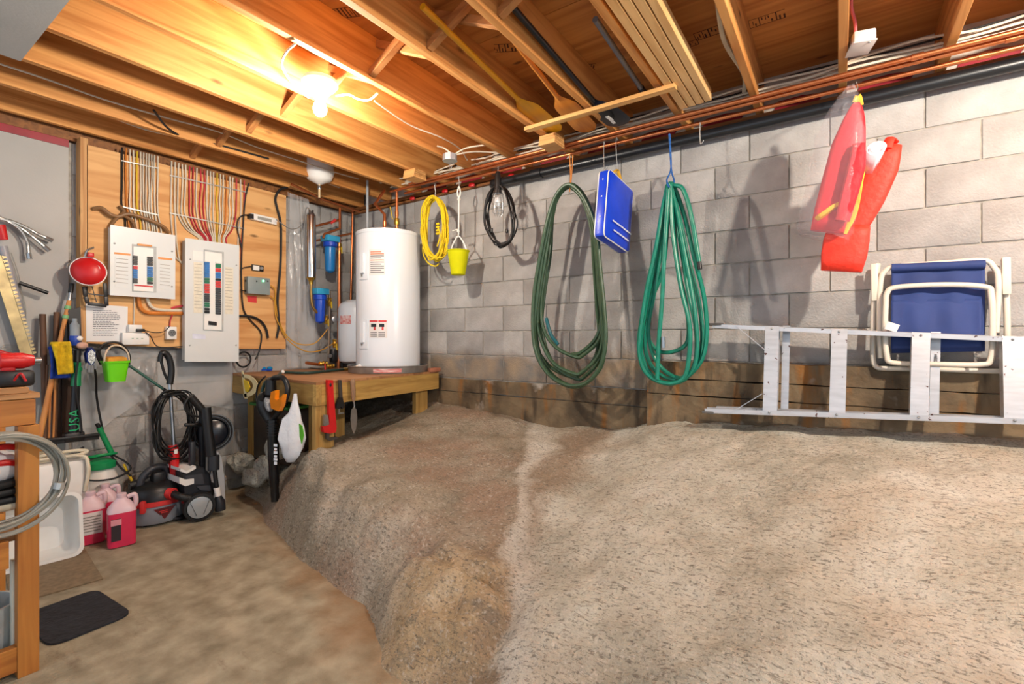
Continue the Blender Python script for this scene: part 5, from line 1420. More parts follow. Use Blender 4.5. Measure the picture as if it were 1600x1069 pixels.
# blue glove
t = thing('work_glove', 'blue work glove with white dotted palm hanging on the rack', 'glove', at(142, 574, X=-3.94))
pl = wpoly([(133, 553), (138, 543), (147, 543), (151, 552), (150, 564), (146, 572), (139, 572), (135, 566)], -3.94)
MB().prism(pl, .03, (-3.955, 0, 0), (0, 1, 0), (0, 0, 1), taper=.85).build('palm', mat('navy_glove', (20, 44, 116), .8), t)
M_dots = mat('glove_dots', (206, 214, 222), .7, var=.5, scale=150)
pl = wpoly([(137, 552), (143, 546), (149, 552), (148, 564), (143, 570), (138, 564)], -3.938); MB().prism(pl, .004, (-3.938, 0, 0), (0, 1, 0), (0, 0, 1)).build('dot_print', M_dots, t)
for k, (x, y) in enumerate(((134, 575), (139, 580), (144, 580), (149, 575))): MB().tube(smoothpath([at(142 + (x - 142) * .6, 568, X=-3.95), at(x, y - 3, X=-3.945), at(x, y + 2, X=-3.945)], 4), .009, 8).build('finger', mat('grey_glove', (128, 130, 134), .8), t)
# floor squeegee / push tool
t = thing('floor_squeegee', 'black and green floor squeegee hanging with wide blade below', 'squeegee', at(112, 686, X=-3.95))
a, b = at(121, 548, X=-3.96), at(115, 680, X=-3.95)
MB().tube([a, b], [.017, .026], 14).build('pole', M_black, t)
g = mat('green_sleeve', (16, 134, 84), .4)
MB().tube([a.lerp(b, .14), a.lerp(b, .42)], [.021, .0255], 14).build('sleeve', g, t)
MB().tube([a.lerp(b, .20), a.lerp(b, .24)], .028, 14).build('grip_ring', g, t)
w0, w1 = at(70, 688, X=-3.93), at(155, 679, X=-3.93)
MB().bar(w0, w1, .035, .018, up=(0, 0, 1), bev=.004).build('blade_holder', M_black, t)
MB().bar(w0 + V(0, 0, -.015), w1 + V(0, 0, -.015), .006, .03).build('blade', M_rubber, t)
MB().box(b + V(0, 0, -.01), (.06, .10, .06), bev=.012).build('socket', M_black, t)
ctr = a.lerp(b, .82) + V(.027, -.004, 0)
text_mesh('USA', 'lettering', mat('green_print2', (24, 166, 104), .5), t, ctr, V(0, .0, 1), V(0, -1, 0), .075, .002)
# hung cords and green bucket
cb = mat('black_flex', (22, 20, 20), .5)
t = MB(); t.tube(wpath([(122, 565), (118, 600), (124, 640), (128, 676)], -3.91, 6), .006, 7); t.one('hung_cord', cb, 'black cord hanging beside the green squeegee pole', 'cord')
t = MB(); t.tube(wpath([(145, 560), (150, 590), (151, 620), (158, 660), (168, 700), (186, 728), (205, 744)], [-3.95, -4.0, -4.05, -4.05, -4.03, -3.98, -3.92], 6), .0065, 7); t.one('hung_cord', cb, 'long black cord dropping from the rack to the shop vacuum', 'cord')
t = MB(); t.tube(wpath([(160, 565), (155, 548), (168, 540), (185, 542), (200, 552), (201, 570), (190, 580)], -4.02, 6), .008, 8); t.tube(wpath([(158, 570), (152, 552), (165, 537), (188, 537), (202, 556), (200, 575)], -4.0, 6), .008, 8); t.one('cord_loop', cb, 'loops of thick black cord behind the green bucket', 'cord')
q = at(180, 596, X=-3.93)
t = thing('green_bucket', 'small lime-green bucket with pale wire handle hung below panel', 'bucket', q)
w, hh = .085, .155
def sq(w_, z, r=.02):
    out = []
    for sx, sy, a0 in ((1, 1, 0), (-1, 1, PI / 2), (-1, -1, PI), (1, -1, 1.5 * PI)):
        for k in range(4):
            a = a0 + PI / 2 * k / 3; out.append(q + V(sx * (w_ - r) + math.cos(a) * r, sy * (w_ - r) + math.sin(a) * r, z))
    return out
hh = .135
rings = [sq(.047, 0), sq(.061, hh * .9), sq(.066, hh * .9), sq(.068, hh), sq(.061, hh), sq(.045, .01)]
vs = [p for r_ in rings for p in r_]; fs = [tuple(reversed(range(16)))]
for i in range(5):
    for k in range(16): fs.append((i * 16 + k, i * 16 + (k + 1) % 16, (i + 1) * 16 + (k + 1) % 16, (i + 1) * 16 + k))
fs.append(tuple(5 * 16 + k for k in range(16)))
MB().add(vs, fs).build('body', mat('lime_bucket', (108, 214, 16), .35, var=.04), t)
MB().tube(smoothpath([q + V(.03, -.066, hh - .01), q + V(.03, -.058, hh + .05), q + V(.02, -.025, hh + .095), q + V(.02, .025, hh + .095), q + V(.03, .058, hh + .05), q + V(.03, .066, hh - .01)], 6), .005, 8).build('handle', mat('cream_handle', (214, 196, 170), .5), t)
MB().box(q + V(0, 0, hh + .002), (.11, .11, .05), bev=.02).one('sponge', mat('orange_sponge', (216, 150, 50), .9, bump=.6), 'orange sponge in the green bucket', 'sponge')
t = thing('green_pole', 'dark green pole leaning between bucket and edger handle', 'pole', at(262, 612, X=-3.9))
MB().tube([at(200, 570, X=-4.0), at(264, 614, X=-3.92)], .009, 10).build('shaft', mat('pole_green', (22, 84, 70), .4), t)
MB().tube([at(255, 608, X=-3.93), at(268, 617, X=-3.915)], .011, 10).build('end_cap', M_black, t)

# --- things on the grey wall at the frame edge
XG = XL + .02
M_braid = mat('braided_steel', (176, 176, 172), .35, metal=.7, var=.3, scale=200)
for k, pts in enumerate(([(-5, 342), (15, 345), (40, 355), (60, 366), (73, 372)], [(-5, 340), (18, 348), (42, 363), (58, 376), (70, 386)], [(-5, 338), (12, 346), (30, 358), (42, 376), (45, 397)])):
    t = thing('supply_hose', ('upper', 'middle', 'lower bent')[k] + ' braided metal supply hose hung on grey wall', 'hose', at(*pts[-1], X=XG + .02), group='braided supply hoses')
    MB().tube(wpath(pts, XG + .03, 6), .0095, 9).build('braid', M_braid, t)
    a, b = at(*pts[-2], X=XG + .03), at(*pts[-1], X=XG + .03); d = (b - a).normalized()
    MB().cyl(b - d * .005, b + d * .03, .013, n=8).build('nut', M_steel, t)
# hedge-trimmer style toothed bar
t = thing('toothed_saw', 'long toothed trimmer blade with grey shaft leaning on grey wall', 'saw', at(46, 565, X=XG + .03))
a, b = at(-8, 400, X=XG + .05), at(42, 556, X=XG + .05)
MB().bar(a, b, .01, .05, up=(0, 1, 0)).build('bar', mat('worn_brass', (170, 152, 110), .4, metal=.6, var=.3), t)
d = (b - a); n = 26; pd = V(0, d.z, -d.y).normalized()
mb = MB()
for k in range(n):
    p = a + d * ((k + .5) / n); mb.prism([(-.010, 0), (.010, 0), (.004, .018), (-.004, .018)], .006, p + V(.006, 0, 0) - pd * .026, d.normalized(), -pd)
o = mb.build('teeth', MATS['worn_brass'], t); o['kind'] = 'stuff'
MB().tube([at(4, 385, X=XG + .03), at(34, 500, X=XG + .03)], .022, 12).build('shaft', mat('grey_shaft', (150, 150, 156), .4), t)
MB().tube([at(-2, 352, X=XG + .04), at(6, 375, X=XG + .04)], [.03, .02], 12).build('grip', M_red, t)
MB().box(at(44, 562, X=XG + .05), (.03, .05, .05), bev=.008).build('head', M_steel, t)
t = thing('cable_cutter', 'red-handled metal cutter lying against the grey wall', 'cutter', at(20, 565, X=XG + .05))
MB().tube([at(-10, 548, X=XG + .06), at(36, 559, X=XG + .06)], .012, 10).build('handle', M_red, t)
MB().tube(smoothpath([at(-10, 560, X=XG + .06), at(15, 562, X=XG + .06), at(48, 568, X=XG + .06)], 4), .012, 10).build('jaw', M_steel, t)
t = MB(); t.tube([at(30, 442, X=XG + .05), at(75, 458, X=XG + .05)], .011, 10); t.one('black_bar', M_black, 'short black rod sticking out beside the trimmer blade', 'rod')
t = MB()
for k in range(4): t.tube(wpath([(8 + 3 * k, 395), (20 + 3 * k, 430), (38 - k, 470), (40 - 2 * k, 510), (34, 540), (10, 550 - 4 * k), (-8, 552)], XG + .015, 5), .002, 5)
t.one('wire_loops', M_wire, 'loose loops of thin grey wire on the grey wall', 'wire')
# ================================================================== platform with water heater
ZB = H - .293
E0, E1, E2 = V(-4.14, 1.995, ZB), V(-2.83, 1.895, ZB), V(-2.93, 3.17, ZB)
M_pt = wood('treated_timber', (176, 140, 74), (140, 106, 50), 'X', rand=.06)
M_ptY = wood('treated_timber_y', (184, 148, 80), (150, 114, 56), 'Y', rand=.06)
M_top = wood('platform_ply', (176, 128, 84), (146, 100, 62), 'X', grain=.6, rand=.02)
t = thing('heater_platform', 'timber corner platform carrying the water heater', 'platform', E1 - V(0, 0, ZB))
MB().prism([(E0.x, E0.y), (E1.x, E1.y), (E2.x, E2.y), (-4.14, 3.20)], .018, (0, 0, ZB - .009), (1, 0, 0), (0, 1, 0)).build('top_board', M_top, t, smooth=False)
zc = ZB - .018 - .07
MB().bar(V(E0.x, E0.y + .02, zc), V(E1.x, E1.y + .02, zc), .038, .14, bev=.002).build('front_fascia', M_pt, t, smooth=False)
MB().bar(V(E1.x - .02, E1.y, zc), V(E2.x - .02, E2.y, zc), .038, .14, bev=.002).build('side_fascia', M_ptY, t, smooth=False)
for f in (.35, .68):
    p, q = E0.lerp(E1, f), V(-4.14, 3.18, 0).lerp(E2, f)
    MB().bar(V(p.x, p.y + .04, zc), V(q.x, q.y, zc), .038, .14).build('cross_joist', M_ptY, t, smooth=False)
M_post = wood('treated_post', (184, 146, 80), (150, 112, 54), 'Z', rand=.05)
zb = ZB - .16
def post(x, y, dx, dy, parent, zt=zb + .0):
    z0 = rock_h(x, y) - .06
    return MB().box((x, y, (zt + z0) / 2), (dx, dy, zt - z0), bev=.002).build('leg', M_post, parent, smooth=False)
post(E1.x - .035, E1.y + .075, .042, .14, t)
post(-3.05, 2.02, .038, .05, t, ZB - .10)
post(-4.05, 2.12, .089, .038, t)
post(-2.99, 3.0, .042, .14, t)
post(-3.45, 2.5, .089, .089, t)

# --- tank water heater
hc = V(-3.22, 2.85, ZB)
RH = .268
M_enam = mat('white_enamel', (222, 228, 234), .28, var=.02, scale=2, coat=.3)
t = thing('drain_pan', 'shallow metal drain pan under the water heater', 'pan', hc)
MB().lathe([(.001, .002), (.325, .002), (.335, .055), (.340, .058), (.336, .062), (.328, .058), (.318, .008), (.001, .006)], 48, hc, close=False).build('pan', mat('aluminium_pan', (164, 164, 162), .35, metal=.7, var=.15), t)
pl = []
vs, fs = [], []
for k in range(13):
    a = math.radians(-62 + k * 3.2); 
    for z in (.012, .044): vs.append(hc + V(math.cos(a) * (.3305 + z * .14), math.sin(a) * (.3305 + z * .14), z))
fs = [(2 * k, 2 * k + 2, 2 * k + 3, 2 * k + 1) for k in range(12)]
MB().add(vs, fs).build('warning_label', mat('red_white_label', (206, 60, 56), .5, rgb2=(232, 214, 210), scale=14, stretch=(1, 1, 8)), t, recalc=False)
t = thing('water_heater', 'tall white cylindrical electric water heater on the platform', 'water heater', hc + V(0, 0, .01))
HT = at(609, 366, Y=2.85).z - ZB
MB().lathe([(RH - .012, .015), (RH, .02), (RH, HT - .03), (RH - .004, HT - .02)], 64, hc).build('jacket', M_enam, t)
MB().lathe([(RH + .003, HT - .032), (RH + .003, HT - .004), (RH - .01, HT + .004), (.001, HT + .012)], 64, hc, close=False).build('top_cap', M_enam, t)
def hpatch(px0, px1, py0, py1, name, m, off=.002, parent=None, n=8):
    """Curved plate on the tank jacket covering the given bearing and height range."""
    def ang(px):
        u = (px - 800) / F_PX; d = V(-S_ + C_ * u, C_ + S_ * u, 0); o2 = V(hc.x, hc.y, 0)
        b_ = d.dot(o2); dd = d.dot(d); cc = o2.dot(o2) - RH * RH; disc = max(0, b_ * b_ - dd * cc); tt = (b_ - math.sqrt(disc)) / dd
        p = d * tt - o2; return math.atan2(p.y, p.x), tt
    a0, t0 = ang(px0); a1, t1 = ang(px1)
    if a1 < a0: a1 += 2 * PI if a0 - a1 > PI else 0
    tm = (t0 + t1) / 2; z0, z1 = H - (py1 - Y0) / F_PX * tm, H - (py0 - Y0) / F_PX * tm
    r0, r1 = RH, RH + off
    vs, fs = [], []
    for k in range(n + 1):
        a = a0 + (a1 - a0) * k / n
        for r_, z in ((r0, z0), (r1, z0), (r1, z1), (r0, z1)): vs.append(V(hc.x + math.cos(a) * r_, hc.y + math.sin(a) * r_, z))
    for k in range(n):
        for j in range(4): fs.append((4 * k + j, 4 * k + (j + 1) % 4, 4 * k + 4 + (j + 1) % 4, 4 * k + 4 + j))
    fs += [(3, 2, 1, 0), (4 * n, 4 * n + 1, 4 * n + 2, 4 * n + 3)]
    return MB().add(vs, fs).build(name, m, parent or t)
M_lw = mat('label_white', (222, 218, 214), .5, var=.03)
M_lg = mat('label_grey_text', (128, 126, 128), .7)
M_lo = mat('label_orange_text', (206, 120, 84), .7)
lb = hpatch(577, 602, 390, 430, 'rating_label', M_lw)
for k in range(11):
    hpatch(579, 600 if k % 3 else 596, 393 + k * 3.2, 394.6 + k * 3.2, 'text_line', M_lo if k in (0, 1, 4) else M_lg, .003, lb, 4)
lb = hpatch(577, 605, 500, 528, 'instruction_label', M_lw)
hpatch(578, 590.5, 500.6, 503.2, 'heading', BRK['r'], .003, lb, 4); hpatch(591.5, 604, 500.6, 503.2, 'heading', BRK['r'], .003, lb, 4)
for x in (580, 592.5):
    hpatch(x, x + 8, 506, 511, 'tap_icon', M_black, .003, lb, 4); hpatch(x + 4, x + 7, 511, 516, 'tap_icon', BRK['r'], .003, lb, 3)
    for k in range(3): hpatch(x - 1, x + 9, 519 + k * 2.8, 520.4 + k * 2.8, 'text_line', M_lg, .003, lb, 4)
for y0, y1 in ((392, 437), (499, 545)):
    p = hpatch(563, 575, y0, y1, 'access_panel', M_enam, .006)
    hpatch(566, 570.5, y0 + 4, y1 - 10, 'cover_ridge', M_enam, .022, p, 5)
    hpatch(565.5, 567.5, y1 - 8, y1 - 5, 'screw', M_steel, .009, p, 2)
q = at(563, 569, Y=2.62); MB().lathe([(.020, 0), (.026, .006), (.026, .02), (.014, .03), (.012, .06)], 14, hc + V(-.03, -RH, .05), (-.25, -1, 0)).build('drain_valve', M_white, t)
# pipes into the tank top
G = 'pipes on the water heater'
zt = ZB + HT
pc1 = at(601, 366, Y=2.80); pc2 = at(620, 366, Y=2.95)
pipe('cranked copper pipe rising from the heater top', [(pc1.x, pc1.y, zt), (pc1.x, pc1.y, zt + .16), (pc1.x - .10, pc1.y - .02, zt + .26), (pc1.x - .12, 2.90, PZ)], .0125, group=G, couplings=[((pc1.x, pc1.y, zt + .08), (0, 0, 1))])
t = pipe('straight copper pipe with valve rising from the heater top', [(pc2.x, pc2.y, zt), (pc2.x, pc2.y, PZ)], .0125, group=G, couplings=[((pc2.x, pc2.y, zt + .06), (0, 0, 1)), ((pc2.x, pc2.y, zt + .2), (0, 0, 1))])
MB().lathe([(.02, -.03), (.024, -.01), (.024, .01), (.02, .03)], 12, (pc2.x, pc2.y, zt + .13)).build('valve_body', M_brass, t)
MB().bar((pc2.x - .03, pc2.y - .02, zt + .15), (pc2.x - .05, pc2.y - .03, zt + .26), .012, .006).build('lever', CC['y'], t)
p = at(574, 366, Y=2.9)
pipe('thin grey conduit dropping behind the heater top', [(p.x, p.y, ZB), (p.x, p.y, JZ + .1)], .0115, mat('grey_conduit', (172, 178, 182), .5), name='conduit', cat='conduit')

# --- white pressure tank tucked behind
c = V(-3.86, 3.02, ZB); 
t = thing('pressure_tank', 'short white tank half hidden behind the water heater', 'tank', c)
TH = at(545, 468, X=-3.9).z - ZB
MB().lathe([(.12, 0), (.125, .05), (.165, .07), (.175, .12), (.175, TH - .10), (.16, TH - .05), (.10, TH - .01), (.02, TH)], 36, c).build('body', M_enam, t)
MB().lathe([(.13, 0), (.13, .05)], 28, c).build('stand', M_black, t)
hp = (3.0, )
pl = [(V(c.x + math.cos(a) * .1765, c.y + math.sin(a) * .1765, c.z + z)) for a in [math.radians(-95 + 8 * k) for k in range(6)] for z in (TH - .24, TH - .16)]
MB().add(pl, [(2 * k, 2 * k + 2, 2 * k + 3, 2 * k + 1) for k in range(5)]).build('label', mat('red_print', (206, 90, 84), .6, rgb2=(230, 222, 220), scale=30), t, recalc=False)

# --- filters, UV tube and copper manifold on the corner wall
XM = -3.96
cf = crop(450, 300, .1683)
a, b = at(486, 337, X=XM), at(486, 434, X=XM)
t = thing('uv_steriliser', 'polished steel water steriliser tube on the wall', 'water filter', b)
MB().tube([b, a], .042, 24).build('tube', mat('polished_steel', (206, 204, 204), .12, metal=1.0), t)
MB().lathe([(.042, 0), (.03, .015), (.022, .03), (.022, .05), (.001, .052)], 18, a).build('top_cap', M_steel, t)
MB().lathe([(.042, 0), (.026, -.02), (.018, -.035), (.018, -.06)], 18, b).build('bottom_fitting', M_brass, t)
MB().tube(smoothpath([b + V(0, 0, -.05), b + V(0, 0, -.15), b + V(.005, .01, -.25), b + V(.01, .05, -.31), b + V(.01, .10, -.33)], 5), .013, 10).build('outlet_pipe', mat('dull_brass', (150, 120, 70), .4, metal=.8), t)
MB().tube(smoothpath([a + V(0, .0, .04), a + V(.02, -.06, .05), a + V(.02, -.10, -.1), a + V(.01, -.2, -.16), a + V(0, -.33, -.10)], 6), .004, 6).build('lead', mat('grey_lead', (120, 120, 118), .5), t)
M_fb = mat('filter_blue', (22, 72, 190), .3, var=.05)
M_fc = mat('filter_cyan', (54, 160, 206), .35, var=.05)
M_fl = mat('filter_bowl_light', (38, 132, 206), .25, var=.05)
def wfilter(label, pxc, ytop, ybot, X, bowl, r):
    a, b = at(pxc, ytop, X=X), at(pxc, ybot, X=X); L_ = a.z - b.z
    t = thing('water_filter', label, 'water filter', b, group='blue water filters')
    MB().box(a + V(0, 0, -.028), (r * 1.9, r * 2.2, .056), bev=.008).build('head', M_fc, t)
    MB().lathe([(r * .8, 0), (r * 1.02, -.005), (r * 1.02, -.045), (r * .9, -.05)], 18, a + V(0, 0, -.056)).build('ring_nut', M_fb, t, angle=20)
    MB().lathe([(r * .82, 0), (r * .84, -.02), (r * .72, -(L_ - .15)), (r * .66, -(L_ - .125)), (r * .3, -(L_ - .11)), (.001, -(L_ - .106))], 24, a + V(0, 0, -.106)).build('bowl', bowl, t)
    return t
wfilter('upper blue water filter beside the steel tube', 516, 369, 427, XM, M_fl, .062)
wfilter('lower dark-blue ribbed water filter over the platform', 500, 451, 506, XM, M_fb, .058)
G = 'copper pipes in the corner'
def vp(label, pts, X, r=.0125, m=M_copper, **k): return pipe(label, [at(px, py, X=X) for px, py in pts], r, m, group=G, **k)
M_cop2 = M_copper
t = vp('thick copper riser in front of the filters', [(530, 372), (530, 470), (529, 580)], XM + .03, .016)
t = vp('thin copper riser nearest the corner', [(551, 325), (549, 430), (546, 556)], XM - .06, .011)
t = vp('copper drop from the ceiling into the upper filter', [(531, 325), (531, 357), (507, 366), (505, 372)], XM + .02, .012)
t = vp('copper cross pipe from steel tube to the riser', [(491, 354), (530, 344)], XM + .01, .011)
MB().bar(at(517, 349, X=XM + .03), at(524, 343, X=XM + .03), .014, .02).one('valve_lever', BRK['r'], 'red valve lever on the cross pipe of the steel tube', 'valve')
t = vp('copper cross pipe behind the upper filter', [(494, 376), (549, 365)], XM - .05, .010)
t = vp('copper run along the ceiling edge to the corner', [(455, 288), (505, 312), (562, 331)], XM + .04, .012)
t = vp('short copper link at the bottom between risers', [(527, 567), (544, 560)], XM + .0, .012)
t = vp('copper stub elbow beside the thin riser', [(546, 552), (556, 546), (557, 505)], XM - .04, .009)
t = vp('copper outlet lying on the platform left of the manifold', [(478, 567), (502, 570)], XM + .02, .014)
def valve(label, px, py, X, ax=(0, 0, 1), lever='y', r=.02):
    c = at(px, py, X=X); t = thing('brass_valve', label, 'valve', c, group='valves on the manifold')
    axv = Vector(ax)
    MB().lathe([(r * .8, -.04), (r * 1.05, -.03), (r * .8, -.02), (r * 1.2, 0), (r * .8, .02), (r * 1.05, .03), (r * .8, .04)], 12, c, axv).build('body', M_brass, t)
    MB().cyl(c, c + V(.04, -.01, 0), .007, n=10).build('stem', M_brass, t)
    if lever: MB().bar(c + V(.04, -.01, 0), c + V(.045, -.01, -.06), .012, .005).build('lever', CC['y'] if lever == 'y' else BRK['r'], t)
    return t
valve('brass valve below the upper filter outlet', 531, 387, XM + .03)
valve('brass valve right of the lower filter head', 515, 472, XM + .02)
valve('brass valve with yellow lever beside the lower filter bowl', 510, 500, XM + .03)
valve('brass valve on the thin riser', 543, 503, XM - .03)
valve('brass valve where lower amber tube joins', 523, 537, XM + .05)
valve('red-levered valve at the foot of the manifold', 505, 568, XM + .06, (0, 1, 0), 'r')
valve('green-handled brass valve on the platform by the risers', 516, 572, XM + .08, (0, 1, 0), None)
vp('narrow copper pipe through the lower valves', [(515, 455), (514, 530), (513, 570)], XM + .02, .010, mat('dull_pipe', (150, 130, 110), .4, metal=.7))
t = thing('pressure_gauge', 'round pressure gauge on the copper manifold', 'gauge', at(523, 499, X=XM + .05))
MB().lathe([(.001, 0), (.026, 0), (.028, .012), (.024, .014), (.001, .013)], 20, at(523, 499, X=XM + .05), (1, -.4, 0)).build('case', M_steel, t)
t = thing('wheel_valve', 'red wheel valve at the middle of the riser', 'valve', at(535, 480, X=XM + .05))
q = at(535, 481, X=XM + .05); MB().tube([q + V(.0, math.cos(2 * PI * k / 16) * .028, math.sin(2 * PI * k / 16) * .028) for k in range(16)], .005, 6, closed=True).build('wheel', BRK['r'], t)
MB().bar(q + V(0, -.028, 0), q + V(0, .028, 0), .006, .006).build('spoke', BRK['r'], t)
MB().cyl(q + V(-.04, 0, 0), q + V(.005, 0, 0), .008, n=8).build('stem', M_brass, t)
t = thing('pump_body', 'small black pump between the lower pipes', 'pump', at(521, 565, X=XM + .01))
MB().lathe([(.03, 0), (.038, .02), (.038, .09), (.03, .12)], 16, at(521, 566, X=XM + .01)).build('motor', M_black, t)
MB().lathe([(.018, 0), (.018, .02)], 12, at(515, 556, X=XM + .04), (1, -.3, 0)).build('cap', M_steel, t)

# --- things lying on and hanging from the platform
ZT = ZB + .002
t = thing('garden_tube', 'dark green hose lying across the platform with brass end', 'hose', at(540, 578, Z=ZT))
P = [at(*c3(1050, 935), Z=ZT + .012), at(*c3(900, 950), Z=ZT + .012), at(*c3(700, 968), Z=ZT + .012), at(*c3(480, 962), Z=ZT + .014)]
P += [E1 + V(-.40, -.02, .03), E1 + V(-.52, -.05, -.02), E1 + V(-.56, -.06, -.14), E1 + V(-.55, -.05, -.25)]
MB().tube(smoothpath(P, 6), .011, 10).build('tube', mat('hose_dark_green', (34, 62, 56), .4), t)
MB().cyl(P[0], P[0] + (P[0] - P[1]).normalized() * .06, .014, n=12).build('brass_end', M_brass, t)
MB().lathe([(.022, -.006), (.022, .006)], 14, P[0] + (P[0] - P[1]).normalized() * .075, (P[0] - P[1])).build('collar', M_white, t)
MB().ball(at(*c3(487, 958), Z=ZT + .03), .014, 10).build('clip', M_white, t)
t = thing('safety_goggles', 'clear blue goggles lying on the platform edge', 'goggles', at(416, 577, Z=ZT))
for px in (411.5, 421.5): MB().ball(at(px, 576, Z=ZT + .02), .026, 12, (.9, .9, .75)).build('lens', mat('blue_lens', (40, 150, 214), .1, trans=.3), t)
MB().bar(at(409, 578, Z=ZT + .012), at(425, 578, Z=ZT + .012), .012, .012).build('bridge', M_fb, t)
t = thing('hose_clamp_parts', 'small dark blue fittings on the platform by the sheet', 'fittings', at(468, 574, Z=ZT))
for px in (464.5, 471): MB().ball(at(px, 573.5, Z=ZT + .015), .018, 10, (1, 1, .8)).build('fitting', mat('dark_blue_fitting', (20, 40, 84), .4), t)
MB().bar(at(476, 574, Z=ZT + .006), at(505, 577, Z=ZT + .006), .012, .008).one('flat_file', M_black, 'thin black file lying on the platform', 'file')

FY = E1.y - .02                      # in front of the fascia
cg = crop(360, 570, .1216)
t = thing('angle_square', 'cream angle square with yellow dial hanging on the platform fascia', 'square', at(386, 622, Y=FY + .06))
def fprism(pts, Y, thick): 
    return MB().prism([(at(px, py, Y=Y).x, at(px, py, Y=Y).z) for px, py in pts], thick, (0, Y + thick / 2, 0), (1, 0, 0), (0, 0, 1))
YS = FY + .055
fprism([cg(140, 80), cg(160, 80), cg(215, 435), cg(180, 435)], YS, .004).build('blade', mat('cream_plastic', (222, 206, 158), .5), t)
arc = [cg(150 + 190 * math.sin(a) * 1.0 + 10 * (1 - math.cos(a)), 270 - 150 * math.cos(a)) for a in [PI * k / 14 for k in range(15)]]
arc2 = [cg(150 + 130 * math.sin(a) + 10, 270 - 105 * math.cos(a)) for a in [PI * k / 14 for k in range(14, -1, -1)]]
fprism(arc + arc2, YS, .004).build('arc', mat('cream_plastic', (222, 206, 158), .5), t)
fprism([cg(165, 190), cg(225, 215), cg(250, 290), cg(225, 350), cg(190, 340)], YS - .002, .005).build('dial', mat('dial_yellow', (226, 190, 24), .5), t)

# leaf blower
LB = FY - .06
t = thing('leaf_blower', 'black and orange electric leaf blower hanging nozzle down', 'leaf blower', at(430, 783, Y=LB))
MB().tube(smoothpath([at(427, 655, Y=LB), at(427, 690, Y=LB), at(428, 740, Y=LB), at(430, 783, Y=LB)], 4), [.038] * 4 + [.036] * 3 + [.033] * 3 + [.027] * 3, 20).build('nozzle', mat('gloss_black', (16, 16, 18), .2), t)
for k in range(6): MB().tube([at(426.5, 656 + k * 4.4, Y=LB), at(426.5, 658 + k * 4.4, Y=LB)], .042, 18).build('rib', M_black, t)
body = smoothpath([at(*cg(x, y), Y=LB) for x, y in ((540, 740), (490, 640), (440, 540), (430, 440), (470, 400))], 5)
MB().tube(body, [.038 + .012 * math.sin(k / 20 * PI) for k in range(21)], 14).build('fan_housing', M_black, t)
hd = [at(*cg(x, y), Y=LB + .0) for x, y in ((600, 170), (660, 160), (710, 210), (735, 300), (725, 400), (690, 500), (640, 590), (580, 660), (550, 720))]
MB().tube(smoothpath(hd, 5), .017, 12).build('handle', M_black, t)
MB().tube([at(*cg(520, 190), Y=LB), at(*cg(520, 380), Y=LB)], [.034, .038], 16).build('battery_grip', M_black, t)
MB().tube(smoothpath([at(*cg(520, 200), Y=LB), at(*cg(570, 165), Y=LB), at(*cg(620, 165), Y=LB)], 4), .018, 10).build('bridge', M_black, t)
fprism([cg(520, 350), cg(575, 330), cg(570, 440), cg(600, 460), cg(672, 382), cg(650, 520), cg(612, 600), cg(520, 560), cg(505, 450)], LB - .045, .03).build('orange_shell', mat('orange_shell', (240, 138, 22), .35), t)
MB().lathe([(.001, .012), (.035, .01), (.05, 0), (.05, -.02)], 20, at(*cg(470, 510), Y=LB - .03), (-.2, -1, 0), sx=.6, sy=1.2).build('intake_grille', mat('grey_grille', (176, 176, 176), .4, var=.4, scale=90), t)
MB().tube(smoothpath([at(*cg(x, y), Y=LB + .03) for x, y in ((330, 460), (345, 300), (390, 210), (450, 150))], 5), .006, 8).build('lead_loop', M_black, t)
for k, (y_, h_) in enumerate(((696, 5), (702, 4), (707, 5), (713, 4), (718, 4), (724, 6))):
    p = at(430.5, y_, Y=LB - .036); MB().box(p, (.020 if k % 2 else .026, .004, h_ * .0034), Matrix.Rotation(.35, 3, 'Z')).build('printed_mark', M_pw, t)
# plastic shopping bag
BY = FY - .035
t = thing('shopping_bag', 'white plastic shopping bag with green print hanging on the platform', 'bag', at(457, 722, Y=BY))
prof = [(461, 615, 2.5), (460.5, 630, 5), (460, 645, 9), (457, 655, 16), (456, 668, 18.5), (456, 685, 19), (456, 700, 17.5), (455, 712, 13), (454, 722, 6)]
mb = MB(); n = 20; vs, fs = [], []
rnd = random.Random(8)
for i, (px, py, hw) in enumerate(prof):
    c = at(px, py, Y=BY); k_ = hw * .0041
    for k in range(n):
        a = 2 * PI * k / n; rr = 1 + .35 * noise.noise(V(math.cos(a) * 2.5, math.sin(a) * 2.5, i * .5)) + .07 * rnd.uniform(-1, 1)
        vs.append(c + V(C_, S_, 0) * (math.cos(a) * k_ * rr) + V(-S_, C_, 0) * (math.sin(a) * k_ * .42 * rr))
for i in range(len(prof) - 1):
    for k in range(n): fs.append((i * n + k, i * n + (k + 1) % n, (i + 1) * n + (k + 1) % n, (i + 1) * n + k))
fs.append(tuple((len(prof) - 1) * n + k for k in range(n)))
MB().add(vs, fs).build('bag', mat('bag_white', (226, 228, 232), .35, var=.04, bump=.6, bscale=18), t, angle=80)
gg = mat('bag_green', (96, 190, 40), .4)
for pts in ([(437, 668), (443, 663), (447, 675), (446, 692), (440, 700), (437, 685)], [(467, 662), (472, 666), (474.5, 680), (471, 694), (468, 682)]):
    fprism(pts, BY - .036, .004).build('green_print', gg, t)
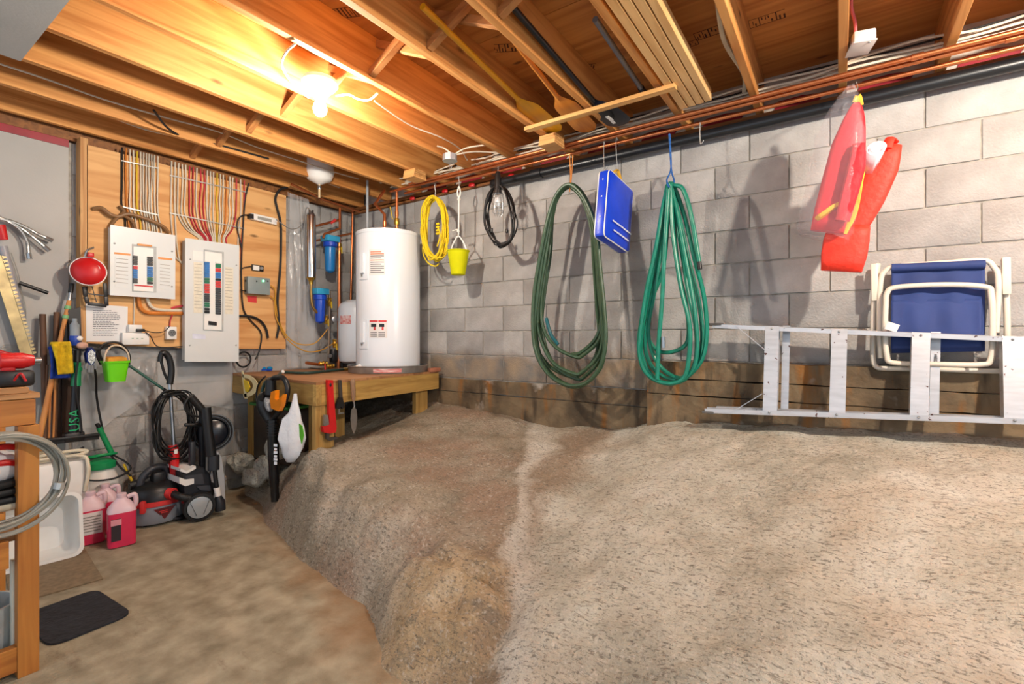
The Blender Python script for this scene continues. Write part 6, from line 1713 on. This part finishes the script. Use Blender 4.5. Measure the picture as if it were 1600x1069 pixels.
# tools on the side fascia
XF = E1.x + .028
def sprism(pts, X, thick): return wprism(pts, X, thick)
cg6 = crop(360, 560, .2246)
t = thing('pipe_wrench', 'large red pipe wrench hanging on the platform side', 'wrench', at(515, 690, X=XF))
sprism([cg6(676, 150), cg6(715, 152), cg6(720, 260), cg6(740, 490), cg6(690, 500), cg6(684, 300)], XF, .022).build('handle', M_red, t)
sprism([cg6(645, 475), cg6(690, 462), cg6(738, 490), cg6(735, 515), cg6(690, 524), cg6(650, 515)], XF + .004, .03).build('housing', M_red, t)
sprism([cg6(668, 515), cg6(690, 520), cg6(690, 555), cg6(745, 545), cg6(745, 560), cg6(690, 575), cg6(670, 560)], XF, .02).build('hook_jaw', mat('dark_steel', (90, 84, 80), .45, metal=.7), t)
sprism([cg6(655, 395), cg6(680, 395), cg6(688, 465), cg6(652, 470)], XF, .02).build('heel_jaw', M_steel, t)
MB().ball(at(*cg6(697, 185), X=XF + .002), .008, 8, (.4, 1, 1.6)).build('hang_hole', M_black, t)
t = thing('adjustable_wrench', 'small black wrench hanging next to the red one', 'wrench', at(532, 647, X=XF))
sprism([cg6(753, 150), cg6(774, 150), cg6(782, 275), cg6(760, 280)], XF - .004, .012).build('handle', mat('dark_steel', (90, 84, 80), .45, metal=.7), t)
sprism([cg6(740, 320), cg6(758, 272), cg6(782, 272), cg6(795, 340), cg6(780, 352), cg6(770, 335), cg6(762, 352), cg6(738, 350)], XF, .018).build('head', M_black, t)
sprism([cg6(752, 352), cg6(762, 352), cg6(762, 376), cg6(790, 374), cg6(790, 386), cg6(752, 390)], XF - .003, .012).build('jaw', M_steel, t)
t = thing('garden_trowel', 'garden trowel with wooden handle hanging blade down', 'trowel', at(553, 670, X=XF))
MB().tube(wpath([cg6(850, 148), cg6(852, 200), cg6(857, 300)], XF - .006, 4), [.013, .017, .019, .018, .017, .018, .017, .014, .010], 12).build('handle', wood('trowel_handle', (150, 116, 88), (120, 88, 62), 'Z', knots=False), t)
MB().tube(wpath([cg6(857, 300), cg6(862, 325), cg6(860, 350)], XF - .004, 4), .006, 8).build('neck', M_steel, t)
mb = MB(); pl = [(0, 0), (.022, -.02), (.028, -.08), (.018, -.15), (0, -.19), (-.018, -.15), (-.028, -.08), (-.022, -.02)]
c = at(*cg6(858, 338), X=XF); mb.prism(pl, .004, c, (0, 1, 0), (0, 0, 1)); mb.build('blade', M_steel, t)
# brick and bits beside the heater
MB().box(at(678, 578, Y=3.1), (.05, .12, .035), bev=.004).one('brick_piece', mat('brick_red', (164, 104, 78), .9, bump=.5), 'broken piece of brick wedged beside the drain pan', 'brick')

# --- under the platform: dark bin and loose stones
t = thing('storage_bin', 'dark brown bin with green rim under the platform', 'bin', at(400, 760, Y=2.2))
p = V(-3.72, 2.25, .0)
z0 = rock_h(p.x, p.y) - .02
MB().box(V(p.x, p.y, z0 + .21), (.52, .34, .44), bev=.03).build('body', mat('dark_brown_plastic', (54, 36, 24), .4, var=.3, scale=6), t)
MB().box(V(p.x, p.y, z0 + .44), (.56, .38, .025), bev=.01).build('rim', mat('bin_green', (58, 130, 50), .5), t)
def stone(c, r, seed, label):
    bm = bmesh.new(); bmesh.ops.create_icosphere(bm, subdivisions=3, radius=1)
    vs = []
    for v in bm.verts:
        n_ = v.co.normalized(); d = 1 + .35 * noise.noise(n_ * 1.6 + V(seed, 0, 0)) + .12 * noise.noise(n_ * 4 + V(0, seed, 0))
        vs.append(Vector(c) + V(n_.x * r[0] * d, n_.y * r[1] * d, n_.z * r[2] * d))
    fs = [tuple(v.index for v in f.verts) for f in bm.faces]; bm.free()
    MB().add(vs, fs).one('loose_stone', M_rock, label, 'stone', 'loose stones under the platform', angle=40)
for k, (px, py, Y, r, lab) in enumerate(((378, 722, 2.02, (.10, .09, .08), 'squarish loose stone behind the pressure washer tank'), (398, 745, 1.96, (.10, .08, .07), 'pale loose stone right of the pressure washer'),
                                        (415, 730, 2.02, (.09, .08, .09), 'loose stone leaning below the leaf blower'), (436, 700, 2.08, (.12, .09, .10), 'dark loose stone behind the leaf blower nozzle'))):
    stone(at(px, py, Y=Y), r, k * 3.3, lab)
# ================================================================== things on the slab
def floorpoly(pts, th, z0=.001):
    return MB().prism([(at(px, py, Z=0).x, at(px, py, Z=0).y) for px, py in pts], th, (0, 0, z0 + th / 2), (1, 0, 0), (0, 1, 0))
A, B, C = at(132, 858, Z=0), at(161, 906, Z=0), at(62, 934, Z=0)
D = A + (C - B) * 1.4; C = B + (C - B) * 1.4
MB().prism([(p.x, p.y) for p in (A, B, C, D)], .006, (0, 0, .004), (1, 0, 0), (0, 1, 0)).one('hardboard_sheet', mat('hardboard', (134, 116, 90), .85, var=.15, scale=40, bump=.3), 'brown hardboard sheet on the floor below the white tub', 'board', smooth=False)
A, B, C = at(150, 923, Z=0), at(208, 961, Z=0), at(78, 1014, Z=0)
D = A + (C - B)
def rounded(P, r, n=5):
    out = []
    m = len(P)
    for i in range(m):
        a, b, c = P[i - 1], P[i], P[(i + 1) % m]; u = (a - b).normalized(); w = (c - b).normalized()
        for k in range(n + 1):
            s = k / n; out.append(b + u * r * (1 - s) ** 2 + w * r * s ** 2)
    return out
M_mat = mat('ribbed_mat', (34, 36, 44), .8, var=.3, scale=30, bump=.8, bscale=60)
MB().prism([(p.x, p.y) for p in rounded([A, B, C, D], .06)], .008, (0, 0, .006), (1, 0, 0), (0, 1, 0)).one('door_mat', M_mat, 'dark charcoal ribbed mat with rounded corners on the slab', 'mat', smooth=False)

# --- white tub stood on edge, open side to the room
q = V(-3.70, .74, 0)
Mt = Matrix.Translation(V(-3.62, .685, .004)) @ Matrix.Rotation(math.radians(-6), 4, 'Z') @ Matrix.Rotation(math.radians(-14), 4, 'Y')
t = thing('wash_tub', 'white plastic wash tub stood on its edge facing the room', 'tub', M=Mt)
def rr2(hy, hz, r, x, n=5):
    out = []
    for sy, sz, a0 in ((1, 1, 0), (-1, 1, PI / 2), (-1, -1, PI), (1, -1, 1.5 * PI)):
        for k in range(n): 
            a = a0 + PI / 2 * k / (n - 1); out.append(V(x, sy * (hy - r) + math.cos(a) * r, .18 + sz * (hz - r) + math.sin(a) * r))
    return out
rings = [rr2(.235, .18, .05, .0), rr2(.235, .18, .05, .012), rr2(.218, .165, .045, .012), rr2(.20, .145, .05, -.12), rr2(.17, .115, .04, -.155)]
outer = [rr2(.22, .166, .05, -.004), rr2(.206, .15, .05, -.125), rr2(.17, .115, .04, -.162)]
n = 20; seq = list(reversed(outer)) + rings
vs = [p for r_ in seq for p in r_]; fs = [tuple(range(n))]
for i in range(len(seq) - 1):
    for k in range(n): fs.append((i * n + k, i * n + (k + 1) % n, (i + 1) * n + (k + 1) % n, (i + 1) * n + k))
fs.append(tuple((len(seq) - 1) * n + k for k in range(n)))
MB(Mt).add(vs, fs).build('shell', mat('tub_white', (226, 226, 222), .35, var=.03), t)
MB(Mt).box((-.05, -.16, .16), (.05, .03, .05), bev=.01).build('drain_plug', M_black, t)
MB(Mt).box((-.05, -.17, .11), (.04, .03, .04), bev=.01).build('drain_plug', M_black, t)

# --- white appliance box with cream cord behind the tub
t = thing('white_appliance', 'white plastic appliance box behind the wash tub', 'appliance', V(-3.96, .84, 0))
MB().box(V(-3.98, .84, .27), (.22, .36, .46), bev=.03).build('body', M_white, t)
MB().box(V(-3.98, .84, .02), (.20, .34, .04)).build('base', M_white, t)
M_ccord = mat('cream_cord', (222, 210, 184), .5)
P = [V(-3.90, .72, .515), V(-3.90, .88, .52), V(-3.90, .98, .525), V(-3.90, 1.01, .54), V(-3.92, .95, .55), V(-3.92, .80, .545), V(-3.93, .70, .54), V(-3.90, .68, .53), V(-3.88, .85, .53), V(-3.86, .98, .52), V(-3.84, 1.00, .46), V(-3.84, 1.0, .40), V(-3.86, .99, .3)]
MB().tube(smoothpath(P, 6), .010, 8).one('power_cord', M_ccord, 'thick cream cord looped on top of the white appliance', 'cord')
t = thing('scrub_brush', 'wooden scrub brush with pale bristles above the white appliance', 'brush', at(72, 716, X=-4.0))
a, b = at(58, 700, X=-4.02), at(82, 700, X=-4.02)
MB().bar(a, b, .05, .035, bev=.006).build('block', M_ltw, t)
for k in range(9):
    p = a.lerp(b, (k + .5) / 9) + V(0, 0, -.017); MB().lathe([(.004, 0), (.011, -.045), (.001, -.047)], 6, p).build('bristle_tuft', mat('bristle', (222, 206, 172), .9), t)

# --- red antifreeze jugs
M_liq = mat('red_liquid_plastic', (214, 44, 84), .3, var=.05, coat=.3)
M_jug = mat('translucent_jug', (226, 196, 204), .35, var=.04)
M_jl = mat('jug_label', (226, 222, 220), .5); M_jd = mat('jug_label_dark', (44, 34, 40), .5)
def jug(x, y, rz, label, lab):
    M = Matrix.Translation((x, y, .001)) @ Matrix.Rotation(rz, 4, 'Z')
    t = thing('liquid_jug', label, 'jug', M=M, group='red liquid jugs')
    def ring(h, w, d, n=24, p=.45):
        out = []
        for k in range(n):
            a = 2 * PI * k / n; c, s = math.cos(a), math.sin(a)
            out.append(V(math.copysign(abs(c) ** p, c) * w, math.copysign(abs(s) ** p, s) * d, h))
        return out
    def loft(R):
        n = len(R[0]); vs = [p for r_ in R for p in r_]; fs = [tuple(reversed(range(n)))]
        for i in range(len(R) - 1):
            for k in range(n): fs.append((i * n + k, i * n + (k + 1) % n, (i + 1) * n + (k + 1) % n, (i + 1) * n + k))
        fs.append(tuple((len(R) - 1) * n + k for k in range(n))); return vs, fs
    MB(M).add(*loft([ring(0, .048, .06), ring(.006, .056, .068), ring(.205, .057, .069)])).build('liquid_body', M_liq, t)
    MB(M).add(*loft([ring(.205, .0575, .0695), ring(.225, .055, .066), ring(.255, .04, .048, p=.7), ring(.275, .026, .03, p=1), ring(.29, .02, .02, p=1)])).build('shoulder', M_jug, t)
    MB(M).lathe([(.023, .285), (.024, .287), (.024, .308), (.022, .31)], 16).build('cap', M_jug, t)
    MB(M).tube(smoothpath([(0, .028, .283), (0, .06, .29), (0, .068, .27), (0, .068, .235), (0, .06, .215)], 5), .013, 10).build('grip', M_jug, t)
    if lab == 'dark':
        MB(M).box((.0575, -.03, .11), (.002, .045, .13)).build('label', M_jd, t); MB(M).box((.0582, -.03, .155), (.002, .05, .035)).build('label', mat('jug_pink', (226, 150, 160), .5), t)
    else:
        MB(M).box((.0575, 0, .13), (.002, .10, .13)).build('label', M_jl, t)
        for k in range(6): MB(M).box((.0587, 0, .085 + .017 * k), (.001, .085, .006)).build('text_line', M_labt, t)
    return t
jug(-3.585, 1.09, math.radians(-12), 'front red liquid jug with dark label beside the vacuum', 'dark')
jug(-3.90, 1.10, math.radians(-25), 'rear red liquid jug behind the front one', 'dark')
jug(-3.78, .995, math.radians(-10), 'red liquid jug with white text label next to the wash tub', 'white')

# --- garden pressure sprayer
c = V(-4.035, 1.12, 0)
t = thing('pressure_sprayer', 'white garden pressure sprayer with green pump top', 'sprayer', c)
MB().lathe([(.075, 0), (.082, .01), (.088, .05), (.088, .30), (.08, .34), (.065, .37), (.055, .39)], 28, c).build('tank', M_white, t)
g2 = mat('sprayer_green', (20, 150, 88), .4)
MB().lathe([(.05, .385), (.075, .39), (.078, .43), (.06, .44), (.03, .45)], 22, c).build('collar', g2, t)
MB().tube([c + V(.0, math.cos(2 * PI * k / 20) * .075, .47 + math.sin(2 * PI * k / 20) * .012) + V(math.sin(2 * PI * k / 20) * .05, 0, 0) for k in range(20)], .009, 8, closed=True).build('carry_ring', g2, t)
w0, w1 = c + V(.02, .05, .47), c + V(.02, -.02, .66)
MB().tube([w0, w1], .016, 10).build('wand_grip', g2, t)
MB().tube([w1, w1 + (w1 - w0).normalized() * .03], .012, 10).build('wand_tip', M_black, t)
MB().tube(smoothpath([w0, w0 + V(.06, .06, -.06), c + V(.1, .12, .36), c + V(.12, .02, .33), c + V(.1, -.1, .35), c + V(.05, -.12, .42), c + V(.02, -.1, .55)], 6), .006, 8).build('hose', M_black, t)
MB().tube([c + V(.06, .10, .40), c + V(.08, .14, .28)], .008, 8).build('lance', CC['y'], t)
MB().tube(smoothpath([at(104, 780, X=-3.93), at(118, 735, X=-3.95), at(128, 700, X=-3.96), at(130, 720, X=-3.93), at(120, 745, X=-3.92), at(127, 770, X=-3.9)], 6), .008, 8).one('hung_cord', cb, 'tangled black cord standing behind the wash tub', 'cord')

# --- shop vacuum
c = V(-3.88, 1.37, 0)
t = thing('shop_vacuum', 'grey black and red wet-dry shop vacuum on the floor', 'vacuum', c)
M_vg = mat('vac_grey', (128, 134, 144), .4, var=.05)
MB().lathe([(.150, .015), (.165, .02), (.175, .05), (.172, .12), (.168, .135)], 36, c).build('tank', M_vg, t)
MB().lathe([(.170, .133), (.176, .137), (.176, .165), (.168, .17)], 36, c).build('red_band', BRK['r'], t)
MB().lathe([(.172, .168), (.170, .19), (.155, .235), (.12, .265), (.06, .28), (.001, .284)], 36, c, close=False).build('motor_head', M_black, t)
hp = smoothpath([c + V(.02, -.10, .25), c + V(.02, -.085, .31), c + V(.02, -.04, .355), c + V(.02, .01, .365), c + V(.02, .05, .345), c + V(.02, .07, .27)], 5)
MB().tube(hp, .023, 12).build('handle', mat('vac_handle', (48, 50, 56), .4), t)
MB().box(c + V(.045, -.0, .29), (.06, .08, .10), bev=.02).build('switch_housing', M_black, t)
MB().cyl(c + V(.155, .02, .205), c + V(.19, .035, .205), .036, n=18).build('hose_port', BRK['r'], t)
MB().tube(smoothpath([c + V(.17, .03, .205), c + V(.24, .06, .185), c + V(.26, .15, .15), c + V(.22, .25, .15), c + V(.12, .28, .22), c + V(.04, .20, .26), c + V(.0, .02, .285), c + V(.0, -.15, .27)], 7), .025, 14).build('hose', mat('hose_black', (20, 20, 22), .5, bump=.5, bscale=80), t)
for s_ in (-1, 1): MB().box(c + V(.13, .115 * s_, .145), (.05, .03, .08), Matrix.Rotation(.7 * s_, 3, 'Z'), bev=.008).build('latch', BRK['r'], t)
MB().prism([(-.06, .035), (.06, .04), (.0, -.04)], .006, c + V(.172, -.01, .085), (.2, 1, 0), (0, 0, 1)).build('badge', mat('dark_red_badge', (92, 16, 20), .4), t)
for zz, w_ in ((.103, .07), (.092, .045)): MB().bar(c + V(.1765, -.01 - w_ / 2, zz), c + V(.1765 + .2 * w_ * .0, -.01 + w_ / 2, zz), .003, .005).build('printed_stripe', BRK['r'], t)
for k in range(4):
    a = PI / 4 + k * PI / 2; MB().ball(c + V(math.cos(a) * .13, math.sin(a) * .13, .016), .016, 8).build('caster', M_black, t)

# --- pressure washer
cw = crop(250, 690, .1216)
XW = -3.66
t = thing('pressure_washer', 'black and grey pressure washer with silver wheel on the floor', 'pressure washer', V(-3.74, 1.56, 0))
q = at(*cw(505, 835), X=XW + .05); R_ = q.z - .002
def wheel(c, nm):
    MB().lathe([(R_ * .72, -.03), (R_ * .95, -.028), (R_, -.015), (R_, .015), (R_ * .95, .028), (R_ * .80, .030), (R_ * .78, .02)], 36, c, (1, -.28, 0)).build('tyre', M_rubber, t)
    h_ = MB().lathe([(.001, .034), (R_ * .3, .036), (R_ * .74, .030), (R_ * .77, .022), (R_ * .77, -.02)], 36, c, (1, -.28, 0)).build('hub', mat('hub_silver', (172, 178, 182), .35, metal=.4, var=.06), t)
    ax = V(1, -.28, 0).normalized(); u_ = V(.28, 1, 0).normalized()
    for s_ in (-1, 1): MB().bar(c + ax * .036 + u_ * .02 * s_ + V(0, 0, -R_ * .5), c + ax * .034 + u_ * (.055 * s_) + V(0, 0, R_ * .45), .004, .004).build('spoke_groove', mat('groove_grey', (96, 100, 104), .5), h_)
wheel(q, 'near'); wheel(q + V(-.26, .073, 0), 'far')
M_wb = mat('washer_black', (34, 36, 42), .45, var=.08)
wprism([cw(300, 420), cw(560, 330), cw(640, 420), cw(690, 640), cw(640, 760), cw(330, 760), cw(310, 600)], XW, .24).build('body', M_wb, t, angle=30)
wprism([cw(470, 580), cw(640, 560), cw(670, 640), cw(520, 625)], XW + .008, .02).build('side_trim', mat('washer_trim', (58, 62, 70), .45), t)
wprism([cw(330, 440), cw(545, 415), cw(570, 545), cw(345, 560)], XW + .006, .02).build('side_panel', mat('washer_trim', (58, 62, 70), .45), t)
wprism([cw(262, 345), cw(340, 380), cw(460, 315), cw(462, 350), cw(345, 412), cw(262, 385)], XW + .01, .20).build('white_cover', M_white, t)
wprism([cw(250, 462), cw(330, 490), cw(437, 478), cw(437, 540), cw(330, 575), cw(250, 540)], XW + .014, .20).build('white_cover', M_white, t)
wprism([cw(700, 125), cw(745, 130), cw(790, 200), cw(825, 450), cw(842, 780), cw(835, 880), cw(770, 905), cw(700, 740), cw(640, 420), cw(690, 330)], XW - .05, .16).build('rear_panel', mat('washer_grey', (176, 180, 186), .4, var=.04), t, angle=30)
for px, py0, py1 in ((316, 640, 735), (300, 690, 735)): MB().bar(at(px, py0, X=XW - .06), at(px, py1, X=XW - .06), .035, .04, up=(1, 0, 0), bev=.008).build('handle_post', M_wb, t)
MB().bar(at(288, 664, X=XW - .05), at(316, 664, X=XW - .05), .024, .024, bev=.008).build('hose_hook', M_black, t)
# spray gun and lance leaning on it
cu = crop(240, 590, .1216)
t = thing('spray_lance', 'black spray gun and lance leaning on the pressure washer', 'spray gun', at(340, 802, X=XW + .07))
MB().tube([at(*cu(470, 245), X=XW + .02), at(*cu(640, 430), X=XW + .03)], [.026, .024], 14).build('pistol_grip', M_black, t)
MB().tube(smoothpath([at(*cu(x, y), X=XW + .025) for x, y in ((440, 270), (400, 350), (420, 430), (480, 480), (580, 505))], 5), .008, 8).build('trigger_guard', M_black, t)
MB().tube([at(*cu(665, 390), X=XW + .03), at(*cu(700, 700), X=XW + .045), at(*cu(740, 1000), X=XW + .05)], [.036, .030, .034], 14).build('gun_body', M_black, t)
MB().tube([at(*cw(690, 180), X=XW + .05), at(*cw(690, 365), X=XW + .055)], .036, 14).build('hand_guard', M_wb, t)
MB().tube([at(*cw(700, 365), X=XW + .055), at(*cw(730, 590), X=XW + .065)], .014, 10).build('lance_tube', M_black, t)
MB().tube([at(*cw(730, 590), X=XW + .065), at(*cw(745, 700), X=XW + .07)], .020, 10).build('white_sleeve', M_white, t)
MB().tube([at(*cw(745, 700), X=XW + .07), at(*cw(765, 780), X=XW + .07), at(*cw(775, 880), X=XW + .07)], [.02, .036, .034], 14).build('nozzle', M_wb, t)
# coiled hose reel behind
q = at(332, 676, X=-3.80)
t = thing('hose_reel', 'black hose reel disc with clear hose behind the spray gun', 'hose reel', q + V(0, 0, -.14))
ax = V(1, -.4, .1).normalized(); u_ = ax.orthogonal().normalized(); w_ = ax.cross(u_)
MB().lathe([(.001, .012), (.085, .010), (.10, 0), (.10, -.04), (.001, -.045)], 32, q, ax).build('disc', mat('reel_black', (20, 24, 34), .25), t)
for k in range(4):
    r_ = .105 + .009 * k; MB().tube([q + u_ * math.cos(2 * PI * j / 40) * r_ + w_ * math.sin(2 * PI * j / 40) * r_ + ax * (.01 - .01 * (k % 2)) for j in range(40)], .0065, 7, closed=True).build('hose_turn', (M_rubber, mat('clear_hose', (120, 124, 128), .3))[k % 2], t)
MB().bar(q + ax * -.04, q + ax * -.04 + V(-.15, .06, -.0), .03, .03).build('mount', M_black, t)
MB().box(V(-3.98, q.y + .02, q.z / 2 + .0), (.03, .06, q.z), bev=.004).build('stand', M_wb, t)
# edger / trimmer
cE = crop(200, 540, .2807)
t = thing('grass_edger', 'long-handled edger with silver shaft and red motor housing', 'edger', at(274, 790, X=-3.78))
XE = -3.86
MB().tube(wpath([cE(178, 90), cE(185, 50), cE(205, 42), cE(228, 70), cE(240, 120), cE(240, 165), cE(232, 215)], XE, 5), [.016] * 6 + [.021] * 26, 12).build('grip', M_black, t)
MB().tube(wpath([cE(185, 90), cE(198, 140), cE(212, 175), cE(230, 205)], XE, 5), .009, 8).build('trigger_guard', M_black, t)
MB().tube([at(*cE(232, 212), X=XE), at(*cE(255, 560), X=XE + .04)], .012, 12).build('shaft', M_steel, t)
MB().tube([at(*cE(250, 555), X=XE + .04), at(*cE(254, 620), X=XE + .045), at(*cE(258, 700), X=XE + .05), at(*cE(262, 810), X=XE + .06)], [.030, .034, .026, .020], 14).build('motor_housing', M_red, t)
MB().box(at(*cE(266, 590), X=XE + .08), (.006, .02, .03)).build('switch', M_white, t)
MB().tube([at(*cE(262, 800), X=XE + .06), at(*cE(266, 900), X=XE + .08)], .022, 12).build('lower_shaft', M_black, t)
q = at(275, 800, X=XE + .08); MB().lathe([(.001, .01), (.07, .008), (.075, 0), (.075, -.01), (.001, -.012)], 20, V(q.x, q.y, .035), (.2, .1, 1)).build('guard', M_black, t)
# big coil of black extension cord hung on the edger
t = thing('extension_cord', 'large tangled coil of black extension cord hung on the edger', 'cord', at(268, 720, X=-3.82))
rnd = random.Random(14); mb = MB()
for k in range(18):
    P = []
    ox, oy = rnd.uniform(-12, 14), rnd.uniform(-14, 14)
    for (dx, dy) in ((0, -42), (18, -36), (28, -12), (29, 18), (18, 42), (2, 50), (-16, 42), (-27, 16), (-27, -12), (-16, -34)):
        P.append(at(271 + ox * abs(dy) / 50 + dx * (1 + rnd.uniform(-.25, .2)), 660 + oy * (dy > 0) + dy * (1 + rnd.uniform(-.12, .1)) - (4 if dy < -30 else 0), X=-3.86 + .10 * rnd.random()))
    mb.tube(smoothpath(P, 5, closed=True), .0050, 6, closed=True)
mb.build('cord', cb, t)

# ================================================================== work bench at the frame edge
M_bw = wood('bench_pine', (196, 128, 52), (164, 96, 32), 'Y', rand=.06, coat=.2)
M_bwz = wood('bench_pine_post', (196, 128, 52), (164, 96, 32), 'Z', rand=.06, coat=.2)
M_bt = wood('bench_top', (186, 136, 86), (152, 104, 60), 'Y', rand=.06)
BX, BYR = -2.49, .506
t = thing('work_bench', 'orange-varnished wooden work bench at the left edge', 'workbench', (BX - .3, BYR - .45, 0))
zt_ = at(58, 630, X=BX).z
MB().box((BX - .06, BYR - .5, zt_ + .030), (.14, 1.0, .020), bev=.002).build('top_plank', M_bt, t, smooth=False)
MB().box((BX - .06, BYR - .52, zt_ + .052), (.13, .98, .022), bev=.002).build('top_plank', M_bt, t, smooth=False)
MB().box((BX - .36, BYR - .5, zt_ + .03), (.44, 1.0, .035), bev=.002).build('top_plank', M_bt, t, smooth=False)
MB().box((BX - .02, BYR - .505, zt_ - .03), (.038, .99, .095), bev=.002).build('apron', M_bw, t, smooth=False)
for (x, y) in ((BX - .02, BYR - .03), (BX - .55, BYR - .03), (BX - .02, BYR - .95), (BX - .55, BYR - .95)):
    MB().box((x, y, (zt_ - .08) / 2), (.05, .058, zt_ - .08), bev=.002).build('leg', M_bwz, t, smooth=False)
zr = at(20, 866, X=BX).z
MB().box((BX - .02, BYR - .53, zr), (.036, .90, .10), bev=.002).build('lower_rail', M_bw, t, smooth=False)
MB().box((BX - .29, BYR - .5, zr + .045), (.5, .92, .018)).build('shelf', M_bt, t, smooth=False)
MB().box((BX - .02, BYR - .5, .07), (.036, .9, .09), bev=.002).build('bottom_rail', M_bw, t, smooth=False)
zm = at(15, 800, X=BX).z
MB().box((BX - .30, BYR - .53, zm - .02), (.48, .86, .018)).build('shelf', M_bt, t, smooth=False)
MB().box((BX - .02, BYR - .53, zm - .02), (.03, .88, .035), bev=.002).build('shelf_edge', M_bw, t, smooth=False)
# white board leaning under the bench
a = at(18, 890, X=BX - .05); b = at(36, 890, X=BX - .05)
MB().box((BX - .065, (a.y + b.y) / 2, .215), (.035, b.y - a.y, .41), bev=.004).one('ivory_board', mat('ivory_paint', (226, 222, 204), .5, var=.04), 'ivory painted board standing under the bench', 'board', smooth=False)
# things under and on the bench
MB().lathe([(.001, 0), (.09, 0), (.11, .02), (.115, .24), (.12, .25), (.11, .25), (.1, .03), (.001, .03)], 24, V(BX - .16, .36, zr * 0 + .002)).one('metal_pail', mat('pale_grey_pail', (190, 196, 198), .3, metal=.3), 'pale grey pail under the bench beside the ivory board', 'pail')
t = thing('cordless_drill', 'red and black cordless tool lying on the bench top', 'power tool', (BX - .06, .44, zt_ + .063))
z = zt_ + .064
MB().box((BX - .05, .445, z + .03), (.07, .11, .06), bev=.014).build('battery_base', M_black, t)
MB().lathe([(.02, 0), (.03, .01), (.03, .07), (.02, .10)], 16, V(BX - .05, .40, z + .095), (0, 1, 0)).build('motor', M_red, t)
MB().box((BX - .05, .43, z + .072), (.035, .04, .05), bev=.008).build('grip', M_red, t)
MB().cyl(V(BX - .05, .49, z + .095), V(BX - .05, .52, z + .095), .012, n=10).build('chuck', M_steel, t)
MB().tube(smoothpath([(BX - .02, .44, z + .02), (BX + .0, .455, z + .05), (BX - .0, .47, z + .02)], 5), .004, 6).build('strap', M_red, t)
# coil of grey tubing hung on the bench post
t = thing('tube_coil', 'coil of grey plastic tubing hung on the bench post', 'coil', (BX + .05, .37, .55))
q = at(2, 755, X=BX + .05); rnd = random.Random(5)
for k in range(8):
    r_ = .148 + .008 * (k % 4) + rnd.uniform(-.004, .004); oy, oz = rnd.uniform(-.008, .008), rnd.uniform(-.012, .012)
    MB().tube([q + V(.004 * k - .012 + .015 * math.sin(2 * PI * j / 48 + k), math.cos(2 * PI * j / 48) * r_ + oy - .0, math.sin(2 * PI * j / 48) * r_ * 1.02 + oz) for j in range(48)], .0055, 7, closed=True).build('turn', mat('grey_tubing', (150, 146, 134), .35, var=.15, scale=10), t)
MB().tube([q + V(.03, math.cos(a_) * .152, math.sin(a_) * .152) for a_ in (-.35, -.28, -.2)], .016, 8).build('tie', M_wire, t)
# on the middle shelf
z = zm - .01
MB().ball(V(BX - .10, .40, z + .16), .07, 16, (1, 1.2, .9)).one('white_rag', mat('rag_white', (222, 222, 224), .9, bump=.6, bscale=20), 'bundle of white rag on the bench shelf', 'rag')
for k, (zz, lab) in enumerate(((.235, 'upper'), (.175, 'lower'))):
    MB().tube(smoothpath([(BX - .05, .34, z + zz), (BX - .04, .42, z + zz + .008), (BX - .06, .47, z + zz - .01)], 5), .012, 8).one('plier_handle', M_red, lab + ' red plier handle on the bench shelf', 'pliers')
t = thing('black_gloves', 'pair of black gloves piled on the bench shelf', 'gloves', (BX - .07, .42, z))
for k in range(3): MB().box((BX - .07, .42, z + .045 + .03 * k), (.10, .12, .026), Matrix.Rotation(.2 * k, 3, 'Z'), bev=.01).build('glove_layer', M_rubber, t)
MB().cyl(V(BX - .045, .33, z + .02), V(BX - .05, .478, z + .024), .02, n=14).one('cream_roll', mat('cream_roll', (206, 196, 170), .7), 'cream roll lying at the front of the bench shelf', 'roll')
MB().tube(smoothpath([(BX - .03, .35, zt_ - .13), (BX - .03, .42, zt_ - .115), (BX - .05, .465, zt_ - .12)], 4), .016, 10).one('black_clamp', M_black, 'black clamp under the bench apron', 'clamp')
# ================================================================== lamps
M_bulb1 = mat('bulb_glow', (255, 250, 240), 0.3, emit=(255, 243, 226), estr=BULB_STRENGTH)
M_bulb2 = mat('bulb_glow_strong', (255, 250, 240), 0.3, emit=(255, 243, 226), estr=BULB_STRENGTH * 2.3)
M_porc = mat('white_porcelain', (230, 228, 222), 0.3, var=0.03)
def ceiling_bulb(loc, label, M_bulb):
    t = thing('ceiling_bulb', label, 'light bulb', loc, group='bare ceiling bulbs')
    x, y, z = loc
    MB().lathe([(0.085, 0.07), (0.09, 0.05), (0.075, 0.03), (0.04, 0.0), (0.026, -0.025)], 24, (x, y, z + 0.07)).build('lamp_holder', M_porc, t)  # holder made extra wide to keep bulb light off the timber above
    MB().lathe([(0.014, 0.05), (0.018, 0.035), (0.03, 0.012), (0.034, -0.01), (0.030, -0.028), (0.016, -0.043), (0.001, -0.047)], 18, (x, y, z)).build('bulb', M_bulb, t)
    return t
B1 = at(500, 168, Z=2.44)
ceiling_bulb(B1, 'glowing bare bulb under the joists above the electrical panels', M_bulb1)
ceiling_bulb(V(1.10, 1.72, 2.44), 'glowing bare bulb beyond the right edge of the view', M_bulb2)
